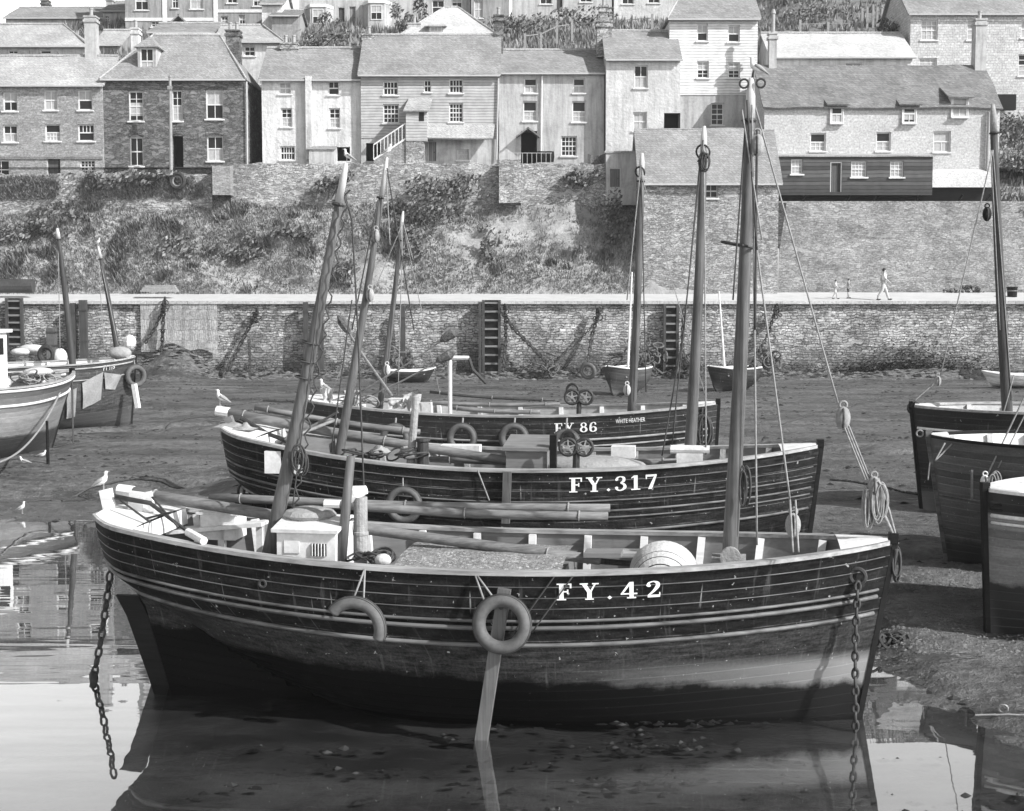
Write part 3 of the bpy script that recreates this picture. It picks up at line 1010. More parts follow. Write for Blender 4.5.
def house(name, label, Y, x0, x1, yb, ye, yr, depth=6.5, wall='plaster', roof='slate', style='gable', wins=(), doors=(), cat='house', under=3.0, oh=0.18, hip=2.2,
          side=None, gutter=True, ridge=True, group=None, amp=0.07, roof_x=None, bands=()):
    ym = (yb + ye) / 2
    X0, X1 = at(x0, ym, Y).x, at(x1, ym, Y).x
    xm = (x0 + x1) / 2
    Z0, ZE = at(xm, yb, Y).z, at(xm, ye, Y).z
    ZE += .18
    ZR = at(xm, yr, Y + depth / 2).z
    root = thing(name, label, cat, ((X0 + X1) / 2, Y, Z0), 0, group)
    holes, W, D = [], [], []
    for w in wins:
        a, b = at(w[0], w[3], Y), at(w[2], w[1], Y)
        holes.append((a.x, b.x, a.z, b.z)); W.append((a.x, b.x, a.z, b.z, w[4] if len(w) > 4 else {}))
    for d in doors:
        a, b = at(d[0], d[3], Y), at(d[2], d[1], Y)
        zz = min(a.z, Z0 - .0)
        holes.append((a.x, b.x, a.z, b.z)); D.append((a.x, b.x, a.z, b.z, d[4] if len(d) > 4 else {}))
    ZB = Z0 - under
    if bands:                 # (y_px_split, upper material): two materials on the front
        zs = at(xm, bands[0], Y).z
        up = [h for h in holes if h[2] >= zs]; lo = [h for h in holes if h[2] < zs]
        w1 = holed_wall(X0, X1, ZB, zs, Y + .05, lo)
        w2 = holed_wall(X0, X1, zs, ZE, Y, up)
        w2.add([(X0, Y, zs), (X1, Y, zs), (X1, Y + .05, zs), (X0, Y + .05, zs)], [(0, 1, 2, 3)])
        obj('upper_front', w2, M[bands[1]], root, fix=False)
        mb = w1
    else:
        mb = holed_wall(X0, X1, ZB, ZE, Y, holes)
    f_ = MB(); f_.v = mb.v; f_.f = mb.f
    YB = Y + depth
    s = MB()
    t = .003
    if style in ('hip', 'hipR', 'hipL'):
        s.add([(X0, Y, ZB), (X0, YB, ZB), (X0, YB, ZE), (X0, Y, ZE)], [(0, 1, 2, 3)])
        s.add([(X1, Y, ZB), (X1, YB, ZB), (X1, YB, ZE), (X1, Y, ZE)], [(0, 1, 2, 3)])
    elif style == 'mono':
        for X in (X0, X1):
            s.add([(X, Y, ZB), (X, YB, ZB), (X, YB, ZR), (X, Y, ZE)], [(0, 1, 2, 3)])
    else:
        for X in (X0, X1):
            s.add([(X, Y, ZB), (X, YB, ZB), (X, YB, ZE), (X, Y + depth / 2, ZR), (X, Y, ZE)], [(0, 1, 2, 3, 4)])
    s.add([(X0, YB, ZB), (X1, YB, ZB), (X1, YB, ZE if style != 'mono' else ZR), (X0, YB, ZE if style != 'mono' else ZR)], [(0, 1, 2, 3)])
    s.add([(X0, Y + .95, ZB), (X1, Y + .95, ZB), (X1, Y + .95, ZE), (X0, Y + .95, ZE)], [(0, 1, 2, 3)]) if False else None
    fw = obj('front_wall', f_, M[wall], root, fix=False)
    obj('wall', s, M[side or wall], root)
    # roof
    sl = (ZR - ZE) / (depth / 2 if style != 'mono' else depth)
    eo = 0.28
    ze = ZE - sl * eo + .06
    rm = MB(); th = .11
    L_, R_ = X0 - oh, X1 + oh
    if style == 'gable':
        rm.slab((L_, Y - eo, ze), (R_, Y - eo, ze), (R_, Y + depth / 2, ZR + .1), (L_, Y + depth / 2, ZR + .1), th, 16, 8, amp, X0)
        rm.slab((R_, YB + eo, ze), (L_, YB + eo, ze), (L_, Y + depth / 2 + .002, ZR + .1), (R_, Y + depth / 2 + .002, ZR + .1), th, 8, 4, 0)
        rl, rr_ = L_, R_
    elif style == 'mono':
        rm.slab((L_, Y - eo, ze), (R_, Y - eo, ze), (R_, YB, ZR + .08), (L_, YB, ZR + .08), th, 12, 6, amp, X0)
        rl, rr_ = L_, R_
    else:
        hl = hip if style in ('hip', 'hipL') else 0.0
        hr = hip if style in ('hip', 'hipR') else 0.0
        rl, rr_ = L_ + hl, R_ - hr
        yc = Y + depth / 2
        rm.slab((L_, Y - eo, ze), (R_, Y - eo, ze), (rr_, yc, ZR + .1), (rl, yc, ZR + .1), th, 16, 8, amp, X0)
        rm.slab((R_, YB + eo, ze), (L_, YB + eo, ze), (rl, yc + .002, ZR + .1), (rr_, yc + .002, ZR + .1), th, 8, 4, 0)
        if hr: rm.slab((R_ + .002, Y - eo, ze), (R_ + .002, YB + eo, ze), (rr_ + .002, yc + .001, ZR + .1), (rr_ + .002, yc, ZR + .1), th, 6, 6, 0)
        if hl: rm.slab((L_ - .002, YB + eo, ze), (L_ - .002, Y - eo, ze), (rl - .002, yc, ZR + .1), (rl - .002, yc + .001, ZR + .1), th, 6, 6, 0)
    ro = obj('roof', rm, M[roof], root)
    if ridge and style != 'mono':
        g = MB()
        x = rl
        k = 0
        while x < rr_ - .2:
            g.tube([(x, Y + depth / 2, ZR + .13 + .02 * noise.noise((x, k, 0))), (min(x + .45, rr_), Y + depth / 2, ZR + .13)], .10, 8)
            x += .46; k += 1
        for hx, ex in ((rl, L_), (rr_, R_)):
            if abs(hx - ex) > .5:
                g.tube([(hx, Y + depth / 2, ZR + .12), (ex, Y - eo, ze + .03)], .07, 6)
        obj('ridge', g, M['slate_pale'], ro)
    if gutter:
        g = MB(); g.bar((L_ + .05, Y - eo - .05, ze - .05), (R_ - .05, Y - eo - .05, ze - .05), .09, .09)
        obj('gutter', g, M['frame_grey'], ro)
    for a, b, c, d, kw in W:
        kw = dict(kw)
        yy = Y + .05 if bands and c < at(xm, bands[0], Y).z else Y
        win_parts(root, a, b, c, d, yy, **kw)
    for a, b, c, d, kw in D:
        door_parts(root, a, b, c, d, Y, **kw)
    root['_'] = 0
    del root['_']
    return root, (X0, X1, Z0, ZE, ZR)

def S(**k): return k
low, hi_, both = S(curtain='low'), S(curtain='high'), S(curtain='all')

# A: pale stone row house, three storeys
r, g = house('row_house', 'pale stone three storey row house under a pale slate roof, left of the dark house', 89.4, -62, 103, 181, 87, 58, 7, 'stonepale', 'slate_pale', 'gable',
  wins=[(3,92,17,111,S(rows=2,curtain='high')), (44,90,57,110,S(rows=2,curtain='all')), (78,90,92,110,S(open_='low',rows=2,curtain='high')), (3,125,17,142,S(curtain='low')),
        (45,124,60,141,S(cols=4,rows=4,open_='top',curtain='low')), (78,124,94,141,S(cols=4,rows=2,open_='low')), (-8,160,9,179,S(cols=2)), (80,160,95,174,S(cols=4,rows=4)), (-40,92,-26,111,S()), (-40,125,-26,142,S())],
  doors=[(47,158,61,180,S(mat='doordark'))])
mb = MB(); a, b = at(-60, 158, 89.4), at(103, 158, 89.4); mb.box((a.x, 89.32, a.z - .06), (b.x, 89.4, a.z + .08)); obj('string_course', mb, M['slate_dark'], r)
chimney(r, 85, 95, 17, 59, 92.6, 'render', 1, .8)

# B: dark stone house with dormer
arch = S(cols=2, rows=4, curtain='high')
r, g = house('stone_house', 'dark rubble stone house with a hipped slate roof and a single dormer window', 89.6, 104, 245, 169, 80, 37, 7.4, 'stonedark', 'slate', 'hip', hip=2.3, side='stonedark',
  wins=[(129,91,143,121,S(rows=4,curtain='mid')), (172,90,182,121,S(rows=4,curtain='low')), (206,90,223,119,S(rows=2,curtain='high')), (130,137,143,166,S(rows=2)), (207,136,223,161,S(rows=2,curtain='low'))],
  doors=[(173,136,183,167,S(open_=True))], oh=.15)
# pale lintels and keystones
for (a, b, y) in ((128,144,90),(171,183,89),(205,224,89),(129,144,136),(172,184,135),(206,224,135)):
    mb = MB(); p, q = at(a, y, 89.6), at(b, y, 89.6)
    n_ = 7
    for i in range(n_):
        xa, xb = lerp(p.x, q.x, i / n_), lerp(p.x, q.x, (i + 1) / n_)
        zc = p.z + .10 * sin(pi * (i + .5) / n_)
        k = .16 if i == n_ // 2 else 0
        mb.box((xa + .004, 89.56, zc - .02), (xb - .004, 89.64, zc + .2 + k))
    obj('lintel', mb, M['stonedark'], r)
# dormer on the dark house
def dormer(root, x0, x1, yt, yb, Yd, back=2.6, roofm='slate', wallm='render', kind='pitched', win=None, rise=.5):
    a, b = at(x0, yb, Yd), at(x1, yt, Yd)
    mb = MB()
    e = .06 if kind == 'shed' else .14
    mb.box((a.x, Yd, a.z), (a.x + e, Yd + back, b.z)); mb.box((b.x - e, Yd, a.z), (b.x, Yd + back, b.z))
    mb.box((a.x + e, Yd, b.z - .06), (b.x - e, Yd + .2, b.z)); mb.box((a.x + e, Yd, a.z), (b.x - e, Yd + .2, a.z + .06))
    d = obj('dormer', mb, M[wallm], root)
    rf = MB(); xc = (a.x + b.x) / 2; o = .18
    if kind == 'pitched':
        rf.slab((a.x - o, Yd - o, b.z - .05), (xc, Yd - o, b.z + rise), (xc, Yd + back, b.z + rise), (a.x - o, Yd + back, b.z - .05), .08, 3, 3)
        rf.slab((xc + .002, Yd - o, b.z + rise), (b.x + o, Yd - o, b.z - .05), (b.x + o, Yd + back, b.z - .05), (xc + .002, Yd + back, b.z + rise), .08, 3, 3)
        rf.add([(a.x, Yd + .02, b.z), (b.x, Yd + .02, b.z), (xc, Yd + .02, b.z + rise - .1)], [(0, 1, 2)])
    elif kind == 'hip':
        rf.slab((a.x - o, Yd - o, b.z), (b.x + o, Yd - o, b.z), (xc + .01, Yd + .75, b.z + rise), (xc - .01, Yd + .75, b.z + rise), .08, 3, 3)
        rf.slab((b.x + o, Yd - o, b.z), (b.x + o, Yd + back, b.z), (xc, Yd + back, b.z + rise), (xc + .012, Yd + .75, b.z + rise), .08, 3, 3)
        rf.slab((a.x - o, Yd + back, b.z), (a.x - o, Yd - o, b.z), (xc - .012, Yd + .75, b.z + rise), (xc, Yd + back, b.z + rise), .08, 3, 3)
    else:
        rf.slab((a.x - .25, Yd - .3, b.z - .04), (b.x + .25, Yd - .3, b.z - .04), (b.x + .25, Yd + back, b.z + rise), (a.x - .25, Yd + back, b.z + rise), .09, 4, 4, .02)
    obj('dormer_roof', rf, M[roofm], d)
    win_parts(d, a.x + e + .005, b.x - e - .005, a.z + .065, b.z - .065, Yd - .06, back=.14, name='dormer_window', **(win or {}))
    return d
dormer(r, 138, 156, 47, 75, 90.35, 2.6, 'slate', 'render', 'hip', S(cols=2, rows=2, curtain='low'), .75)
chimney(r, 131, 138, 29, 44, 92.6, 'plaster', 1, .7)
chimney(r, 226, 239, 31, 62, 93.0, 'stonedark', 2, .9)
mb = MB(); a = at(246, 82, 89.6); c = at(244.5, 168, 89.6); mb.tube([(a.x + .05, 89.5, a.z), (a.x + .03, 89.5, c.z)], .05, 8); obj('downpipe', mb, M['frame_grey'], r)

# C: pair of limewashed cottages
r, g = house('white_cottage', 'limewashed twin cottage with small sash windows beside the dark stone house', 90.6, 262, 361, 162, 81, 50, 6.6, 'plaster', 'slate', 'gable',
  wins=[(279,82,291,94,S(cols=2,curtain='all',rows=2)), (281,108,292,127,S(rows=4,curtain='low')), (280,146,295,160,S(cols=5,rows=2)), (328,81,339,95,S(rows=2,open_='low')), (329,108,340,128,S(rows=4,curtain='low'))],
  doors=[(337,147,350,161,S(open_=True))])
mb = MB(); a, b = at(307, 160, 90.6), at(312, 77, 90.6); mb.box((a.x, 90.18, a.z), (b.x, 90.598, b.z)); obj('pilaster', mb, M['plaster2'], r)
mb = MB(); a, b = at(309, 162, 89.8), at(334, 149, 89.8); mb.box((a.x, 89.8, a.z - .5), (b.x, 90.5, b.z)); o = obj('lean_to', mb, M['render'], r)
mb = MB(); mb.slab((a.x - .1, 89.7, b.z + .002), (b.x + .1, 89.7, b.z + .002), (b.x + .1, 90.55, b.z + .25), (a.x - .1, 90.55, b.z + .25), .06, 3, 2); obj('lean_to_roof', mb, M['slate'], o)
chimney(r, 281, 297, 44, 54, 93.5, 'stone', 2, .8)

# D: slate hung / weatherboarded house with porch and outside stair
r, g = house('weatherboard_house', 'grey weatherboarded house with a porch and white railed outside stair', 90.2, 361, 498, 162, 76, 37, 7.2, 'render', 'slate', 'gable', bands=(138, 'clap'),
  wins=[(383,81,398,95,S(cols=4,rows=2)), (424,80,431,92,S(cols=2,rows=2)), (449,79,463,93,S(cols=4,rows=2)), (383,104,399,123,S(cols=4,rows=4)), (449,103,463,122,S(cols=4,rows=4)), (457,149,469,160,S(cols=3,rows=2,curtain='all',grey=True))],
  doors=[(366,143,382,161,S(open_=True)), (428,141,437,161,S(mat='doorgrey'))])
Yp = 88.7
a, b = at(406, 141, Yp), at(427, 111, Yp)
mb = MB(); mb.box((a.x, Yp, a.z), (b.x, 90.19, b.z)); po = obj('porch', mb, M['clap'], r)
mb = MB(); mb.slab((a.x - .15, Yp - .2, b.z), (b.x + .1, Yp - .2, b.z), (b.x + .25, 90.15, b.z + .95), (a.x + .1, 90.15, b.z + .95), .09, 4, 3, .02); obj('porch_roof', mb, M['slate_pale'], po)
mb = MB(); c, d = at(419, 121, Yp - .02), at(424, 112, Yp - .02); mb.box((c.x, Yp - .02, c.z), (d.x, Yp - .003, d.z)); obj('porch_window', mb, M['dark'], po)
mb = MB(); a2, b2 = at(406, 162, Yp + .05), at(424, 141.2, Yp + .05); mb.box((a2.x, Yp + .05, a2.z - .5), (b2.x, 90.14, b2.z)); obj('porch_base', mb, M['stone'], po)
# stair
mb = MB(); top = at(406, 141.5, Yp + .3); bot = at(374, 162, Yp + .3)
for i in range(9):
    k = i / 9.0
    x = lerp(bot.x, top.x, k); z = lerp(bot.z, top.z, k)
    mb.box((x, Yp + .15, bot.z - .6), (x + (top.x - bot.x) / 9 + .002 * i, Yp + 1.0, z + .18))
st = obj('stair', mb, M['stonepale'], r)
mb = MB()
for yy in (Yp + .12,):
    mb.bar((bot.x, yy, bot.z + 1.0), (top.x, yy, top.z + 1.05), .06, .07)
    mb.bar((bot.x, yy, bot.z + .12), (top.x, yy, top.z + .15), .06, .10)
    for i in range(10):
        k = i / 9
        x = lerp(bot.x, top.x, k); z = lerp(bot.z, top.z, k)
        mb.box((x - .02, yy - .02, z + .12), (x + .02, yy + .02, z + 1.0))
obj('stair_railing', mb, M['white'], st)
# low lean-to roof on the right
a, b = at(427, 138, 89.2), at(493, 138, 89.2); zt = at(460, 124, 90.1).z
mb = MB(); mb.slab((a.x, 89.2, a.z), (b.x, 89.2, a.z), (b.x + .1, 90.19, zt), (a.x, 90.19, zt), .1, 8, 3, .04); obj('lean_to_roof', mb, M['slate_pale'], r)
chimney(r, 363, 374, 35, 62, 93.4, 'stone', 1, .8)
chimney(r, 494, 503, 16, 42, 93.6, 'stonedark', 1, .8)
mb = MB(); a, c = at(498.5, 78, 90.1), at(496.5, 160, 90.1); mb.tube([a, c], .05, 8); obj('downpipe', mb, M['frame_grey'], r)

# E: rendered cottage with pitched porch hood
r, g = house('rendered_cottage', 'plain grey rendered cottage with a pitched hood over its dark doorway', 91.0, 499, 604, 164, 75, 52, 6.4, 'render', 'slate', 'gable', ridge=True,
  wins=[(524,78,537,93,S(open_='top',curtain='low',rows=2)), (523,101,537,121,S(open_='top',curtain='low',rows=4)), (573,78,585,93,S(open_='top',curtain='low',rows=2)), (572,101,586,122,S(open_='top',curtain='low',rows=4)), (561,136,577,156,S(cols=4,rows=4))],
  doors=[(521,131,537,164,S(open_=True))])
a, b = at(516, 136, 90.3), at(540, 136, 90.3); zt = at(528, 127, 90.3).z; xc = (a.x + b.x) / 2
mb = MB(); mb.slab((a.x, 90.2, a.z), (xc, 90.2, zt), (xc, 90.99, zt), (a.x, 90.99, a.z), .08, 2, 2); mb.slab((xc + .002, 90.2, zt), (b.x, 90.2, a.z), (b.x, 90.99, a.z), (xc + .002, 90.99, zt), .08, 2, 2)
o = obj('porch_hood', mb, M['slate_dark'], r)
mb = MB(); a, c = at(542, 76, 90.9), at(541, 160, 90.9); mb.tube([a, c], .05, 8); obj('downpipe', mb, M['frame'], r)

# F: narrow taller cottage
r, g = house('narrow_cottage', 'narrow pale cottage with a stone chimney between the rendered cottage and the white boarded house', 90.2, 606, 680, 165, 61, 33, 6.4, 'plaster2', 'slate', 'gable', oh=.1,
  wins=[(634,65,648,88,S(curtain='low',rows=2)), (633,112,647,131,S(curtain='all',rows=2))], doors=[(664,113,680,129,S(open_=True))])
chimney(r, 597, 612, 22, 42, 92.6, 'stone', 1, .9)
chimney(r, 600, 608, 7, 22, 92.7, 'stone', 1, .5)

# G: tall white boarded house
r, g = house('white_boarded_house', 'tall white weatherboarded house with a grey rendered ground floor', 92.4, 669, 757, 160, 20, -14, 7.0, 'render', 'slate', 'hipL', hip=1.6, bands=(95, 'clapwhite'), side='clapwhite', under=2,
  wins=[(697,24,708,41,S(open_='low',curtain='high',rows=2)), (728,25,740,42,S(open_='low',curtain='high',rows=2)), (697,61,709,78,S(curtain='high',rows=4)), (728,62,740,78,S(curtain='high',rows=4)), (711,103,724,125,S(rows=4,cols=2))], doors=[])

# net loft below
r, g = house('net_loft', 'rubble stone net loft with a plain slate roof rising from the quay path', 84.5, 641, 778, 297, 183, 130, 6.0, 'netloft', 'slate', 'gable', under=.3, ridge=False, oh=.2,
  wins=[(704,184,718,198,S(cols=2,rows=2,grey=True))], cat='net loft')
mb = MB(); a, b = at(606, 153, 88.0), at(641, 188, 88.0)
r2 = thing('outhouse', 'small flat roofed outhouse with a dark door beside the net loft', 'shed', ((a.x + b.x) / 2, 88.0, b.z))
da, db = at(609, 187, 88.0), at(621, 168, 88.0)
obj('front_wall', holed_wall(a.x, b.x, b.z - 1, a.z, 88.0, [(da.x, db.x, da.z, db.z)]), M['render'], r2, fix=False)
mb.add([(a.x, 88, b.z - 1), (a.x, 90, b.z - 1), (a.x, 90, a.z), (a.x, 88, a.z), (b.x, 88, b.z - 1), (b.x, 90, b.z - 1), (b.x, 90, a.z), (b.x, 88, a.z)], [(0,1,2,3), (4,5,6,7)])
obj('wall', mb, M['render'], r2)
mb = MB(); mb.box((a.x - .08, 87.92, a.z + .002), (b.x, 90.1, a.z + .12)); obj('roof', mb, M['slate_pale'], r2)
door_parts(r2, da.x, db.x, da.z, db.z, 88.0, 'doorgrey')

# H: long white cottage with dormers and a tarred extension
wH = S(curtain='low', open_='top', rows=4, cols=2)
r, g = house('long_cottage', 'long limewashed cottage with three small dormers above a black weatherboarded extension', 87.4, 764, 999, 186, 108.5, 67, 7.0, 'paintstone', 'slate_dark', 'gable', under=.02, oh=.12, amp=.16, ridge=False, gutter=False,
  wins=[(810,133,826,151,S(open_='top',curtain='low',rows=4,cols=3)), (876,132,891,151,S(open_='top',curtain='low',rows=4)), (933,131,951,152,S(open_='top',curtain='all',rows=2))])
for (a, b, yt, yb, c) in ((830, 844, 104, 124, 'low'), (902, 917, 103.5, 124, 'mid'), (951, 969, 96.5, 118, 'all')):
    d = dormer(r, a, b, yt, yb, 87.28, 1.6, 'slate_dark', 'white', 'shed', S(open_='top', curtain=c, rows=2), .75)
chimney(r, 769, 777, 34, 72, 90.6, 'render', 1, .6)
mb = MB(); a = at(773, 33, 90.9); mb.lathe([(.12, 0), (.12, 1.1), (.17, 1.15), (.1, 1.4)], (a.x, 90.9, a.z), 10); obj('chimney_cowl', mb, M['pot'], r)
chimney(r, 975, 987, 20, 69, 90.4, 'render', 1, .8)
# bulging white base and struts under the right end
a, b = at(933, 187, 86.5), at(990, 153, 86.5); z0 = at(960, 187, 86.5).z; z1 = at(960, 168, 86.5).z
mb = MB(); mb.grid([[(x, 87.38 - .7 * (1 - k) ** .6 - .05 * noise.noise((x, k, 2)), lerp(z0, z1, k)) for k in steps(0, 1, 8)] for x in steps(a.x, b.x + .2, 14)])
mb.add([(a.x, 86.68, z0), (b.x + .2, 86.68, z0), (b.x + .2, 87.38, z0), (a.x, 87.38, z0)], [(0, 1, 2, 3)])
obj('bulging_base', mb, M['paintstone'], r, sm=True)
Ye = 86.3
a, b = at(762, 195, Ye), at(933, 156, Ye)
holes = []
ew = [(791,159,803,174,S(cols=3,rows=4,curtain='all')), (851,161,867,177,S(cols=4,rows=4,curtain='all')), (890,161,904,177,S(cols=3,rows=4,curtain='all'))]
for w in ew:
    p, q = at(w[0], w[3], Ye), at(w[2], w[1], Ye); holes.append((p.x, q.x, p.z, q.z))
dp, dq = at(830, 192, Ye), at(842, 162, Ye); holes.append((dp.x, dq.x, dp.z, dq.z))
obj('extension_front', holed_wall(a.x, b.x, a.z, b.z, Ye, holes), M['clapdark'], r, fix=False)
mb = MB()
for X in (a.x, b.x): mb.add([(X, Ye, a.z), (X, 87.39, a.z), (X, 87.39, b.z), (X, Ye, b.z)], [(0, 1, 2, 3)])
mb.add([(a.x, Ye, a.z), (b.x, Ye, a.z), (b.x, 87.39, a.z), (a.x, 87.39, a.z)], [(0, 1, 2, 3)])
ex = obj('extension_side', mb, M['clapdark'], r)
mb = MB(); mb.slab((a.x - .1, Ye - .15, b.z + .02), (b.x + .1, Ye - .15, b.z + .02), (b.x + .1, 87.39, b.z + .22), (a.x - .1, 87.39, b.z + .22), .07, 14, 2, .03); obj('extension_roof', mb, M['slate_pale'], r)
for w, h in zip(ew, holes): win_parts(r, *h[:2], h[2], h[3], Ye, **w[4])
door_parts(r, dp.x, dq.x, dp.z, dq.z, Ye, 'doordark')
for px in (800, 845, 872, 915, 957, 985):
    p = at(px, 195, 86.6)
    mb = MB(); mb.bar((p.x, 86.7, p.z - .5), (p.x + .3, 86.5, p.z + .02), .12, .12); obj('strut', mb, M['tar'], r)
mb = MB(); p, q = at(764, 203, 87.2), at(1000, 186, 87.2); mb.box((p.x, 87.2, p.z - 1.2), (q.x, 87.38, q.z - .01)); obj('underside_shade', mb, M['tar'], r)  # dark sheet standing in for the shade under the overhang
mb = MB(); p, q = at(989, 112, 87.25), at(986.5, 178, 87.25); mb.tube([p, q], .09, 8); obj('drainpipe', mb, M['irongrey'], r)

# right: retaining wall of the path
mb = MB(); a = at(779, 250, 86.0)
zt = at(880, 201, 86.0).z
mb.grid([[(x, 86.25 - .25 * (z - Z_P) / -8 - .25 + wobble(x, z, .12), z) for z in steps(Z_P - .5, zt, 16)] + [(x, 88.5, zt + .05)] for x in steps(a.x, 60, 120)])
w = obj('retaining_wall', mb, M['retain'])
tag(w, 'high pale rubble retaining wall under the long white cottage behind the walkers', 'wall')
mb = MB(); p, q = at(773, 203, 85.0), at(783, 248, 85.0)
mb.add([(p.x + .1, 84.6, p.z), (p.x + .7, 84.6, p.z), (p.x + .6, 86.0, q.z), (p.x + .35, 86.0, q.z), (p.x + .1, 86.3, p.z), (p.x + .7, 86.3, p.z)], [(0,1,2,3), (0,4,5,1), (0,3,4), (1,5,2), (2,5,4,3)])
tag(obj('stone_corbel', mb, M['stonedark']), 'dark wedge shaped corbel sticking out under the corner of the net loft', 'corbel')

# upper garden walls along the top of the bank
mb = MB()
def gwall(x0p, x1p, yb, yt, Y, th=.6, jag=.12):
    A, B = at(x0p, yb, Y), at(x1p, yb, Y)
    zt = at((x0p + x1p) / 2, yt, Y).z
    rows = []
    for x in steps(A.x, B.x, max(6, int((B.x - A.x) / .35))):
        j = jag * fbm(x * 1.1, 0, 5, 3)
        rows.append([(x, Y + wobble(x, z, .06), z) for z in steps(A.z - 1.8, zt + j, 10)] + [(x, Y + th, zt + j), (x, Y + th, A.z - 1.9)])
    m_ = MB(); m_.grid(rows)
    for rr_ in (rows[0], rows[-1]):
        m_.add(rr_, [tuple(range(len(rr_)))])
    return m_
tag(obj('garden_wall', gwall(231, 606, 205, 163.5, 88.4), M['stone']), 'weathered stone garden wall along the top of the bank below the cottages', 'wall')
tag(obj('garden_wall', gwall(-120, 212, 198, 174, 88.3, .6, .25), M['stone']), 'overgrown stone wall at the top of the bank before the dark stone house', 'wall')
tag(obj('garden_wall', gwall(499, 521, 172, 160, 87.6), M['stone']), 'short rough stub of wall by the dark cottage doorway', 'wall')
mb = MB(); a, b = at(204, 195, 87.4), at(230, 166, 87.4)
mb.add([(a.x + .5, 87.4, a.z), (b.x, 87.4, a.z), (b.x, 87.4, b.z), (a.x + .5, 87.4, b.z), (a.x + .5, 88.9, a.z), (b.x, 88.9, a.z), (b.x, 88.9, b.z), (a.x + .5, 88.9, b.z)], [(0,1,2,3), (0,3,7,4), (1,5,6,2), (3,2,6,7)])
tag(obj('buttress', mb, M['stonepale']), 'square pale stone buttress standing out from the top of the bank', 'buttress')

# ---- upper row
r, g = house('hipped_house', 'long low house with a pale hipped slate roof above the pale stone row house', 102, -70, 88, 60, 48, 26, 8, 'render', 'slate_pale', 'hipR', hip=3.0, wins=[(40,50,51,57,S(open_='top',rows=2)), (8,50,18,57,S())], under=6)
r, g = house('annexe', 'small annexe with a pale slate roof just right of the tall white chimney', 103.5, 95, 120, 60, 47, 32, 6, 'render_dark', 'slate_pale', 'gable', under=6)
r, g = house('back_house', 'pale house with a long plain roof highest on the hill beside the patch of sky', 124, 6, 103, 34, 20, 9, 8, 'render', 'slate', 'gable', under=8, wins=[(19,21,27,30,S(curtain='high'))])
r, g = house('back_house', 'shorter gabled house adjoining the highest long roof', 123.4, 103, 128, 34, 13, 3, 8, 'render', 'slate', 'gable', under=8, wins=[(105,16,109,20,S())])
chimney(r, 106, 112, -3, 4, 126, 'render', 2, .8)
chimney(r, 41, 48, 1, 10, 128.6, 'stonedark', 2, .8)
r, g = house('terrace_house', 'grey rendered terrace house with white quoins above the dark stone house roof', 118, 125, 216, 36, -25, -60, 8, 'render_dark', 'slate', 'gable', under=8,
   wins=[(135,-8,148,10,S(cols=2,curtain='high')), (172,-6,178,8,S()), (151,21,159,27,S()), (190,-8,203,9,S(curtain='low'))], doors=[(181,22,192,36,S())])
mb = MB()
for px in (164.5, 215.5):
    p, q = at(px - 1.7, 30, 117.96), at(px + 1.7, -25, 117.96); mb.box((p.x, 117.93, p.z), (q.x, 117.998, q.z))
p, q = at(125, 21, 117.96), at(216, 15.6, 117.96); mb.box((p.x, 117.94, p.z), (q.x, 117.996, p.z + .25))
obj('quoin', mb, M['white'], r)
a, b = at(168, 24, 116.8), at(189, 24, 116.8); zt = at(178, 14, 116.8).z; xc = (a.x + b.x) / 2
mb = MB(); mb.slab((a.x, 116.7, a.z), (xc, 116.7, zt), (xc, 117.99, zt), (a.x, 117.99, a.z), .1, 2, 2); mb.slab((xc + .002, 116.7, zt), (b.x, 116.7, a.z), (b.x, 117.99, a.z), (xc + .002, 117.99, zt), .1, 2, 2)
obj('porch_roof', mb, M['slate'], r)
r, g = house('terrace_house', 'darker rendered terrace house with a white string course, right of the quoined house', 118.5, 217, 272, 40, -22, -55, 8, 'render_dark', 'slate', 'gable', under=8,
   wins=[(227,-8,237,3,S()), (221,16,228,24,S(curtain='low')), (239,15,245,24,S(curtain='high')), (253,-5,262,6,S())])
mb = MB(); p, q = at(217, 12.6, 118.5), at(272, 9.5, 118.5); mb.box((p.x, 118.44, p.z), (q.x, 118.497, q.z)); obj('string_course', mb, M['white'], r)
r, g = house('long_roofed_house', 'low house with a long slate roof peeping over the dark stone house', 104, 150, 214, 60, 35, 25, 7, 'render_dark', 'slate', 'gable', under=5)
r, g = house('sunlit_house', 'pale house with a bright roof and dormer window behind the dark brick chimney', 101, 214, 282, 72, 44, 27, 7, 'plaster2', 'slate_pale', 'hipR', hip=2.0, under=5, wins=[(244,46,255,56,S())])
r, g = house('villa', 'rendered villa with two bay windows behind the weatherboarded house roof', 122, 299, 396, 32, -30, -60, 8, 'render', 'slate', 'gable', under=6, wins=[(309,-22,322,-6,S()), (368,-24,381,-8,S())], doors=[(338,7,345,26,S()), (349,6,356,26,S(mat='doorgrey'))])
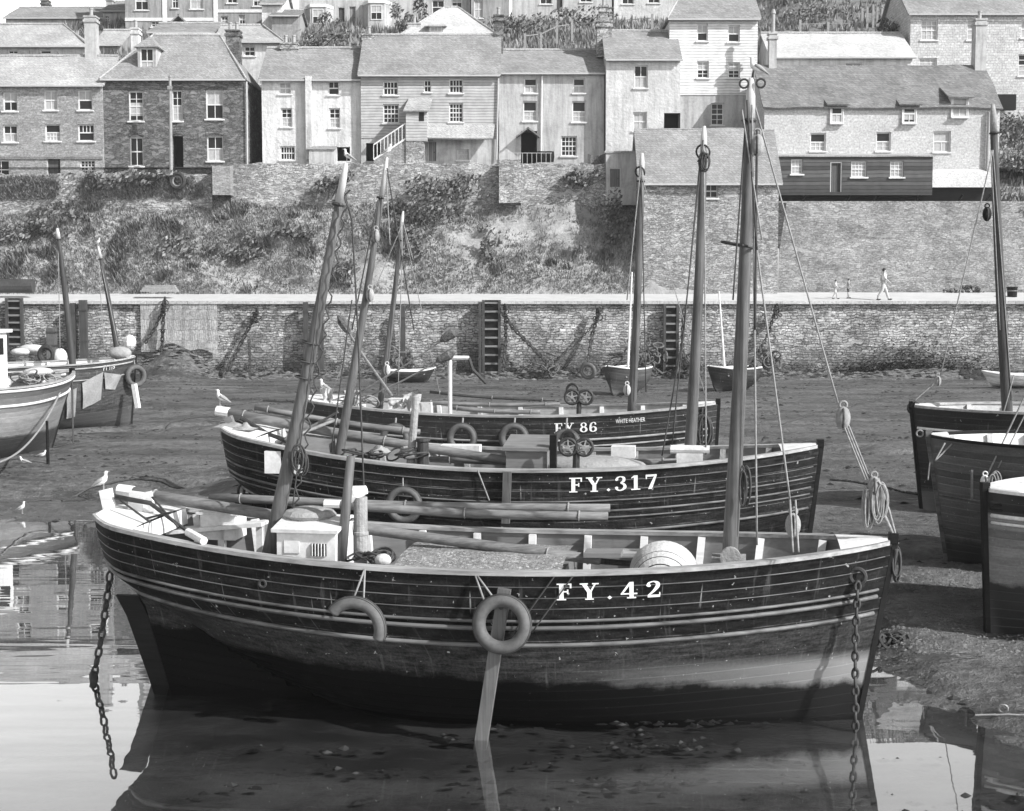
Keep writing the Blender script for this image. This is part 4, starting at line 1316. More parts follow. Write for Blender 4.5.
for (a, b, t_, bt) in ((304, 332, 6, 30), (362, 391, 2, 26)):
    p, q = at(a, bt, 120.9), at(b, t_, 120.9); w_ = (q.x - p.x)
    P = [(p.x, 121.99), (p.x + w_ * .22, 120.9), (q.x - w_ * .22, 120.9), (q.x, 121.99)]
    mb = MB()
    for i in range(3):
        (xa, ya), (xb, yb_) = P[i], P[i + 1]
        mb.add([(xa, ya, p.z - 1), (xb, yb_, p.z - 1), (xb, yb_, q.z), (xa, ya, q.z)], [(0, 1, 2, 3)])
    mb.add([(x, y, q.z) for x, y in P], [(0, 1, 2, 3)])
    o = obj('bay', mb, M['render'], r)
    mb = MB(); mb.add([(x, y - .12, q.z - .1) for x, y in P] + [(x, y - .12, q.z + .15) for x, y in P], [(0,1,5,4), (1,2,6,5), (2,3,7,6), (4,5,6,7), (0,1,2,3)]); obj('bay_cornice', mb, M['white'], o)
    win_parts(o, p.x + w_ * .3, p.x + w_ * .7, lerp(p.z, q.z, .25), lerp(p.z, q.z, .88), 120.8, back=.09, curtain='high', sill=False)
r, g = house('garden_shed', 'small dark shed with a sloping roof left of the villa', 112, 272, 298, 32, 18, 12, 4, 'render_dark', 'slate_dark', 'gable', under=4, cat='shed')
r, g = house('gable_house', 'bright gabled wall and chimney rising left of the villa', 113, 262, 282, 40, 6, -5, 6, 'plaster', 'slate', 'gable', under=5)
chimney(r, 286, 293, -8, 12, 119, 'white', 0, .8)
r, g = house('white_roofed_house', 'house with a bright limewashed hipped roof behind the weatherboarded ridge', 100, 401, 497, 60, 38, 9, 8, 'render', 'slate_white', 'hip', hip=2.9, under=4, wins=[])
dormer(r, 429, 443, 25, 37.5, 100.3, 1.8, 'slate_white', 'render', 'shed', S(curtain='high', cols=3), .3)
chimney(r, 408, 420, 24, 42, 101, 'render', 1, .8)
r, g = house('hilltop_house', 'pale house with two windows on the hilltop above the white roof', 123, 397, 470, 24, -30, -55, 8, 'render', 'slate', 'gable', under=6, wins=[(432,0,444,14,S(open_='low')), (452,-4,462,8,S(curtain='high'))])
r, g = house('hilltop_house', 'darker gabled house on the hilltop with one tall window', 122, 471, 509, 26, -28, -55, 8, 'render_dark', 'slate', 'gable', under=6, wins=[(474,0,483,18,S(curtain='all'))])
r, g = house('hilltop_row', 'grey row house with dark doors above the fenced green slope', 124, 512, 612, 12, -34, -60, 8, 'render', 'slate', 'gable', under=6, wins=[(540,-10,552,4,S()), (580,-10,592,2,S())], doors=[(556,-10,563,12,S()), (626,-8,632,10,S())][:1])
r, g = house('hilltop_row', 'plain rendered house on the hilltop just left of the tall white boarded house', 124.5, 614, 690, 14, -34, -60, 8, 'plaster2', 'slate', 'gable', under=6, wins=[(622,-10,634,4,S()), (648,-10,660,3,S(curtain='high'))])
r, g = house('low_cottage', 'low cottage with a bright pale roof between the tall chimney and the slate hung house', 97, 772, 912, 80, 59, 35, 7, 'plaster', 'slate_white', 'gable', under=2, wins=[(782,65,800,71,S(curtain=None)), (845,63,862,72,S())], oh=.2)
r, g = house('slate_hung_house', 'large pale slate hung house at the top right behind the long cottage chimney', 99.5, 910, 1090, 92, 15, -20, 8, 'slatehung', 'slate', 'gable', under=4, oh=.25, wins=[(921,20,938,40,S(curtain='all',rows=4,cols=3)), (967,19,981,40,S(curtain='all',rows=4)), (1021,20,1038,38,S(curtain='all')), (919,58,937,74,S(curtain='high',rows=4,cols=3)), (1018,54,1036,76,S(curtain='low',rows=4)), (1060,20,1075,40,S())])
chimney(r, 903, 915, -12, 16, 102.5, 'render', 2, .9)
mb = MB(); p, q = at(997, 105, 98.6), at(1017, 94, 98.6); mb.box((p.x, 98.7, p.z - .3), (q.x, 99.2, q.z)); obj('cellar_opening', mb, M['dark'], r)

# ---- lamp post, fences, shrubs
a = at(171, 168, 88.0); t_ = at(170, 78, 88.0)
r = thing('lamp_post', 'tall thin pale pole standing before the dark stone house', 'pole', (a.x, 88.0, a.z - 1))
mb = MB(); mb.tube([(a.x, 88, a.z - 1), (t_.x, 88, t_.z)], [.11, .08], 8); obj('pole', mb, M['canvas'], r)
mb = MB(); mb.box((t_.x - .14, 87.86, lerp(a.z, t_.z, .87)), (t_.x + .14, 87.93, lerp(a.z, t_.z, .91))); mb.ball((t_.x, 88, t_.z + .08), .1); obj('bracket', mb, M['irongrey'], r)
mb = MB(); c = at(177.5, 181, 87.9); mb.torus(c, .42, .13, (0.2, 1, 0), 24, 8); o = thing('tyre', 'old tyre hanging on the overgrown wall below the thin pole', 'tyre', (c.x, c.y, c.z)); obj('tread', mb, M['iron'], o)
mb = MB(); mb.torus(c, .30, .05, (0.2, 1, 0), 24, 6); obj('rim', mb, M['irongrey'], o)

def fence(label, pts, h, Y, rails=1):
    P = [at(x, y, yy) for (x, y, yy) in pts]
    r = thing('fence', label, 'fence', P[0])
    for p in P:
        mb = MB(); mb.box((p.x - .08, p.y - .08, p.z - .4), (p.x + .08, p.y + .08, p.z + h * random.uniform(.8, 1.1))); obj('post', mb, M['canvas'], r)
    for k in range(rails):
        mb = MB()
        for a_, b_ in zip(P, P[1:]):
            mb.bar(a_ + Vector((0, .1, h * (.75 - .4 * k))), b_ + Vector((0, .1, h * (.75 - .4 * k))), .03, .05)
        obj('rail', mb, M['irongrey'], r)
fence('rough post fence across the green slope above the rendered cottage', [(525, 48, 102), (541, 46, 102.5), (557, 38, 105), (572, 36, 105.5), (652, 30, 103)], 1.1, 102)
fence('pale upright posts standing on the slope behind the low cottage', [(862, 27, 111), (867, 25, 111), (873, 23, 111), (877, 22, 111), (882, 20, 111), (888, 26, 108)], 1.3, 110)
fence('leaning garden fence behind the bright pale cottage roof', [(800, 34, 104), (828, 33, 104), (856, 33, 104), (862, 32, 103.5)], .9, 104)
# iron railing in front of the rendered cottage
r = thing('railing', 'thin iron railing in front of the rendered cottage doorway', 'railing', at(500, 164, 89.0))
mb = MB(); a, b = at(499, 153, 89.0), at(552, 153, 89.0); zb = at(520, 165, 89.0).z
mb.bar(a, b, .03, .03)
x = a.x
while x < b.x:
    mb.bar((x, 89.0, zb), (x, 89.0, a.z), .025, .025); x += .28
obj('rail', mb, M['frame_grey'], r)
for px, lab in ((541, 'round dark tub beside the cottage doorway'), (549, 'second dark tub, right of the doorway tub')):
    p = at(px, 162, 89.4); mb = MB(); mb.lathe([(.28, 0), (.33, .3), (.30, .62), (.27, .62), (.25, .5)], (p.x, 89.4, p.z), 14); tag(obj('tub', mb, M['tar']), lab, 'tub')
p = at(596, 158, 89.2); mb = MB(); mb.grid([[(p.x + i * .17 - .5, 89.2 - .05 * sin(i * 2), p.z + .25 - j * .2 - .1 * sin(pi * i / 6)) for j in range(4)] for i in range(7)])
tag(obj('fishing_net', mb, M['netting']), 'dark bundle of net hung on the yard line beside the rendered cottage', 'net')

def shrub(label, px, py, Y, rx, rz, n, dark=False, ry=None, leaf=.14, stem=True):
    c = at(px, py, Y)
    r = thing('shrub', label, 'shrub', (c.x, c.y, c.z - rz))
    mb = MB()
    lumps = [(Vector((random.uniform(-.75, .75) * rx, random.uniform(-.6, .6) * (ry or rx * .7), random.uniform(-.7, .75) * rz)), random.uniform(.25, .55)) for _ in range(9)]
    for _ in range(n):
        q, s = random.choice(lumps)
        d = Vector((random.gauss(0, 1), random.gauss(0, 1), random.gauss(0, 1))).normalized() * random.random() ** .4
        p = c + q + Vector((d.x * rx * s, d.y * (ry or rx * .7) * s, d.z * rz * s))
        nrm = Vector((random.gauss(0, 1), random.gauss(0, 1) - .6, random.gauss(0, 1) + .6)).normalized()
        u = nrm.orthogonal().normalized(); v = nrm.cross(u)
        k = leaf * random.uniform(.6, 1.4)
        b = len(mb.v)
        mb.v.extend((p - u * k, p + v * k * .5, p + u * k, p - v * k * .5))
        mb.f.append((b, b + 1, b + 2, b + 3))
    obj('foliage', mb, M['leafdark' if dark else 'leaf'], r, fix=False)
    if stem:
        st = MB()
        for i in range(4):
            st.tube([c + Vector((random.uniform(-.2, .2) * rx, .1, -rz)), c + Vector((random.uniform(-.5, .5) * rx, .1, rz * .2))], [.05, .02], 5)
        obj('stem', st, M['bark'], r)
SH = [
 ('broad dark bramble bush hanging below the weatherboarded house', 428, 203, 86.6, 2.6, 1.3, 900, True),
 ('dark bush spilling down the bank right of the broad bramble', 448, 186, 87.6, 2.4, .8, 600, True),
 ('small dark bush at the foot of the garden wall under the white cottage', 331, 186, 87.6, 1.3, .8, 450, True),
 ('low bush on the bank below the leaning mast heads', 400, 246, 85.3, 1.8, 1.3, 550, True),
 ('tall thin climbing bush beside the dark crevice of the bank', 488, 254, 85.6, .5, 2.2, 300, True),
 ('ivy bush on the bank close to the corner of the net loft', 617, 232, 86.5, .9, 2.2, 600, True),
 ('dark ivy beside the net loft corner low on the bank', 630, 266, 86.2, .7, 1.2, 350, True),
 ('wide dark bush in the middle of the bank above the left quay', 52, 222, 86.6, 2.2, 1.0, 650, True),
 ('bush at the left end of the overgrown wall', 20, 232, 86.4, 1.6, .8, 380, False),
 ('mid bank bush above the stacked planks', 178, 250, 85.8, 1.5, .9, 380, False),
 ('dark bush on the bank right of the small buttress', 240, 246, 85.9, 1.6, 1.1, 480, True),
 ('leafy bush on top of the overgrown wall before the stone house', 95, 180, 87.9, 2.2, .55, 500, False),
 ('leafy bush on the overgrown wall left of the tyre', 150, 178, 87.9, 1.4, .5, 380, False),
 ('dark low bush halfway down the bank under the white cottage', 296, 232, 86.0, 1.4, .6, 300, True),
 ('small bush at the bank foot by the quay path near the leaning masts', 345, 268, 85.0, 1.0, .6, 230, False),
 ('bush under the outhouse beside the rendered cottage', 585, 178, 88.0, 1.3, .6, 380, True),
 ('dark hedge strip below the villa', 320, 38, 106, 2.6, .8, 420, True),
 ('spiky palm like bush in front of the villa', 329, 24, 119, 1.2, 1.0, 240, True),
 ('round clipped bush right of the villa', 405, 19, 116, 1.3, 1.1, 380, True),
 ('dark conical bush beside the clipped bush', 421, 13, 118, .6, 1.5, 260, True),
 ('hedge along the top of the green slope', 468, 36, 108, 1.5, .5, 240, True),
 ('long dark hedge below the hilltop row house', 520, 23, 112, 3.0, .7, 520, True),
 ('second hedge below the hilltop row house', 585, 16, 114, 2.6, .7, 420, True),
 ('bushy thicket on the slope left of the pale posts', 812, 12, 113, 3.2, 1.3, 700, False),
 ('dark thicket at the corner of the slate hung house', 893, 30, 103, 1.3, 1.2, 420, True),
 ('bush on the slope right of the long cottage', 1012, 128, 89.0, 1.3, .9, 420, True),
 ('dry bush hanging over the retaining wall at the far right', 1016, 158, 87.6, 1.0, .8, 300, False),
 ('tuft of weed growing at the path edge near the right mast', 952, 293, 85.3, .7, .3, 120, True),
 ('second weed tuft on the path edge near the right mast', 972, 292, 85.3, .6, .35, 120, True),
]
for s in SH: shrub(*s[:8])

# timber and planks on the path
c = at(0, 286, 82.0); e = at(33, 286, 82.0)
mb = MB(); mb.tube([(c.x - 4, 82, c.z), (e.x, 82.1, c.z)], .38, 12)
tag(obj('timber_baulk', mb, M['mastdark']), 'thick round dark timber lying on the quay path', 'timber')
mb = MB()
for i in range(4):
    p = at(142 + i, 292, 81.8)
    mb.box((p.x, 81.4 + i * .12, p.z + .02 + i * .09), (p.x + 2.0 - i * .12, 82.0 + i * .05, p.z + .1 + i * .09))
tag(obj('plank_stack', mb, M['canvas']), 'low stack of pale planks on the quay path', 'planks')
p = at(1012, 299, 82.6)
r = thing('litter_bin', 'small dark bin on the quay path at the far right', 'bin', p)
mb = MB(); mb.lathe([(.22, 0), (.26, .1), (.28, .6), (.31, .62), (.31, .68), (.2, .68), (.2, .3)], p, 12); obj('drum', mb, M['tar'], r)
mb = MB(); mb.torus(p + Vector((0, 0, .45)), .29, .02, (0, 0, 1), 16, 6); obj('hoop', mb, M['irongrey'], r)
# ------------------------------------------------------------------ boats
class Boat:
    """hull surface from a few numbers; local x towards the bow, z = height above the water"""
    def __init__(s, bow, stern, B, zmid, zk, bt=0.85, kn=1.45, rake_bow=.36, rake_st=.62, full=2.3, near=-1):
        bow, stern = Vector(bow), Vector(stern)
        d = bow - stern
        s.th = atan2(d.y, d.x)
        s.L = sqrt(d.x ** 2 + d.y ** 2)
        s.loc = Vector(((bow.x + stern.x) / 2, (bow.y + stern.y) / 2, 0))
        s.B, s.zm, s.zk, s.bt, s.kn = B, zmid, zk, bt, kn
        s.zb, s.zst = bow.z, stern.z
        s.rb, s.rs, s.full, s.near = rake_bow, rake_st, full, near
        s.ct, s.sn = cos(s.th), sin(s.th)

    def rake(s, t):
        T = ((0, 1.0), (.17, .88), (.56, .56), (.66, .34), (.74, .13), (1.0, 0.0))
        t = min(1, max(0, t))
        for (a, u), (b, v) in zip(T, T[1:]):
            if t <= b: return lerp(u, v, (t - a) / (b - a))
        return 0.0
    def zs(s, a):
        if a < .5: return s.zm + (s.zst - s.zm) * ((.5 - a) / .5) ** 2
        return s.zm + (s.zb - s.zm) * ((a - .5) / .5) ** 2
    def zkeel(s, a):
        return s.zk + .22 * smooth(.93, 1.0, a)
    def b(s, a):
        if a < .5:
            k = 1 - .5 * ((.055 - a) / .055) ** 2 if a < .055 else 1.0
            return s.B * (1 - (1 - s.bt / s.B) * ((.5 - a) / .5) ** 2.3) * k
        return s.B * max(0.0, 1 - ((a - .5) / .5) ** s.full) ** .82 + .045 * ((a - .5) / .5) ** 2
    def shape(s, a, t):
        h0 = (s.kn - s.zk) / (s.zst - s.zk)
        t0 = h0 * ((.42 - a) / .42) ** 1.7 if a < .42 else 0.0
        u = min(1, max(0, (t - t0) / (1 - t0)))
        f = (1 - (1 - u) ** 2.5) ** .58 if u > 0 else 0.0
        if a > .5:
            w = smooth(.5, 1.0, a)
            f = f * (1 - w) + (u ** .75) * w
        else:
            w = smooth(.42, 0.0, a)
            f = f * (1 - w) + (1 - (1 - u) ** 2.6) ** .5 * w if u > 0 else 0.0
        return f
    def y(s, a, t):
        return max(.05, s.b(a) * s.shape(a, t))
    def pt(s, a, t, side, off=0.0):
        z = s.zkeel(a) + (s.zs(a) - s.zkeel(a)) * t
        x0 = -s.L / 2 + s.rs * s.rake(t); x1 = s.L / 2 - s.rb * (1 - t)
        return Vector((x0 + (x1 - x0) * a, side * (s.y(a, t) + off), z))
    def st(s, x, z):
        a = (x + s.L / 2) / s.L
        t = 1.0
        for _ in range(8):
            a = min(1, max(0, a))
            t = (z - s.zkeel(a)) / (s.zs(a) - s.zkeel(a))
            x0 = -s.L / 2 + s.rs * s.rake(t); x1 = s.L / 2 - s.rb * (1 - t)
            a = (x - x0) / (x1 - x0)
        return min(1, max(0, a)), t
    def on(s, x, z, side, off=0.0):
        a, t = s.st(x, z)
        return Vector((x, side * (s.y(a, min(1, max(0, t))) + off), z))
    def rail_t(s, a, d):
        return 1 - d / (s.zs(a) - s.zkeel(a))
    def world(s, p):
        return Vector((s.loc.x + p.x * s.ct - p.y * s.sn, s.loc.y + p.x * s.sn + p.y * s.ct, p.z))
    def local(s, w):
        d = Vector(w) - s.loc
        return Vector((d.x * s.ct + d.y * s.sn, -d.x * s.sn + d.y * s.ct, w[2]))
    def px(s, px, py, c=0.0):
        """point of the boat's lengthwise plane y=c seen at a pixel"""
        d = ray(px, py)
        n = Vector((-s.sn, s.ct, 0))
        k = (c - (CAM - s.loc).dot(n)) / d.dot(n)
        return s.local(CAM + d * k)

def hull_mesh(bt, ns=56, nt=26):
    me = bpy.data.meshes.new('hull')
    vs, fs, uvs = [], [], []
    aa = [0, .004, .009, .016, .025, .036] + [lerp(.05, 1, i / (ns - 6)) for i in range(ns - 5)]
    tt = [0.0] + [((j) / nt) ** .85 for j in range(1, nt + 1)]
    W = nt + 1
    for side in (-1, 1):
        for a in aa:
            for t in tt:
                p = bt.pt(a, t, side)
                vs.append(p)
                uvs.append((a * bt.L, (1 - t) * (bt.zs(a) - bt.zkeel(a))))
    N = (ns + 1) * W
    for k in range(2):
        for i in range(ns):
            for j in range(nt):
                q = (k*N + i*W + j, k*N + (i+1)*W + j, k*N + (i+1)*W + j + 1, k*N + i*W + j + 1)
                fs.append(q if k == 0 else q[::-1])
    for j in range(nt):
        fs.append((j, j + 1, N + j + 1, N + j))                       # transom
        e = ns * W
        fs.append((e + j, N + e + j, N + e + j + 1, e + j + 1))       # stem
    for i in range(ns):
        fs.append((i*W, N + i*W, N + (i+1)*W, (i+1)*W))               # keel
    me.from_pydata([tuple(v) for v in vs], [], fs)
    uvl = me.uv_layers.new(name='girth')
    for lp in me.loops:
        uvl.data[lp.index].uv = uvs[lp.vertex_index]
    me.polygons.foreach_set('use_smooth', [True] * len(me.polygons))
    # hard edges along transom / stem
    bm = bmesh.new(); bm.from_mesh(me)
    for e in bm.edges:
        if len(e.link_faces) == 2 and e.calc_face_angle(0) > .7: e.smooth = False
    bm.to_mesh(me); bm.free()
    return me

def part(name, mb, mat, parent, sm=False):
    return obj(name, mb, M[mat] if isinstance(mat, str) else mat, parent, local=True, sm=sm)

def build_hull(bt, root, hm, strakes=((.50, .030), (.62, .034), (.78, .040)), rail='rail', deck_d=.5, inner='bulwark', stan='offwhite', nst=11, white_ends=True, stanchions=True, decked=(0.0, 1.0), strake='strake', rail_w=.15, white_head=False, stem='tar'):
    me = hull_mesh(bt)
    h = bpy.data.objects.new('hull', me); me.materials.append(hm); COL.objects.link(h); h.parent = root
    for side in (-1, 1):
        for d, r in strakes:
            mb = MB()
            pts = [bt.pt(a, bt.rail_t(a, d), side, r * .35) for a in [.002, .008, .016, .026, .038] + steps(.052, .992, 50)]
            mb.tube(pts, r, 6)
            part('rubbing_strake', mb, strake, h, sm=True)
    # inner skin of the bulwark
    mb = MB(); A = steps(.02, .975, 44)
    for side in (-1, 1):
        mb.grid([[bt.pt(a, 1.0, side, -.07 if bt.y(a, 1) > .12 else -.02), bt.pt(a, bt.rail_t(a, deck_d + .02), side, -.075 if bt.y(a, bt.rail_t(a, deck_d)) > .14 else -.02)] for a in A])
    mb.add([bt.pt(.02, 1, -1, -.07), bt.pt(.02, 1, 1, -.07), bt.pt(.02, bt.rail_t(.02, deck_d), 1, -.07), bt.pt(.02, bt.rail_t(.02, deck_d), -1, -.07)], [(0, 1, 2, 3)])
    part('bulwark', mb, inner, root)
    mb = MB()
    mb.grid([[Vector((p.x, lerp(-1, 1, k) * (abs(p.y)), p.z + .04 * (1 - (2 * k - 1) ** 2))) for k in steps(0, 1, 6)] for p in [bt.pt(a, bt.rail_t(a, deck_d), 1, -.05) for a in steps(.012, .985, 40)]])
    part('deck', mb, 'deck', root, sm=True)
    for side in (-1, 1):
        mb = MB(); rows = []
        for a in [0, .004, .009, .016, .025, .036] + steps(.05, .995, 58):
            p = bt.pt(a, 1.0, side)
            w = min(rail_w, abs(p.y) * .9)
            o, i_ = .045, w - .045
            rows.append([Vector((p.x, p.y + side * o, p.z + .004)), Vector((p.x, p.y + side * o, p.z + .05)), Vector((p.x, p.y - side * i_, p.z + .05)), Vector((p.x, p.y - side * i_, p.z + .004))])
        for i in range(len(rows)): rows[i].append(rows[i][0])
        mb.grid(rows)
        mb.add(rows[0][:4], [(0, 1, 2, 3)]); mb.add(rows[-1][:4], [(0, 1, 2, 3)])
        part('rail', mb, rail, root)
    if stanchions:
        for side in (-1, 1):
            for a in steps(.09, .92, nst):
                p = bt.pt(a, bt.rail_t(a, deck_d - .02), side, -.13); q = bt.pt(a, 1.0, side, -.13)
                if abs(p.y) < .3: continue
                mb = MB(); mb.bar(p, q + Vector((0, 0, -.004)), .09, .09, (1, 0, 0)); part('stanchion', mb, stan, root)
    # stem post
    mb = MB(); pts = [bt.pt(1.0, t, 1) for t in steps(0, 1, 8)]
    for i in range(8):
        p, q = pts[i], pts[i + 1]
        x0 = .055
        mb.add([(p.x - .01, -.065, p.z), (p.x + x0, -.05, p.z), (p.x + x0, .05, p.z), (p.x - .01, .065, p.z), (q.x - .01, -.065, q.z), (q.x + x0, -.05, q.z), (q.x + x0, .05, q.z), (q.x - .01, .065, q.z)], [(0,1,5,4), (1,2,6,5), (2,3,7,6)] + ([(4,5,6,7)] if i == 7 else []) + ([(0,1,2,3)] if i == 0 else []))
    q = pts[-1]; mb.box((q.x - .05, -.07, q.z + .001), (q.x + .055, .07, q.z + .12))
    part('stem_post', mb, stem, root)
    # rudder
    mb = MB()
    P = [(bt.pt(0, t, 1)) for t in steps(0, 1, 10)]
    for s_ in (-1, 1):
        pass
    xs0 = [p.x for p in P]; zz = [p.z for p in P]
    kt = int(10 * min(.66, (bt.kn - bt.zk) / (bt.zst - bt.zk)))
    for i in range(kt):
        w0 = .22 + .16 * (i / 10); w1 = .22 + .16 * ((i + 1) / 10)
        mb.add([(xs0[i] - w0, -.035, zz[i]), (xs0[i] - .012, -.04, zz[i]), (xs0[i] - .012, .04, zz[i]), (xs0[i] - w0, .035, zz[i]),
                (xs0[i+1] - w1, -.035, zz[i+1]), (xs0[i+1] - .012, -.04, zz[i+1]), (xs0[i+1] - .012, .04, zz[i+1]), (xs0[i+1] - w1, .035, zz[i+1])],
               [(0,1,5,4), (1,2,6,5), (2,3,7,6), (3,0,4,7)] + ([(4,5,6,7)] if i == kt - 1 else []) + ([(0,1,2,3)] if i == 0 else []))
    rd = part('rudder', mb, 'tar', root)
    mb = MB(); e = P[-1]; hh = .24 if white_head else .12; mb.bar((e.x + .05, 0, e.z + .06), (e.x + .0, 0, e.z + .06 + hh), .12, .13, (1, 0, 0)); part('rudder_head', mb, 'railwhite' if white_head else 'spar', rd)
    if white_ends:
        mb = MB(); A = steps(.004, .075, 10)
        mb.grid([[Vector((p.x, lerp(-1, 1, k) * abs(p.y) * .96, p.z + .053 + .03 * (1 - (2 * k - 1) ** 2))) for k in steps(0, 1, 8)] for p in [bt.pt(a, 1.0, 1) for a in A]])
        p = bt.pt(.075, 1, 1); k_ = abs(p.y) * .95
        mb.add([(p.x, -k_, p.z + .055), (p.x, k_, p.z + .055), (p.x + .02, k_, p.z - .15), (p.x + .02, -k_, p.z - .15)], [(0, 1, 2, 3)])
        part('stern_deck', mb, 'white', root, sm=True)
        mb = MB(); A = steps(.935, .993, 5)
        mb.grid([[Vector((p.x, lerp(-1, 1, k) * max(.03, abs(p.y) * .97), p.z + .055 + .02 * (1 - (2 * k - 1) ** 2))) for k in steps(0, 1, 6)] for p in [bt.pt(a, 1.0, 1) for a in A]])
        part('foredeck', mb, 'white', root, sm=True)
    return h

def mast(bt, root, base, top, r0, r1, name='mast', mat='mast', headfrac=.12, head='mastwhite', below=.55):
    """tapered pole between two local points, white head"""
    d = top - base
    base2 = base - d.normalized() * below
    mb = MB(); n = 9
    k1 = 1 - headfrac
    pts, rr = [], []
    for i in range(n + 1):
        k = i / n * k1
        pts.append(base2.lerp(top, k) + Vector((.03 * sin(k * 3), 0, 0)))
        rr.append(lerp(r0, r1, k ** 1.3))
    mb.tube(pts, rr, 12)
    m_ = part(name, mb, mat, root, sm=True)
    if head:
        mb = MB(); mb.tube([pts[-1], base2.lerp(top, .97) + Vector((.03 * sin(3), 0, 0)) , top + Vector((.03 * sin(3), 0, 0))], [rr[-1] * 1.02, r1 * .95, r1 * .5], 12)
        part('mast_head', mb, head, m_, sm=True)
    mb = MB()
    c = base2.lerp(top, k1 - .004)
    mb.torus(c, r1 * 1.25, .02, d, 14, 6); part('mast_band', mb, 'iron', m_)
    return m_

def rope(root, pts, r=.014, mat='rope', sag=0.0, name='rope', twist=False):
    P = []
    pts = [Vector(p) for p in pts]
    for i in range(len(pts) - 1):
        n = 8
        for k in range(n):
            t = k / n
            P.append(pts[i].lerp(pts[i + 1], t) - Vector((0, 0, sag * 4 * t * (1 - t))))
    P.append(pts[-1])
    mb = MB(); mb.tube(P, r, 5)
    return part(name, mb, mat, root, sm=True)

def block(root, c, s=.12, mat='canvas', axis=(0, 1, 0)):
    mb = MB(); mb.ball(c, (s * .62, s * .45, s), 10, 8)
    mb.torus(Vector(c) + Vector((0, 0, s * 1.1)), s * .3, s * .1, axis, 12, 6)
    b = part('pulley_block', mb, mat, root, sm=True)
    mb = MB(); mb.torus(c, s * .8, s * .1, (1, 0, 0), 16, 5); part('strop', mb, 'ropedark', b)
    return b

def coil(root, c, w=.16, h=.5, n=5, mat='rope', r=.013):
    mb = MB()
    for i in range(n):
        a = random.uniform(-.25, .25)
        mb.torus(Vector(c) + Vector((random.uniform(-.04, .04), random.uniform(-.05, .05), -h / 2 + random.uniform(-.04, .04))), w * random.uniform(.3, .55), r, (a, 1, random.uniform(-.1, .1)), 22, 5, ry=h * random.uniform(.45, .55), ref=(1, 0, 0))
    return part('rope_coil', mb, mat, root, sm=True)

GL = {
 'F': (.74, [('r',.12,0,.34,1), ('r',.0,0,.46,.075), ('r',.0,.925,.72,1), ('r',.64,.72,.72,.93), ('r',.34,.47,.56,.55), ('r',.50,.38,.57,.64)]),
 'Y': (.92, [('r',.24,0,.66,.075), ('r',.34,0,.56,.47), ('q',(.06,.96),(.29,.96),(.56,.45),(.36,.42)), ('q',(.69,.96),(.77,.96),(.54,.44),(.46,.50)), ('r',-.02,.925,.38,1), ('r',.58,.925,.90,1)]),
 '.': (.24, [('q',(.0,.10),(.11,-.01),(.22,.10),(.11,.21))]),
 ' ': (.2, []),
 '4': (.84, [('r',.42,0,.62,1), ('q',(.42,1),(.56,1),(.12,.30),(.0,.30)), ('r',.0,.24,.80,.325), ('r',.30,0,.74,.075)]),
 '2': (.70, [('s',[(.08,.70,.10),(.12,.88,.05),(.34,.965,.035),(.53,.86,.09),(.54,.68,.10),(.38,.42,.07),(.10,.12,.04)]), ('r',.06,0,.66,.15), ('q',(.60,.13),(.68,.13),(.66,.30),(.62,.30)), ('d',.12,.72,.10)]),
 '3': (.68, [('s',[(.10,.74,.09),(.16,.90,.05),(.34,.965,.035),(.50,.86,.08),(.49,.66,.08),(.32,.54,.035)]), ('s',[(.32,.54,.035),(.52,.42,.07),(.56,.22,.09),(.40,.05,.05),(.20,.04,.04),(.08,.20,.09)]), ('d',.11,.76,.09), ('d',.10,.22,.09)]),
 '1': (.56, [('r',.17,0,.38,1), ('r',.02,0,.53,.075), ('q',(.17,1),(.17,.86),(.02,.80),(.02,.86))]),
 '7': (.70, [('r',.05,.86,.66,1), ('r',.05,.70,.12,.87), ('q',(.52,.88),(.66,.88),(.40,0),(.18,0))]),
 '8': (.70, [('s',[(.34,.54,.04),(.16,.66,.07),(.15,.84,.07),(.34,.965,.035),(.53,.84,.07),(.52,.66,.07),(.34,.54,.04)]), ('s',[(.34,.53,.04),(.12,.40,.08),(.10,.18,.09),(.34,.035,.035),(.58,.18,.09),(.56,.40,.08),(.34,.53,.04)])]),
 '6': (.70, [('s',[(.56,.80,.07),(.50,.93,.05),(.34,.965,.035),(.15,.78,.08),(.10,.40,.10),(.14,.14,.08),(.34,.035,.035),(.56,.16,.09),(.56,.40,.09),(.36,.53,.035),(.16,.38,.04)]), ('d',.56,.78,.08)]),
}
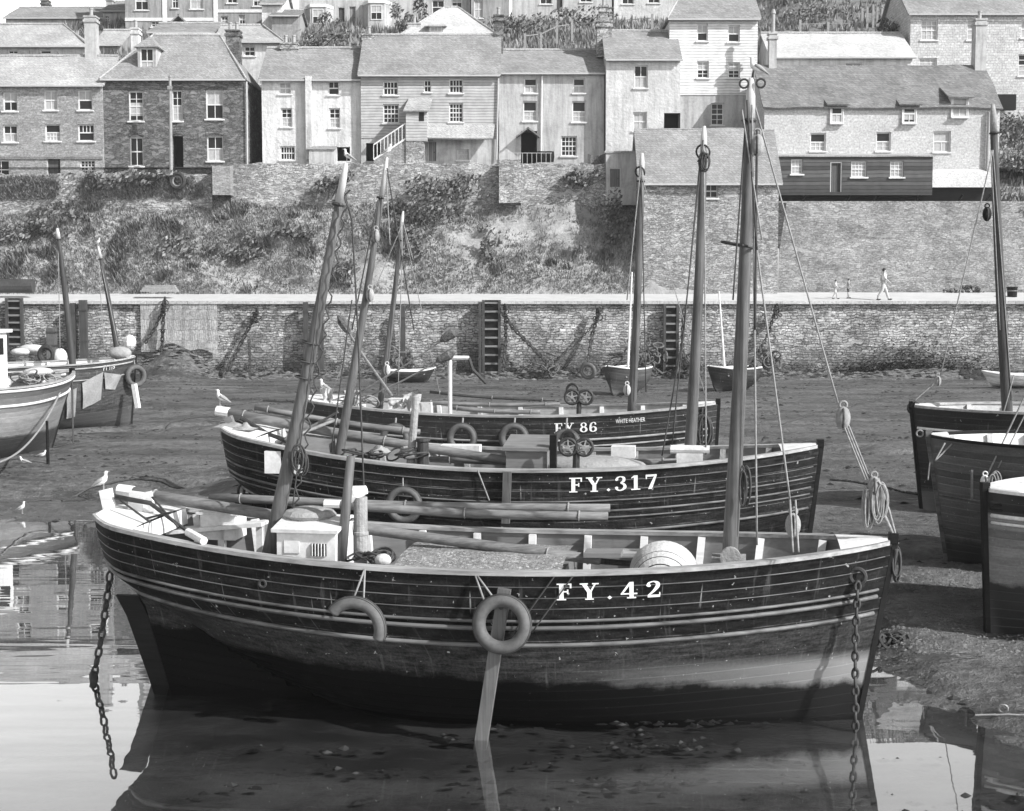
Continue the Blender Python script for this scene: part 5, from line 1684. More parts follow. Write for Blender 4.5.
def lettering(bt, root, text, x0, x1, zc, h, side, gap=.16):
    """painted number following the planking: x0..x1 along the boat, centred at height zc(x)"""
    tot = sum(GL[c][0] for c in text) + gap * (len(text) - 1)
    mb = MB()
    def put(polys, ox):
        for poly in polys:
            P = []
            for (u, v) in poly:
                k = (ox + u) / tot
                x = lerp(x0, x1, k)
                z = zc(x) + (v - .5) * h
                P.append(bt.on(x, z, side, .012))
            mb.add(P, [tuple(range(len(P)))])
    def rect(a, b, c, d):
        out = []
        nx, ny = max(1, int((c - a) / .12)), max(1, int((d - b) / .15))
        for i in range(nx):
            for j in range(ny):
                u0, u1 = lerp(a, c, i / nx), lerp(a, c, (i + 1) / nx); v0, v1 = lerp(b, d, j / ny), lerp(b, d, (j + 1) / ny)
                out.append([(u0, v0), (u1, v0), (u1, v1), (u0, v1)])
        return out
    ox = 0.0
    for c in text:
        w, items = GL[c]
        for it in items:
            if it[0] == 'r': put(rect(*it[1:]), ox)
            elif it[0] == 'q':
                A, B_, C_, D = it[1:]
                n = 6
                pl = []
                for i in range(n):
                    t0, t1 = i / n, (i + 1) / n
                    f = lambda P, Q, t: (lerp(P[0], Q[0], t), lerp(P[1], Q[1], t))
                    pl.append([f(A, D, t0), f(B_, C_, t0), f(B_, C_, t1), f(A, D, t1)])
                put(pl, ox)
            elif it[0] == 'd':
                put([[(it[1] + it[3] * cos(a), it[2] + it[3] * sin(a) * .8) for a in [2 * pi * i / 10 for i in range(10)]]], ox)
            else:
                # smooth stroke with varying half width
                pts = it[1]; S_ = []
                m = len(pts)
                for i in range(m - 1):
                    p0 = pts[max(i - 1, 0)]; p1 = pts[i]; p2 = pts[i + 1]; p3 = pts[min(i + 2, m - 1)]
                    if pts[0][:2] == pts[-1][:2]:
                        if i == 0: p0 = pts[-2]
                        if i == m - 2: p3 = pts[1]
                    for k in range(6):
                        t = k / 6
                        S_.append(tuple(.5 * (2*p1[q] + (p2[q]-p0[q])*t + (2*p0[q]-5*p1[q]+4*p2[q]-p3[q])*t*t + (3*p1[q]-p0[q]-3*p2[q]+p3[q])*t**3) for q in range(3)))
                S_.append(pts[-1])
                L_, R_ = [], []
                for i in range(len(S_)):
                    a, b = S_[max(i - 1, 0)], S_[min(i + 1, len(S_) - 1)]
                    dx, dy = b[0] - a[0], b[1] - a[1]; q = sqrt(dx * dx + dy * dy) or 1
                    nx, ny = -dy / q, dx / q
                    L_.append((S_[i][0] + nx * S_[i][2], S_[i][1] + ny * S_[i][2])); R_.append((S_[i][0] - nx * S_[i][2], S_[i][1] - ny * S_[i][2]))
                put([[L_[i], L_[i+1], R_[i+1], R_[i]] for i in range(len(S_) - 1)], ox)
        ox += w + gap
    o = part('lettering', mb, 'letter', root)
    return o

def plain_text(bt, root, text, x0, x1, zc, h, side, name='lettering', rev=False):
    cu = bpy.data.curves.new('t', 'FONT'); cu.body = text; cu.resolution_u = 3
    ob = bpy.data.objects.new('t', cu); COL.objects.link(ob)
    dg = bpy.context.evaluated_depsgraph_get()
    me = bpy.data.meshes.new_from_object(ob.evaluated_get(dg))
    bpy.data.objects.remove(ob); 
    xs_ = [v.co.x for v in me.vertices]; ys_ = [v.co.y for v in me.vertices]
    ax, bx, ay, by = min(xs_), max(xs_), min(ys_), max(ys_)
    mb = MB()
    vs = []
    for v in me.vertices:
        x = lerp(x0, x1, (v.co.x - ax) / (bx - ax)); z = zc(x) + ((v.co.y - ay) / (by - ay) - .5) * h
        vs.append(bt.on(x, z, side, .014))
    mb.add(vs, [tuple(p.vertices) for p in me.polygons])
    bpy.data.meshes.remove(me); bpy.data.curves.remove(cu)
    return part(name, mb, 'letter', root)

def link_chain(mb, pts, size=.15, r=.016):
    """links along a polyline, every second one turned a quarter"""
    P = [Vector(p) for p in pts]
    seg = []
    for a, b in zip(P, P[1:]):
        L_ = (b - a).length
        n = max(1, int(L_ / 0.02))
        seg += [a.lerp(b, i / n) for i in range(n)]
    seg.append(P[-1])
    acc, i0, k = 0, 0, 0
    pitch = size * .72
    last = seg[0]
    d_acc = 0
    for i in range(1, len(seg)):
        d_acc += (seg[i] - seg[i-1]).length
        if d_acc >= pitch:
            c = (seg[i] + last) / 2; d = (seg[i] - last).normalized()
            s = d.cross(Vector((0, 1, 0)));
            s = s.normalized() if s.length > .01 else Vector((1, 0, 0))
            t = d.cross(s)
            ax = (t if k % 2 == 0 else (s + t * .3)).normalized()
            ref = ax.cross(d)
            mb.torus(c, size * .24, r, ax, 14, 6, ref=ref, ry=size * .46)
            last = seg[i]; d_acc = 0; k += 1
    return mb

def tyre(label, c, R, r, axis, group='tyres hung over the boats as fenders', half=None, hang=None, ref=None, rope_r=.012):
    o = thing('tyre_fender', label, 'tyre', c, 0, group)
    mb = MB()
    a0, a1 = (0, 2 * pi) if half is None else half
    mb.torus(c, R, r, axis, 40, 12, a0, a1, ref=ref, squash=1.25)
    obj('casing', mb, M['rubber'], o, sm=True)
    mb = MB()
    for k in (-.45, 0, .45):
        ax = Vector(axis).normalized()
        mb.torus(Vector(c) + ax * (k * r * 1.25), R + r * sqrt(max(0, 1 - k * k)) * 1.0, r * .10, axis, 40, 5, a0, a1, ref=ref)
    obj('tread', mb, M['iron'], o, sm=True)
    if hang:
        mb = MB()
        for pts in hang: mb.tube(pts, rope_r, 5)
        obj('lanyard', mb, M['rope'], o, sm=True)
    return o

# ================================================================== FY 42
BOW, STERN = at(893, 543, 17.0), at(106, 513, 18.5)
A = Boat(BOW, STERN, 1.48, 1.86, -.42, bt=.70, kn=1.42, rake_bow=.40, rake_st=.92)
A.zm = A.px(520, 573, -1.48).z - .04
hm1 = hullmat('hull_lugger_near', .009, .022, .002, .72, .21, .58, d_low=.80, spec=.05, rough=.55, streak=.4, kxs=-.004, kxw=.045, sx=(1.0, 4.3), pale_seam=.24)
r1 = thing('fishing_lugger', 'nearest dark lugger with FY.42 on its bow, afloat in the shallow pool', 'fishing boat', A.loc, A.th, 'dark luggers moored side by side')
h1 = build_hull(A, r1, hm1, strakes=((.13, .006), (.255, .006), (.38, .006), (.52, .018), (.60, .026), (.80, .026)), deck_d=.48, stan='railwhite', inner='bulwark', white_head=True)
zc = lambda x: A.zs((x + A.L / 2) / A.L) - .18
xa, xb = A.px(556, 592, -1.5).x, A.px(660, 592, -1.45).x
lettering(A, h1, 'FY.42', xa, xb, zc, .19, -1, .40)
# masts
b_, t_ = A.px(729, 556), A.px(751, 78)
mm = mast(A, r1, b_, t_, .094, .056, 'main_mast', headfrac=.075)
b2, t2 = A.px(270, 548), A.px(346, 163)
mz = mast(A, r1, b2, t2, .10, .045, 'mizzen_mast', headfrac=.09)
# half round mast collar
p = A.px(729, 545); mb = MB(); mb.box((p.x - .2, -.22, p.z - .35), (p.x + .2, .22, p.z - .14)); mb.tube([(p.x + .02, -.3, p.z - .1), (p.x + .02, -.2, p.z - .1)], .12, 16); part('mast_step', mb, 'canvas', r1)
# running rigging of the main mast
e = t_ - Vector((0, 0, .15))
fs = A.px(893, 548); 
f1 = A.px(838, 403); f2 = A.px(872, 488)
rope(r1, [e, f1], .011); block(r1, A.px(843, 418), .14, 'rope'); 
for k in (-.03, 0, .03): rope(r1, [f1 + Vector((k + .04, k, -.12)), f2 + Vector((k - .05, k, .1))], .010)
coil(r1, A.px(880, 483), .12, .42, 14, r=.011); coil(r1, A.px(869, 489), .07, .42, 12, r=.011)
rope(r1, [f2, fs + Vector((.05, 0, .05))], .02); rope(r1, [A.px(878, 478), A.px(889, 510), fs + Vector((.04, 0, .1))], .014); block(r1, A.px(874, 486), .12, 'rope'); rope(r1, [fs + Vector((.03, -.05, 0)), A.px(893, 570)], .03, 'ropedark'); coil(r1, A.px(895, 550), .1, .35, 4, 'ropedark')
for i, (pa, pb, r_, m_) in enumerate((((752, 105), (757, 545), .012, 'rope'), ((747, 100), (757, 250), .012, 'ropedark'), ((757, 250), (790, 500), .012, 'rope'), ((745, 130), (733, 300), .01, 'ropedark'), ((757, 130), (755, 330), .016, 'ropedark'), ((742, 110), (762, 240), .01, 'rope'))):
    rope(r1, [A.px(*pa, -.16), A.px(*pb, -.3)], r_, m_)
block(r1, A.px(757, 145, -.15), .13); block(r1, A.px(793, 525, -.8), .14); coil(r1, A.px(746, 468, -.2), .1, .45, 5, 'ropedark')
for k in (0, .06): rope(r1, [A.px(790, 500, -.8) + Vector((k, 0, 0)), A.px(793, 552, -1.1) + Vector((k, 0, 0))], .012)
mb = MB(); c = A.px(738, 245); mb.torus(c, .19, .018, (.2, 0, 1), 18, 6); part('boom_iron', mb, 'iron', mm)
mb = MB(); c = A.px(752, 84); mb.torus(c + Vector((-.09, -.05, 0)), .05, .012, (0, 1, 0), 12, 6); mb.torus(c + Vector((.1, -.05, 0)), .05, .012, (0, 1, 0), 12, 6); part('eye_bolt', mb, 'iron', mm)
# mizzen lacing, halyard
mb = MB()
q0, q1 = A.px(285, 520, -.1), A.px(340, 190, -.1)
mb.tube([q0.lerp(q1, i / 60) + Vector((.10 + .035 * sin(i * 1.9), .0, 0)) for i in range(61)], .011, 5); part('lacing', mb, 'ropedark', mz)
rope(r1, [A.px(341, 180), A.px(352, 220), A.px(358, 330), A.px(366, 545)], .012, 'ropedark', .0)
rope(r1, [A.px(322, 275, -.15), A.px(296, 480, -.3), A.px(292, 512, -.3)], .009, 'ropedark')
for i, k in enumerate((.0, .14, .3)):
    mb = MB(); mb.torus(b2.lerp(t2, .45 + k * .3), .105 - .02 * k, .012, t2 - b2, 14, 5); part('mast_hoop', mb, 'ropedark', mz)
coil(r1, A.px(298, 448, -.15), .17, .3, 6, 'ropedark')
# engine casing: a white box with a louvre and a domed lid
p, q = A.px(277, 556, -.75), A.px(335, 530, -.75)
mb = MB(); mb.box((p.x, -.75, p.z - .35), (q.x, .3, q.z)); cs = part('engine_casing', mb, 'white', r1)
mb = MB(); mb.slab((p.x - .05, -.82, q.z + .002), (q.x + .05, -.82, q.z + .002), (q.x + .05, -.2, q.z + .10), (p.x - .05, -.2, q.z + .10), .04, 6, 4); mb.slab((p.x - .05, -.198, q.z + .10), (q.x + .05, -.198, q.z + .10), (q.x + .05, .36, q.z + .002), (p.x - .05, .36, q.z + .002), .04, 6, 4); part('casing_lid', mb, 'offwhite', cs)
mb = MB(); a, b = A.px(311, 556, -.77), A.px(326, 544, -.77); mb.box((a.x, -.765, a.z), (b.x, -.752, b.z)); lv = part('louvre', mb, 'dark', cs)
mb = MB()
for i in range(5): x = lerp(a.x, b.x, (i + .5) / 5); mb.box((x - .005, -.785, a.z), (x + .005, -.766, b.z))
part('louvre_bar', mb, 'white', lv)
mb = MB(); a, b = A.px(284, 553, -.77), A.px(299, 541, -.77); mb.box((a.x, -.765, a.z), (b.x, -.752, b.z)); part('hatch_panel', mb, 'offwhite', cs)
mb = MB(); c = (p + q) / 2; mb.ball((c.x - .1, -.25, q.z + .10), (.34, .3, .10), 12, 6); part('canvas_heap', mb, 'canvas', cs)
# exhaust funnel with a cowl
a, b = A.px(361, 556, -.5), A.px(360, 497, -.5)
mb = MB(); mb.lathe([(.085, -.25), (.085, .25), (.095, .26), (.095, .29), (.082, .3), (.082, b.z - a.z)], a, 14); fn = part('funnel', mb, 'canvas', r1, sm=False)
mb = MB(); mb.tube([b + Vector((-.13, 0, -.01)), b + Vector((-.05, 0, .05)), b + Vector((.08, 0, .09))], [.085, .09, .05], 14); part('cowl', mb, 'railwhite', fn)
# stump mast / post
a, b = A.px(341, 560, -.6), A.px(351, 456, -.6)
mb = MB(); mb.tube([a, b], [.065, .05], 10); part('post', mb, 'mast', r1, sm=True)
# white side bench and locker aft
p, q = A.px(206, 537, .75), A.px(240, 513, .75); mb = MB(); mb.box((p.x, .55, p.z), (q.x, 1.0, q.z)); lk = part('locker', mb, 'white', r1)
mb = MB(); mb.box((p.x - .04, .5, q.z + .002), (q.x + .04, 1.04, q.z + .035)); part('locker_lid', mb, 'offwhite', lk)
mb = MB(); p, q = A.px(170, 531, .6), A.px(265, 523, .6); mb.bar(p, q, .3, .05); part('bench', mb, 'white', r1)
for k in (.3, .55, .95):
    c = p.lerp(q, k); mb = MB(); mb.box((c.x - .04, c.y - .05, c.z - .38), (c.x + .04, c.y + .05, c.z - .03)); part('bench_leg', mb, 'white', r1)
# tiller and stern gear
a = A.px(112, 497, 0); mb = MB(); mb.tube([A.px(115, 497), A.px(150, 503), A.px(172, 520), A.px(200, 540, -.3)], [.035, .03, .025, .02], 8); part('tiller', mb, 'iron', r1, sm=True)
mb = MB(); p = A.px(140, 492, .1); mb.bar(A.px(136, 515, .1), A.px(138, 492, .1), .09, .2); mb.bar(A.px(150, 512, .1), A.px(146, 492, .1), .06, .14); part('boom_crutch', mb, 'white', r1)
mb = MB(); a = A.px(190, 535, -.8); b = A.px(200, 545, -1.0); mb.tube([A.px(188, 532, -.9), A.px(204, 541, -1.15)], [.05, .05], 8); part('tiller_handle', mb, 'white', r1)
for pa, pb in (((120, 500), (150, 522)), ((140, 520), (172, 512)), ((152, 497), (178, 527))):
    rope(r1, [A.px(*pa, -.2), A.px(*pb, -.6)], .014, 'ropedark')
# hatch with a net cover amidships
p0, p1 = A.px(392, 566, -.95), A.px(560, 566, -.95); zt = A.px(450, 563, -.6).z
mb = MB(); mb.grid([[Vector((x, y, zt - .02 + .015 * fbm(x * 3, y * 3, 1, 3) + .10 * (1 - (y / 1.0) ** 2))) for y in steps(-.98, .42, 12)] for x in steps(p0.x, p1.x, 34)]); 
mnet = plain('flecked_net_cover', .2, .95, .5, 9, 1, .03, .1, 26)
nt_ = mnet.node_tree; nn, ll = nt_.nodes, nt_.links
tcx = nn.new('ShaderNodeTexCoord').outputs['Object']; fkx = _noise(nn, ll, tcx, 20, 3); rfx = _ramp(nn, 0, 1, .57, .64); ll.new(fkx, rfx.inputs[0])
old = nn['Principled BSDF'].inputs['Base Color'].links[0].from_socket
ll.new(_mix(nn, ll, rfx.outputs[0], old, .42), nn['Principled BSDF'].inputs['Base Color'])
part('net_cover', mb, mnet, r1, sm=True)
mb = MB(); mb.box((p0.x, -.85, zt - .35), (p1.x, .85, zt - .06)); part('hatch_coaming', mb, 'bulwark', r1)
# half round slatted white net roller
c = A.px(662, 567, -.45); R_ = .36
rl = None
for j in range(6):
    t0_, t1_ = j / 6, (j + 1) / 6
    mb = MB(); rows = []
    for k, (tt_, up) in enumerate(((t0_, .0), (t1_, -.012))):
        rr_ = R_ * 1.15 * sqrt(max(0.02, 1 - (tt_ * .93) ** 2)) + up
        yy = c.y + .45 - tt_ * .85
        rows.append([Vector((c.x + rr_ * cos(pi * i / 18), yy, c.z - .16 + rr_ * .95 * sin(pi * i / 18))) for i in range(19)])
    rows.append([v + Vector((0, .0, -.03)) for v in rows[1]])
    mb.grid(rows)
    o_ = part('ribbed_cover' if rl is None else 'lapped_board', mb, 'canvaspale', rl or r1, sm=False)
    rl = rl or o_
    mb = MB(); mb.tube([v + Vector((0, -.006, .0)) for v in rows[1]], .011, 5); part('seam', mb, 'tar', rl)
# thwart boards and low clutter
for (xa_, xb_, yy, mt) in ((600, 640, .3, 'rail'), (585, 622, -.4, 'bulwark')):
    p, q = A.px(xa_, 553, yy), A.px(xb_, 553, yy); mb = MB(); mb.bar(p, q, .35, .05); part('thwart', mb, mt, r1)
mb = MB()
for i in range(14):
    c = A.px(random.uniform(350, 385), 556, random.uniform(-.9, -.3)); mb.torus(c, random.uniform(.08, .16), .014, (random.gauss(0, .3), random.gauss(0, .3), 1), 16, 5)
part('rope_heap', mb, 'ropedark', r1, sm=True)
mb = MB(); mb.ball(A.px(383, 560, -1.0), (.10, .08, .075), 12, 8); part('buoy', mb, 'canvaspale', r1, sm=True)
# ring plate with mooring chain near the stem, leg prop
lp = A.px(860, 580, 0); x_ = A.px(858, 578, -.45).x; cpl = A.on(x_, A.px(858, 578, -.5).z, -1, .02)
mb = MB(); mb.torus(cpl + Vector((0, -.03, 0)), .085, .028, (.25, 1, 0), 18, 8); part('hawse_ring', mb, 'iron', h1)
x_ = A.px(266, 563, -1.2).x; mb = MB(); mb.torus(A.on(x_, A.zs(.2) - .33, -1, .01), .04, .015, (0, 1, 0), 12, 6); part('scupper', mb, 'iron', h1)
lt = A.on(A.px(506, 582, -1.5).x, A.zs(.5) - .12, -1, .12); lb = A.px(479, 742, -1.62); lb.z = -.2
mb = MB(); mb.bar(lt, lt + (lb - lt) * 1.02, .14, .10, (0, 1, 0)); lg = part('support_leg', mb, 'mast', r1)
mb = MB(); c = lt.lerp(lb, .1); mb.tube([c + Vector((0, .14, 0)), c + Vector((0, -.08, 0))], .03, 8); part('leg_bolt', mb, 'iron', lg)
for xq in (556, 574):
    rope(r1, [A.on(A.px(xq, 576, -1.5).x, A.zs(.55) + .04, -1, .03), A.on(A.px(xq - 42, 640, -1.5).x, A.zs(.5) - .62, -1, .10)], .009, 'ropedark')
# vertical white runs: scupper lips
# spars lying on the rails
def spar(label, bt, p0, p1, r0, r1_, group='spars lashed along the luggers', mat='spar', tip=None):
    tip = 'railwhite' if tip else None
    P, Q = bt.world(p0), bt.world(p1)
    o = thing('spar', label, 'spar', P, 0, group)
    mb = MB(); mb.tube([P.lerp(Q, i / 6) - Vector((0, 0, .04 * sin(pi * i / 6))) for i in range(7)], [lerp(r0, r1_, i / 6) for i in range(7)], 10)
    obj('pole', mb, M[mat], o, sm=True)
    mb = MB()
    for k in (.08, .5, .9): mb.torus(P.lerp(Q, k) - Vector((0, 0, .04 * sin(pi * k))), lerp(r0, r1_, k) + .006, .012, Q - P, 14, 5)
    obj('lashing', mb, M['rope'], o)
    if tip:
        mb = MB(); d = (Q - P).normalized(); mb.tube([P - d * .02, P + d * .2], [r0 * 1.03, r0 * 1.05], 10); obj('painted_end', mb, M[tip], o)
    return o
spar('long grey boom slanting from the stern of the nearest lugger down to its midships', A, A.px(120, 490, .5), A.px(600, 560, -.3), .075, .06, tip='white')
spar('upper of two pale spars lying along the far rail of the nearest lugger', A, A.px(210, 497, 1.65), A.px(610, 508, 1.62), .06, .055)
spar('lower of two pale spars along the far rail, with a white painted end', A, A.px(326, 504, 1.5), A.px(608, 516, 1.5), .06, .055, tip='white')
spar('dark oar resting inside the bulwark of the nearest lugger', A, A.px(500, 548, .7), A.px(680, 566, .2), .05, .03, mat='mast')

# fenders
w = A.world
cx_ = A.px(502, 624, -1.72); ax = Vector((-A.sn, A.ct, 0))
an = A.on(A.px(497, 580, -1.5).x, A.zs(.5) + .02, -1, .05)
tyre('whole tyre hanging over the support leg of the nearest lugger', w(cx_), .255, .072, (ax + Vector((0, 0, -.12))), hang=[[w(A.on(A.px(478, 572, -1.5).x, A.zs(.47), -1, .05)), w(cx_ + Vector((-.12, .05, .3)))], [w(A.on(A.px(476, 572, -1.5).x, A.zs(.47), -1, .05)), w(cx_ + Vector((-.2, .05, .22)))]])
ch = A.px(354, 629, -1.66)
tyre('cut half of a tyre hanging by two cords from the nearest lugger', w(ch), .30, .07, ax, half=(radians(-142), radians(20)), ref=(1, 0, 0), hang=[[w(A.on(A.px(365, 566, -1.5).x, A.zs(.33), -1, .05)), w(ch + Vector((-.02, 0, .3)))], [w(A.on(A.px(365, 566, -1.5).x, A.zs(.33), -1, .05)), w(ch + Vector((.11, 0, .28)))]])
# mooring chains
mb = MB()
pb = w(cpl + Vector((0, -.06, -.06))); zb = at(857, 712, pb.y)
link_chain(mb, [pb, Vector((pb.x - .02, pb.y - .02, .9)), Vector((pb.x + .0, pb.y - .03, -.15))], .125, .019)
o = tag(obj('mooring_chain', mb, M['iron'], sm=True), 'rusty chain hanging straight down from the bow ring of the nearest lugger', 'chain', 'mooring chains')
mb = MB()
s0 = A.world(A.pt(.01, A.rail_t(0, .62), 1)) + Vector((-.05, 0, 0)); s1 = at(101, 640, s0.y - .1); s2 = at(94, 676, s0.y - .2); s3 = at(92, 690, s0.y - .2)
link_chain(mb, [at(110, 572, s0.y), at(108, 590, s0.y), s1, s2, s3], .15, .018)
mb.torus(at(95, 683, s0.y - .2), .12, .05, (1, .2, .2), 12, 6)
tag(obj('mooring_chain', mb, M['iron'], sm=True), 'dark chain dropping from the stern of the nearest lugger into the water', 'chain', 'mooring chains')

# ================================================================== FY 317
B2 = Boat(at(820, 447, 22.6), at(228, 428, 23.8), 1.5, 2.3, .1, bt=.72, kn=1.75, rake_bow=.26, rake_st=.75)
B2.zm = B2.px(520, 470, -1.5).z - .04
hm2 = hullmat('hull_lugger_middle', .014, .011, .008, .3, .04, .35, d_low=.98, rough=.55, spec=.06)
r2 = thing('fishing_lugger', 'middle dark lugger with FY.317 on its bow and twin hauling wheels', 'fishing boat', B2.loc, B2.th, 'dark luggers moored side by side')
h2 = build_hull(B2, r2, hm2, strakes=((.14, .006), (.28, .006), (.44, .014), (.60, .018), (.70, .014), (.92, .022)), deck_d=.46, stan='canvas', inner='bulwark')
zc2 = lambda x: B2.zs((x + B2.L / 2) / B2.L) - .19
lettering(B2, h2, 'FY.317', B2.px(569, 482, -1.5).x, B2.px(657, 482, -1.4).x, zc2, .22, -1, .22)
m2 = mast(B2, r2, B2.px(689, 458), B2.px(704, 126), .095, .05, 'main_mast', headfrac=.09)
m3 = mast(B2, r2, B2.px(340, 446), B2.px(387, 157), .08, .036, 'mizzen_mast', headfrac=.12)
p = B2.px(690, 452); mb = MB(); mb.box((p.x - .2, -.25, p.z - .2), (p.x + .2, .25, p.z + .04)); mb.tube([(p.x - .3, -.2, p.z + .06), (p.x + .3, -.2, p.z + .06)], .07, 10); part('mast_step', mb, 'offwhite', r2)
def wheels(bt, root, px, py, R, c):
    """pair of belt wheels of a line hauler on a post"""
    for k, dx in enumerate((-.0, R * 1.95)):
        o_ = bt.px(px, py, c) + Vector((dx, 0, 0))
        mb = MB(); mb.torus(o_, R, R * .2, (0, 1, 0), 26, 8)
        w_ = part('hauling_wheel', mb, 'iron', root, sm=True)
        mb = MB()
        mb.tube([o_ + Vector((0, -.05, 0)), o_ + Vector((0, .05, 0))], R * .25, 10)
        for i in range(5):
            a = 2 * pi * i / 5 + .3 + k
            mb.bar(o_, o_ + Vector((cos(a) * R * .9, 0, sin(a) * R * .9)), R * .18, .04, (0, 1, 0))
        mb.torus(o_, R * .72, R * .08, (0, 1, 0), 22, 6)
        part('spoke', mb, 'irongrey', w_)
    o_ = bt.px(px, py, c)
    mb = MB(); mb.tube([o_ + Vector((R, .04, 0)), o_ + Vector((R * .9, .06, -.7))], [.05, .06], 8); part('hauler_post', mb, 'iron', root)
    mb = MB(); mb.torus(o_ + Vector((0, .1, R * .9)), R * .9, .03, (.3, 1, 0), 20, 6); part('belt_wheel', mb, 'iron', root)
wheels(B2, r2, 568, 447, .125, -.9)
tyre('tyre hanging over the side of the middle lugger behind the funnel', B2.world(B2.px(404, 505, -1.72)), .225, .052, Vector((-B2.sn, B2.ct, 0)), hang=[[B2.world(B2.px(403, 478, -1.6)), B2.world(B2.px(403, 489, -1.72))]])
# engine housing, boxes, clutter
p, q = B2.px(506, 466, -.5), B2.px(546, 444, -.5); mb = MB(); mb.box((p.x, -.5, p.z - .3), (q.x, .4, q.z - .06)); eh = part('engine_casing', mb, 'bulwark', r2)
mb = MB(); mb.slab((p.x - .05, -.58, q.z - .058), (q.x + .05, -.58, q.z - .058), (q.x + .05, .45, q.z + .05), (p.x - .05, .45, q.z + .05), .05, 3, 3); part('casing_lid', mb, 'spar', eh)
mb = MB(); mb.box((q.x + .06, -.55, p.z - .2), (q.x + .16, -.4, q.z + .14)); part('post', mb, 'tar', r2)
for (a, b, c, d, yy, mt) in ((440, 446, 479, 450, .6, 'offwhite'), (611, 447, 635, 452, .9, 'offwhite')):
    p, q = B2.px(a, d, yy), B2.px(c, b, yy); mb = MB(); mb.box((p.x, yy, p.z - .1), (q.x, yy + .3, q.z)); part('fish_box', mb, mt, r2)
mb = MB(); p = B2.px(590, 465, 0); mb.ball((p.x, .1, p.z - .02), (.9, .5, .16), 16, 8); part('canvas_heap', mb, 'canvas', r2, sm=True)
mb = MB(); p = B2.px(423, 466, -.6); mb.lathe([(.09, -.3), (.09, .22), (.11, .24), (.11, .28), (.07, .28)], (p.x, -.6, p.z + .15), 12); part('bollard', mb, 'iron', r2)
a, b = B2.px(409, 464, -.5), B2.px(416, 397, -.5); mb = MB(); mb.tube([a - Vector((0, 0, .3)), b], [.07, .055], 10); part('post', mb, 'canvas', r2)
a, b = B2.px(400, 448, -.4), B2.px(428, 456, -.4)
mb = MB()
for i in range(5): mb.torus(Vector((lerp(a.x, b.x, .5), -.4, a.z - .12 + i * .03)), .24 - i * .012, .02, (0, 0, 1), 22, 5)
part('rope_coil', mb, 'rope', r2, sm=True)
mb = MB()
for i in range(16):
    c = B2.px(random.uniform(345, 420), random.uniform(450, 458), random.uniform(-.9, .3)); mb.torus(c, random.uniform(.08, .2), .015, (random.gauss(0, .5), random.gauss(0, .4), 1), 14, 5)
part('rope_heap', mb, 'ropedark', r2, sm=True)
# white board and box hung on the quarter
p, q = B2.px(263, 474, -1.2), B2.px(279, 452, -1.2); mb = MB(); yv = B2.on((p.x + q.x) / 2, (p.z + q.z) / 2, -1).y; mb.box((p.x, yv - .06, p.z), (q.x, yv + .1, q.z)); part('white_board', mb, 'white', r2)
p, q = B2.px(292, 475, -1.2), B2.px(302, 465, -1.2); mb = MB(); yv = B2.on((p.x + q.x) / 2, (p.z + q.z) / 2, -1).y; mb.box((p.x, yv - .05, p.z), (q.x, yv + .1, q.z)); part('white_board', mb, 'offwhite', r2)
mb = MB(); mb.bar(B2.on(B2.px(508, 474, -1.5).x, B2.zs(.48) + .02, -1, .07), B2.on(B2.px(506, 505, -1.5).x, B2.zs(.48) - .75, -1, .1), .12, .09, (0, 1, 0)); part('support_leg', mb, 'mast', r2)
rope(r2, [B2.on(B2.px(478, 471, -1.5).x, B2.zs(.45) + .03, -1, .04), B2.on(B2.px(490, 500, -1.5).x, B2.zs(.45) - .42, -1, .08)], .012)
# rigging
e = B2.px(703, 140)
for pa, pb, r_, m_ in (((703, 140), (672, 445), .012, 'ropedark'), ((704, 150), (706, 455), .012, 'rope'), ((700, 160), (684, 330), .01, 'ropedark'), ((684, 330), (662, 456), .012, 'ropedark'), ((387, 168), (414, 330), .011, 'ropedark'), ((378, 200), (352, 330), .012, 'ropedark'), ((352, 300), (331, 452), .012, 'ropedark'), ((386, 170), (390, 245), .01, 'rope')):
    rope(r2, [B2.px(*pa, -.1), B2.px(*pb, -.25)], r_, m_)
block(r2, B2.px(376, 236, -.12), .11, 'canvas'); block(r2, B2.px(370, 295, -.12), .11)
coil(r2, B2.px(705, 152, -.15), .11, .26, 4, 'ropedark'); mb = MB(); mb.torus(B2.px(703, 152), .11, .016, (.4, 1, .3), 16, 6); part('mast_iron', mb, 'iron', m2)
rope(r2, [B2.px(335, 420, -.2), B2.px(285, 440, -.8)], .03, 'spar'); rope(r2, [B2.px(230, 418, .1), B2.px(300, 448, -.3)], .02, 'ropedark')
mb = MB(); mb.tube([B2.px(241, 418, 0), B2.px(268, 434, -.1), B2.px(300, 445, -.3)], [.04, .035, .03], 8); part('tiller', mb, 'iron', r2)
mb = MB(); p = B2.px(228, 428, .2); mb.lathe([(.12, -.2), (.13, .15), (.05, .16)], (p.x, .2, p.z - .05), 12); part('bollard', mb, 'spar', r2)
spar('stout boom with a white end jutting over the stern of the middle lugger', B2, B2.px(218, 411, .45), B2.px(560, 468, .0), .085, .07, tip='white')
spar('second boom lying along the deck of the middle lugger', B2, B2.px(430, 458, .7), B2.px(690, 462, .4), .07, .06)
spar('thin spar along the far rail of the middle lugger', B2, B2.px(255, 407, 1.4), B2.px(420, 432, 1.4), .05, .05)
mb = MB(); pz = at(241, 486, 23.8); link_chain(mb, [pz, Vector((pz.x, pz.y, .35))], .2, .025); tag(obj('mooring_chain', mb, M['iron'], sm=True), 'chain hanging from the stern of the middle lugger down to the mud', 'chain', 'mooring chains')

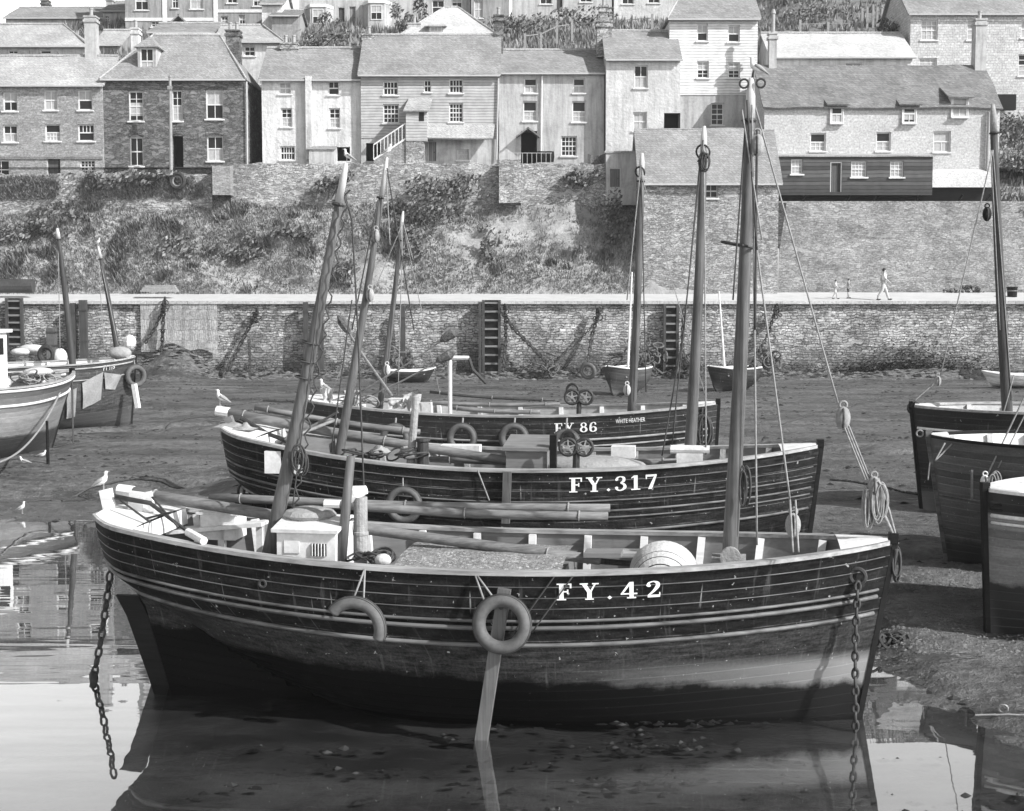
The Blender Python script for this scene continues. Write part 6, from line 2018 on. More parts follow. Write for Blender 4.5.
# ================================================================== FY 86
B3 = Boat(at(718, 404, 31.8), at(309, 398, 33.2), 1.5, 2.3, .15, bt=.9, kn=1.7, rake_bow=.1, rake_st=.6)
B3.zm = B3.px(520, 416, -1.5).z - .04
hm3 = hullmat('hull_lugger_far', .013, .03, .035, 1.35, .22, .3, d_low=.85, rough=.5)
r3 = thing('fishing_lugger', 'farthest lugger of the row with FY 86 on its side and many tyre fenders', 'fishing boat', B3.loc, B3.th, 'dark luggers moored side by side')
h3 = build_hull(B3, r3, hm3, strakes=((.50, .026), (.64, .02), (.78, .024)), deck_d=.5, stan='white', inner='bulwark_pale', strake='strake2', nst=8)
zc3 = lambda x: B3.zs((x + B3.L / 2) / B3.L) - .23
lettering(B3, h3, 'FY 86', B3.px(554, 424, -1.5).x, B3.px(596, 424, -1.5).x, zc3, .21, -1)
plain_text(B3, h3, 'WHITE HEATHER', B3.px(615, 418, -1.4).x, B3.px(644, 418, -1.35).x, lambda x: B3.zs((x + B3.L / 2) / B3.L) - .14, .09, -1)
m4 = mast(B3, r3, B3.px(632, 396), B3.px(642, 153), .095, .06, 'main_mast', headfrac=.10)
m5 = mast(B3, r3, B3.px(382, 388), B3.px(403, 211), .075, .04, 'mizzen_mast', headfrac=.14)
wheels(B3, r3, 572, 397, .15, -.8)
for i, (px_, lab) in enumerate(((395, 'tyre on the farthest lugger, nearest to its stern'), (462, 'second tyre from the stern of the farthest lugger'), (514, 'third tyre from the stern of the farthest lugger'), (566, 'tyre below the lettering of the farthest lugger, partly behind the hauling wheels'))):
    c = B3.px(px_, 438 + (0 if i < 3 else 6), -1.72)
    tyre(lab, B3.world(c), .25, .07, Vector((-B3.sn, B3.ct, 0)), hang=[[B3.world(B3.px(px_ + 1, 418, -1.6)), B3.world(B3.px(px_, 431, -1.74))]], rope_r=.022)
# deck gear
for pa, pb, rr_, mt in (((420, 402), (560, 404), .05, 'spar'), ((430, 392), (555, 400), .035, 'mastdark'), ((450, 407), (540, 412), .06, 'spar')):
    spar({'spar': 'pale spar lying on the deck of the farthest lugger', 'mastdark': 'thin dark spar above the others on the farthest lugger'}[mt] if pa[0] != 450 else 'short pale spar lowest on the deck of the farthest lugger', B3, B3.px(*pa, .3), B3.px(*pb, .3), rr_, rr_ * .8, mat=mt)
a, b = B3.px(450, 414, -.4), B3.px(450, 360, -.4); mb = MB(); mb.tube([a - Vector((0, 0, .3)), b, b + Vector((.04, 0, .05)), b + Vector((.42, 0, .05))], .045, 8); part('davit', mb, 'white', r3)
mb = MB(); mb.tube([b + Vector((.42, 0, .05)), b + Vector((.5, 0, -.2)), b + Vector((.8, 0, -.5))], .04, 6); part('davit_hose', mb, 'ropedark', r3)
for (x0_, x1_, y0_, y1_, yy, mt) in ((388, 410, 399, 408, .4, 'white'), (330, 362, 398, 405, .6, 'white'), (415, 430, 403, 411, 0, 'offwhite')):
    p, q = B3.px(x0_, y1_, yy), B3.px(x1_, y0_, yy); mb = MB(); mb.box((p.x, yy, p.z - .1), (q.x, yy + .35, q.z)); part('fish_box', mb, mt, r3)
for pa, pb, r_, m_ in (((641, 165), (627, 300), .013, 'rope'), ((641, 165), (646, 392), .013, 'ropedark'), ((403, 222), (413, 260), .011, 'rope'), ((403, 222), (398, 395), .011, 'rope'), ((402, 225), (330, 395), .009, 'rope'), ((640, 170), (706, 398), .009, 'rope'), ((403, 225), (440, 395), .009, 'rope')):
    rope(r3, [B3.px(*pa, -.1), B3.px(*pb, -.2)], r_, m_)
block(r3, B3.px(387, 370, -.2), .13, 'canvaspale'); block(r3, B3.px(627, 390, -.3), .13, 'canvaspale')
coil(r3, B3.px(703, 415, -.9), .35, .7, 7, 'ropedark', .025); mb = MB(); mb.torus(B3.px(640, 172), .11, .02, (.4, 1, .3), 16, 6); part('mast_iron', mb, 'iron', m4)
for i in range(2): rope(r3, [B3.on(B3.px(702 + i * 4, 410, -.6).x, B3.zs(.93), -1, .05), B3.on(B3.px(702 + i * 4, 450, -.6).x, B3.zs(.93) - .85, -1, .06)], .02, 'ropedark')
mb = MB()
for i in range(10):
    c = B3.px(random.uniform(330, 380), 402, random.uniform(-.6, .6)); mb.torus(c, random.uniform(.1, .25), .02, (random.gauss(0, .4), random.gauss(0, .4), 1), 14, 5)
part('rope_heap', mb, 'rope', r3, sm=True)

for i, (px_, py_, w_, h_) in enumerate(((327, 398, .28, .45), (352, 402, .3, .5), (355, 399, .18, .4), (412, 402, .35, .35), (398, 404, .4, .2))):
    c = B3.px(px_, py_, -.7); rows = []
    for j in steps(0, 1, 7):
        rows.append([Vector((c.x + (i2 - .5) * w_ * (1.2 - .5 * j) + .06 * noise.noise((i2 * 4, j * 3, px_)), c.y + .10 * sin(i2 * 9 + j * 4 + px_), c.z + h_ * (.5 - j) + .08 * noise.noise((i2 * 3, j * 4, py_)))) for i2 in steps(0, 1, 8)])
    mb = MB(); mb.grid(rows); part('hung_cloth', mb, 'canvaspale', r3, sm=True)
for (px_, py_, w_, h_, yy) in ((232, 426, .5, .10, -.1), (243, 429, .4, .10, -.3), (410, 455, .4, .12, -.2), (430, 456, .25, .18, .3), (380, 452, .3, .16, -.6)):
    c = B2.px(px_, py_, yy); mb = MB(); mb.grid([[Vector((c.x + (u - .5) * w_, c.y + (v - .5) * w_, c.z + h_ * (sin(pi * u) * sin(pi * v)) * (.6 + .8 * noise.noise((u * 4 + px_, v * 4, 1))))) for v in steps(0, 1, 8)] for u in steps(0, 1, 8)])
    part('cloth_heap', mb, 'canvas', r2, sm=True)
# long canes with dark flags standing on the luggers
def dan(label, P, Q, flag=None, r=.02, mat='spar'):
    o = thing('flag_cane', label, 'flag pole', P, 0, 'flagged canes leaning on the luggers')
    mb = MB(); mb.tube([P, P.lerp(Q, .5) - Vector((0, 0, .05)), Q], [r * 1.2, r, r * .6], 7); obj('cane', mb, M[mat], o)
    if flag is not None:
        d = (Q - P).normalized(); mb = MB()
        c = P.lerp(Q, flag); mb.tube([c - d * .22, c - d * .12, c + d * .12, c + d * .26], [.02, .09, .11, .03], 8); obj('furled_flag', mb, M['netting'], o)
    return o
dan('pale cane rising to the right with a dark furled flag near its tip', B3.world(B3.px(350, 398, -.9)), B3.world(B3.px(456, 331, -.9)), .93)
dan('pale cane falling to the right across the leaning mast', B3.world(B3.px(392, 396, -1.1)), B3.world(B3.px(337, 314, -1.1)), .86, .03)
dan('lower dark cane end pointing right beside the flagged cane', B3.world(B3.px(352, 404, -.5)), B3.world(B3.px(455, 352, -.5)), .9)
dan('boat hook leaning at the stern of the middle lugger', B2.world(B2.px(262, 448, .2)), B2.world(B2.px(338, 412, .2)), None, .03)

# ================================================================== boats on the right, bows towards the left
hmA = hullmat('hull_right_far', .01, .01, .03, .8, .1, .3, d_low=.5, rough=.5, pale_seam=.05, streak=.1)
RA = Boat(at(912, 407, 30.6), at(1225, 412, 30.0), 1.5, 2.2, .2, near=1, rake_bow=.25, kn=1.6); RA.zm = RA.px(1024, 415, 1.4).z
ra = thing('moored_boat', 'black hulled boat with a tall mast at the far right, the highest of three bows', 'fishing boat', RA.loc, RA.th, 'boats drawn up at the right with bows to the left')
hA = build_hull(RA, ra, hmA, strakes=((.42, .03),), strake='railwhite', nst=6, inner='bulwark_pale')
ma = mast(RA, ra, RA.px(1008, 418), RA.px(993, 104), .115, .07, 'mast', mat='mastdark', headfrac=.08, head='canvas')
for pa, pb, r_ in (((993, 150), (940, 378), .014), ((940, 378), (913, 402), .018), ((991, 150), (1000, 330), .012), ((993, 150), (1012, 400), .012), ((1014, 375), (990, 462), .016)):
    rope(ra, [RA.px(*pa, .1), RA.px(*pb, .1)], r_, 'rope')
block(ra, RA.px(987, 214, .1), .15, 'tar'); block(ra, RA.px(938, 381, .1), .11, 'canvas'); mb = MB(); mb.torus(RA.px(914, 408, 0), .12, .03, (0, 1, 0), 14, 6); part('stem_ring', mb, 'iron', ra)
hmB = hullmat('hull_right_middle', .075, .075, .03, .5, .06, .8, d_low=.9, rough=.45, pale_seam=.03, streak=.25, gr=.35)
RB = Boat(at(929, 437, 24.7), at(1240, 445, 23.6), 1.45, 2.2, .15, near=1, rake_bow=.35, kn=1.6); RB.zm = RB.px(1024, 449, 1.3).z
rb = thing('moored_boat', 'grey hulled boat with a bright white inner bulwark, middle of three bows at right', 'fishing boat', RB.loc, RB.th, 'boats drawn up at the right with bows to the left')
hB = build_hull(RB, rb, hmB, strakes=((.95, .02),), strake='strake', nst=6, inner='white', deck_d=.4, rail='tar', rail_w=.1, stem='strake')
mb = MB(); mb.torus(RB.px(926, 436, 0) + Vector((.10, 0, .04)), .055, .014, (0, 1, 0), 16, 6); part('stem_ring', mb, 'irongrey', rb)
for pa, pb in (((945, 443), (935, 461)), ((952, 444), (935, 461)), ((1023, 455), (1014, 472)), ((930, 462), (928, 480))):
    rope(rb, [RB.px(*pa, .6), RB.px(*pb, .75)], .014, 'rope')
rope(rb, [RB.px(972, 470, 1.05), RB.px(972, 500, 1.0)], .02, 'rope'); 
rope(rb, [RA.px(1008, 380, -2) if False else RB.px(1030, 385, .9), RB.px(986, 478, 1.1)], .014); rope(rb, [RB.px(1040, 385, .9), RB.px(998, 468, 1.1)], .011)
coil(rb, RB.px(994, 474, 1.2), .16, .3, 6); block(rb, RB.px(985, 482, 1.2), .12, 'white')
hmC = hullmat('hull_right_near', .015, .15, .012, .60, .02, .95, d_low=.30, rough=.4, pale_seam=.03, streak=.1, gr=.3)
RC = Boat(at(985, 491, 20.3), at(1330, 500, 20.4), 1.4, 2.0, .0, near=1, rake_bow=.1, kn=1.5); RC.zm = RC.px(1024, 501, 1.2).z - .02
rc = thing('moored_boat', 'boat with a dark top strake over paler planking, lowest of three bows at right', 'fishing boat', RC.loc, RC.th, 'boats drawn up at the right with bows to the left')
hC = build_hull(RC, rc, hmC, strakes=((.32, .03), (.42, .022)), strake='railwhite', nst=6, inner='white', deck_d=.4, rail='railwhite', stem='tar')
mb = MB(); c = RC.on(RC.px(1006, 512, .5).x, RC.zs(.93) - .2, 1, .02); mb.torus(c, .12, .02, (0, 1, 0), 18, 6, ry=.04, ref=(1, 0, 0)); part('hawse_hole', mb, 'tar', hC)

# ================================================================== boats on the left
hmD = hullmat('hull_left_white', .08, .17, .03, 1.0, .06, 1.0, d_low=.45, rough=.5, pale_seam=.05, streak=.15, gr=.25)
LA = Boat(at(72, 372, 43.0), at(-150, 398, 37.0), 1.6, 2.2, .1, bt=1.0, rake_bow=.9, kn=1.5); LA.zm = LA.px(20, 388, -1.4).z
la = thing('moored_boat', 'boat with a white lower hull, grey top strake and small wheelhouse at the left edge', 'fishing boat', LA.loc, LA.th, 'boats drawn up at the left with bows to the right')
hD = build_hull(LA, la, hmD, strakes=((.45, .04), (.06, .04)), strake='offwhite', nst=7, inner='canvas', deck_d=.55, white_ends=False, rail='rail')
p, q = LA.px(-60, 386, 0), LA.px(-8, 332, 0); mb = MB(); mb.box((p.x, -.6, p.z - .3), (q.x, .6, q.z)); wh = part('wheelhouse', mb, 'offwhite', la)
mb = MB(); mb.box((p.x - .1, -.7, q.z + .002), (q.x + .12, .7, q.z + .09)); part('wheelhouse_roof', mb, 'offwhite', wh)
mb = MB(); mb.box((q.x - .45, -.613, q.z - .6), (q.x - .12, -.602, q.z - .15)); part('wheelhouse_window', mb, 'glass', wh)
mb = MB()
for i in range(16):
    c = LA.px(random.uniform(15, 60), random.uniform(374, 382), random.uniform(-.6, .8)); mb.torus(c, random.uniform(.12, .3), .025, (random.gauss(0, .5), random.gauss(0, .5), 1), 14, 5)
part('rope_heap', mb, 'rope', la, sm=True)
mb = MB(); c = LA.px(38, 372, .4); mb.ball(c, (.5, .3, .14), 12, 7); part('canvas_heap', mb, 'canvaspale', la, sm=True)
P_ = LA.world(LA.px(66, 378, -.3)); Q_ = at(0, 462, 33.5); R0 = at(-40, 476, 30)
mb = MB(); mb.tube([P_.lerp(Q_, t) - Vector((0, 0, .45 * 4 * t * (1 - t))) for t in steps(0, 1, 14)] + [R0], .028, 6)
tag(obj('mooring_rope', mb, M['rope'], sm=True), 'pale mooring rope sagging from the white hulled bow to the mud', 'rope')
mb = MB(); P_ = LA.world(LA.px(72, 378, .0)); mb.tube([P_, Vector((P_.x + .05, P_.y - .2, .5)), Vector((P_.x - .5, P_.y - .8, .42))], .03, 6)
tag(obj('mooring_rope', mb, M['ropedark'], sm=True), 'dark weedy rope hanging straight down from the white hulled bow', 'rope')
p = at(47, 424, 39); mb = MB(); mb.tube([Vector((p.x, 39, 1.5)), Vector((p.x, 39, mud_z(p.x, 39) - .2))], [.035, .045], 7); tag(obj('mooring_stake', mb, M['tar']), 'thin dark stake standing in the mud under the white hulled bow', 'stake')

hmE = hullmat('hull_left_dark', .03, .035, .025, .9, .05, .5, d_low=.5, rough=.6, pale_seam=.1)
LB = Boat(at(135, 357, 50.0), at(-70, 374, 46.6), 1.5, 2.3, .2, bt=1.0, rake_bow=.2, kn=1.6); LB.zm = LB.px(72, 366, -1.4).z
lb_ = thing('moored_boat', 'dark boat at the left with two thin masts and grey canvas over its side', 'fishing boat', LB.loc, LB.th, 'boats drawn up at the left with bows to the right')
hE = build_hull(LB, lb_, hmE, strakes=((.12, .03), (.5, .02)), strake='strake2', nst=8, inner='white', stan='white', deck_d=.55, rail='rail')
mast(LB, lb_, LB.px(72, 362), LB.px(57, 228), .12, .07, 'mizzen_mast', mat='mastdark', headfrac=.07)
mast(LB, lb_, LB.px(117, 352), LB.px(98, 246), .10, .05, 'main_mast', mat='mastdark', headfrac=.10)
plain_text(LB, hE, 'FY 119', LB.px(105, 370, -1.3).x, LB.px(117.5, 369, -1.2).x, lambda x: LB.zs((x + LB.L / 2) / LB.L) - .17, .17, -1, 'lettering')
for (pts) in (((83, 383), (106, 372), (106, 401), (86, 410)), ((107, 373), (129, 376), (122, 391), (110, 390)), ((66, 392), (77, 388), (79, 418), (70, 420))):
    P = [LB.px(x, y, -1.45) for x, y in pts]
    mb = MB(); rows = []
    for j in steps(0, 1, 8):
        rows.append([LB.on(lerp(lerp(P[0].x, P[1].x, i), lerp(P[3].x, P[2].x, i), j), max(.4, lerp(lerp(P[0].z, P[1].z, i), lerp(P[3].z, P[2].z, i), j)), -1, .05 + .03 * sin(i * 9 + j * 3)) for i in steps(0, 1, 8)])
    mb.grid(rows); part('canvas_cloth', mb, 'canvas', lb_, sm=True)
mb = MB(); mb.ball(LB.px(120, 353, -.2), (.4, .3, .22), 12, 7); part('canvas_heap', mb, 'canvas', lb_, sm=True)
mb = MB(); mb.ball(LB.px(130, 342, .4), (.22, .2, .25), 8, 6); part('canvas_heap', mb, 'offwhite', lb_)
c = LB.px(135.5, 376, -.5); tyre('tyre hanging at the bow of the dark left boat', LB.world(c), .30, .09, (.9, -1, 0), rope_r=.02, hang=[[LB.world(c + Vector((0, 0, .3))), LB.world(LB.px(134, 360, -.3))]])
mb = MB(); mb.bar(LB.px(134, 384, -.9), LB.px(138, 408, -1.0), .14, .14); part('support_leg', mb, 'railwhite', lb_)
for pa, pb in (((98, 250), (104, 350)), ((58, 235), (60, 350)), ((98, 250), (118, 345))):
    rope(lb_, [LB.px(*pa, 0), LB.px(*pb, -.2)], .014, 'rope')

# ================================================================== small open dinghies
def dinghy(label, px, py, Y, L, B_, th, hull, inner, mast_px=None, h=.75, oar=True):
    c = at(px, py, Y); z0 = mud_z(c.x, Y) + .02
    r = thing('dinghy', label, 'dinghy', (c.x, Y, z0), th, 'small open dinghies lying below the quay')
    bt = Boat((c.x + cos(th) * L / 2, Y + sin(th) * L / 2, h + .15), (c.x - cos(th) * L / 2, Y - sin(th) * L / 2, h + .05), B_, h, 0, bt=B_ * .75, kn=.25, rake_bow=.3, rake_st=.12)
    me = hull_mesh(bt, 20, 10); ho = bpy.data.objects.new('hull', me); me.materials.append(hull); COL.objects.link(ho); ho.parent = r
    mb = MB(); mb.grid([[bt.pt(a, t, s_, -.03) for (s_, t) in [(-1, .98), (-1, .7), (-1, .4), (-1, .2), (1, .2), (1, .4), (1, .7), (1, .98)]] for a in steps(.03, .95, 16)]); part('lining', mb, inner, r)
    for s_ in (-1, 1):
        mb = MB(); mb.tube([bt.pt(a, 1, s_) for a in steps(0, 1, 20)], .035, 6); part('rail', mb, 'railwhite', r)
    for a in (.25, .5, .75):
        p = bt.pt(a, .7, 1); mb = MB(); mb.box((p.x - .12, -p.y + .04, p.z - .03), (p.x + .12, p.y - .04, p.z + .01)); part('thwart', mb, 'rail', r)
    if mast_px:
        b0 = at(mast_px[0], mast_px[1], Y); t0 = at(mast_px[2], mast_px[3], Y)
        bt.loc = Vector((c.x, Y, z0))
        P = bt.local(b0); Q = bt.local(t0); P.z -= z0; Q.z -= z0; P.z = .15
        mb = MB(); mb.tube([P, Q], [.06, .03], 8); part('mast', mb, 'railwhite', r)
    return r
hmF = hullmat('hull_dinghy_pale', .05, .04, .05, .2, .1, .1, d_low=.3, rough=.6, pale_seam=.1, gr=.4)
hmG = hullmat('hull_dinghy_dark', .02, .015, .03, .1, .05, .05, d_low=.3, rough=.6, pale_seam=.2)
hmH = hullmat('hull_dinghy_white', .6, .5, .1, .1, .2, .05, d_low=.3, rough=.6, pale_seam=.1, gr=.3)
dinghy('dinghy with a thin white mast lying behind the tallest middle mast', 624, 394, 64, 2.6, .85, radians(232), hmF, 'canvas', (627, 380, 632, 272), 1.15)
dinghy('dark dinghy with a pale mast beached at the quay behind the nearest mast', 731, 391, 66, 2.7, .85, radians(215), hmG, 'offwhite', (726, 372, 719, 291), 1.0)
dinghy('small dark punt lying at the foot of the quay behind the flagged canes', 410, 378, 75, 2.6, .7, radians(10), hmG, 'offwhite', None, .6)
dinghy('white dinghy at the quay foot at the far right edge', 1020, 390, 68, 3.4, .8, radians(165), hmH, 'white', None, .6)
dinghy('dinghy with a pale rim lying behind the white hulled boat at the left', 32, 368, 62, 3.0, .85, radians(15), hmG, 'white', None, .95)
# ------------------------------------------------------------------ things along the quay
YW = Y_Q - .12
def ladder(label, x0, x1, yt, yb, rungs=9, fat=False):
    a, b = at(x0, yb, YW), at(x1, yt, YW)
    r = thing('quay_ladder', label, 'ladder', ((a.x + b.x) / 2, YW, a.z), 0, 'wooden ladders on the quay wall')
    for x in (a.x, b.x):
        mb = MB(); mb.box((x - .07, YW - .2, a.z - .3), (x + .07, YW, b.z)); obj('stile', mb, M['mastdark'], r)
    for i in range(rungs):
        z = lerp(a.z + .1, b.z - .15, i / (rungs - 1))
        mb = MB(); mb.box((a.x + .072, YW - .16, z - .05), (b.x - .072, YW - .07, z + .05)); obj('rung', mb, M['spar'], r)
    mb = MB(); mb.box((a.x + .072, YW - .03, a.z), (b.x - .072, YW + .02, b.z)); obj('backboard', mb, M['tar'], r)
ladder('wooden quay ladder in the middle of the wall, right of the flagged canes', 483.5, 499.5, 300, 374)
ladder('wooden quay ladder between the two tall middle masts', 664, 677.5, 304, 376)
ladder('wooden quay ladder at the far left of the wall', 8.5, 22, 298, 346, 7)
def timber_post(label, px, yt, yb, w=.34, mat='mastdark'):
    a = at(px, yb, YW - .25); t = at(px, yt, YW - .25)
    r = thing('fender_post', label, 'post', (a.x, YW - .25, a.z), 0, 'upright timber posts on the quay wall')
    mb = MB(); mb.box((a.x - w / 2, YW - .4, a.z - .5), (a.x + w / 2, YW - .06, t.z)); obj('post', mb, M[mat], r)
    for k in (.2, .8):
        mb = MB(); z = lerp(a.z, t.z, k); mb.box((a.x - w / 2 - .02, YW - .42, z - .05), (a.x + w / 2 + .02, YW - .058, z + .05)); obj('strap', mb, M['iron'], r)
timber_post('dark upright post behind the dark boat at the left', 84, 300, 352, .38)
timber_post('slimmer dark post just left of the stout one behind the left boat', 74, 303, 352, .22)
timber_post('dark post on the quay wall behind the nearest leaning mast', 306, 302, 352, .24)
timber_post('second dark post behind the nearest leaning mast, close to its right edge', 321, 302, 360, .28)
timber_post('dark post on the quay wall above the small punt', 403, 306, 366, .26)
timber_post('thin dark post left of the middle quay ladder', 480, 302, 372, .14)
timber_post('weathered short post at the left beside the wall ladder', 52, 328, 350, .5, 'mast')
def wall_chain(label, pts, size=.3, r=.045, weedy=False, Y=None):
    P = []
    for i, (x, y) in enumerate(pts):
        P.append(at(x, y, YW - .2 - .9 * smooth(340, 378, y)))
    mb = MB(); link_chain(mb, P, size, r)
    if weedy:
        for p, q in zip(P, P[1:]):
            for k in range(10):
                c = p.lerp(q, random.random()); clod(mb, c + Vector((0, -.05, -.1)), random.uniform(.06, .16))
    tag(obj('wall_chain', mb, M['iron'], sm=False), label, 'chain', 'chains hanging on the quay wall')
wall_chain('weed hung chain sloping down right from the middle quay ladder', [(506, 318), (515, 330), (540, 355), (552, 370)], .3, .05, True)
wall_chain('chain hanging beside the quay wall left of the white masted dinghy', [(600, 308), (592, 335), (586, 374)], .3, .045, True)
wall_chain('thin chain stretched left from the dinghy mooring ring', [(598, 320), (575, 345), (562, 356)], .2, .025)
wall_chain('chain hanging straight down the wall left of the leaning masts', [(164, 304), (162, 345), (163, 378)], .3, .05, True)
wall_chain('chain slanting left from the same iron as the straight one at the left', [(163, 310), (155, 328), (144, 345)], .25, .04)
wall_chain('weedy chain slanting down the wall near the foot of the bank stones', [(257, 312), (240, 345), (222, 378)], .3, .05, True)
wall_chain('short chain hanging right of the slanting weedy chain', [(249, 340), (250, 360), (250, 378)], .25, .04)
wall_chain('chain beside the nearest main mast on the quay wall', [(776, 308), (768, 335), (752, 362)], .25, .04, True)
wall_chain('chain hanging on the quay right of the second wall ladder', [(684, 310), (682, 345), (685, 372)], .3, .05, True)
wall_chain('chain hanging just right of the middle quay ladder', [(505, 306), (506, 340), (503, 372)], .25, .045, True)
for px, py, lab in ((598, 312, 'dark iron mooring ring and rope bundle high on the wall'), (505, 308, 'mooring ring with tangled rope right of the middle ladder'), (165, 301, 'mooring ring at the top of the left wall chains'), (257, 312, 'mooring ring above the weedy slanting chain'), (777, 308, 'mooring iron beside the nearest main mast')):
    c = at(px, py, YW - .15); mb = MB(); mb.torus(c, .2, .05, (1, .4, 0), 16, 6)
    for k in range(5): mb.torus(c + Vector((random.uniform(-.15, .15), -.1, -.1 - k * .09)), random.uniform(.08, .2), .035, (random.gauss(0, 1), 1, random.gauss(0, 1)), 12, 5)
    tag(obj('mooring_ring', mb, M['iron']), lab, 'mooring ring', 'mooring rings on the quay wall')
# heaps of gear at the quay foot
def heap(label, px, py, Y, rx, rz, mat, n=24, cat='gear heap'):
    c = at(px, py, Y); mb = MB()
    for i in range(n):
        d = Vector((random.gauss(0, .5) * rx, random.gauss(0, .35), abs(random.gauss(0, .5)) * rz))
        mb.torus(c + d, random.uniform(.12, .3), random.uniform(.03, .06), (random.gauss(0, 1), random.gauss(0, 1), random.gauss(0, 1)), 12, 5)
    tag(obj('rope_heap', mb, M[mat]), label, cat)
heap('tall heap of dark pots and rope against the quay beside the white masted dinghy', 646, 372, 78.4, .8, 1.8, 'netting', 46)
heap('low heap of dark gear at the quay foot left of the white masted dinghy', 549, 374, 78, .6, .8, 'netting', 22)
heap('dark heap of netting by the quay foot right of the nearest main mast', 768, 366, 78.2, .6, 1.2, 'netting', 26)
heap('dark gear piled around the post above the small punt', 401, 368, 77.6, .9, 1.0, 'netting', 26)
heap('heap of ropes beside the second wall ladder', 690, 372, 78.3, .5, .8, 'netting', 18)
for px, py, Y, lab in ((582, 399, 58, 'left tyre of two standing on the mud beside the white masted dinghy'), (588, 371, 74, 'pale rimmed tyre leaning below the quay left of the white masted dinghy')):
    c = at(px, py, Y); mb = MB(); mb.torus(c, .34, .11, (.4, 1, .2), 24, 8); o = thing('old_tyre', lab, 'tyre', c); obj('casing', mb, M['rubber'], o, sm=True)
    mb = MB(); mb.torus(c, .24, .04, (.4, 1, .2), 24, 6); obj('rim', mb, M['irongrey'], o)
c = at(60, 357, 60); mb = MB(); mb.ball(c, (.3, .3, .36), 12, 8); o = thing('mooring_buoy', 'white round buoy standing behind the white hulled left boat', 'buoy', c); obj('float', mb, M['white'], o, sm=True); mb = MB(); mb.torus(c + Vector((-.5, -.1, .1)), .3, .12, (.2, 1, 0), 18, 8); obj('collar', mb, M['iron'], o)
c = at(32, 349, 61); mb = MB(); mb.ball(c, (.55, .4, .2), 14, 8); tag(obj('canvas_bundle', mb, M['canvaspale'], sm=True), 'white canvas bundle lying on the dinghy at the left', 'bundle')
c = at(20, 352, 58); mb = MB(); mb.ball(c, (.38, .3, .16), 14, 8); tag(obj('canvas_bundle', mb, M['canvaspale'], sm=True), 'smaller white bundle left of the larger one on the dinghy', 'bundle')
# long pale rope across the mud on the right, ring in the mud
P = [at(975, 722, 16.9), at(1000, 722, 16.9), at(1040, 724, 16.8)]
mb = MB(); mb.tube([Vector((p.x, p.y, max(.02, mud_z(p.x, p.y)) + .02)) for p in (P[0].lerp(P[2], t) for t in steps(0, 1, 12))], .012, 6); tag(obj('mud_rope', mb, M['rope']), 'thin pale rope lying on the mud spit at the lower right', 'rope')
p = at(1003, 718, 17.0); mb = MB(); mb.torus(Vector((p.x, p.y, mud_z(p.x, p.y) + .04)), .05, .014, (.3, 1, .3), 16, 6); tag(obj('iron_ring', mb, M['irongrey']), 'small iron ring lying on the mud spit at the lower right', 'ring')
p = at(902, 612, 19.5); mb = MB()
for i in range(12): mb.torus(Vector((p.x + random.gauss(0, .1), 20 + random.gauss(0, .05), mud_z(p.x, 20) + .05)), random.uniform(.05, .12), .02, (random.gauss(0, 1), random.gauss(0, 1), 1), 12, 5)
tag(obj('rope_heap', mb, M['ropedark']), 'dark clump of chain on the mud by the nearest bow', 'chain')

# slack chains and ropes lying on the mud
def lying(name, label, pts, r, mat, cat, n=40, z=.02):
    P = []
    for a, b in zip(pts, pts[1:]):
        for i in range(n):
            t = i / n
            x, y = lerp(a[0], b[0], t), lerp(a[1], b[1], t)
            x += .25 * noise.noise((y * .3, x * .4, 1)); y += .35 * noise.noise((x * .5, y * .2, 7))
            P.append((x, y, mud_z(x, y) + z))
    mb = MB(); mb.tube(P, [r * random.uniform(.6, 1.3) for _ in P], 5)
    tag(obj(name, mb, M[mat]), label, cat, 'chains and ropes lying on the mud')
def ground(px, py):
    Y = 4.65 / ((py - 288) / F)
    return (at(px, py, Y).x, Y)
lying('ground_chain', 'dark weedy chain lying across the mud left of the middle lugger', [ground(20, 487), ground(130, 476), ground(235, 478)], .035, 'iron', 'chain')
lying('ground_chain', 'dark chain lying on the mud right of the middle bow', [ground(825, 484), ground(870, 487), ground(935, 500)], .03, 'iron', 'chain')
lying('ground_rope', 'thin rope lying on the mud below the left part of the quay', [ground(140, 436), ground(185, 420), ground(300, 414)], .03, 'ropedark', 'rope')
lying('ground_rope', 'thin rope trailing over the mud towards the right quay foot', [ground(770, 430), ground(840, 408), ground(905, 396)], .03, 'ropedark', 'rope')
lying('ground_rope', 'short dark rope on the mud near the farthest stern', [ground(225, 408), ground(262, 402), ground(300, 404)], .04, 'ropedark', 'rope')
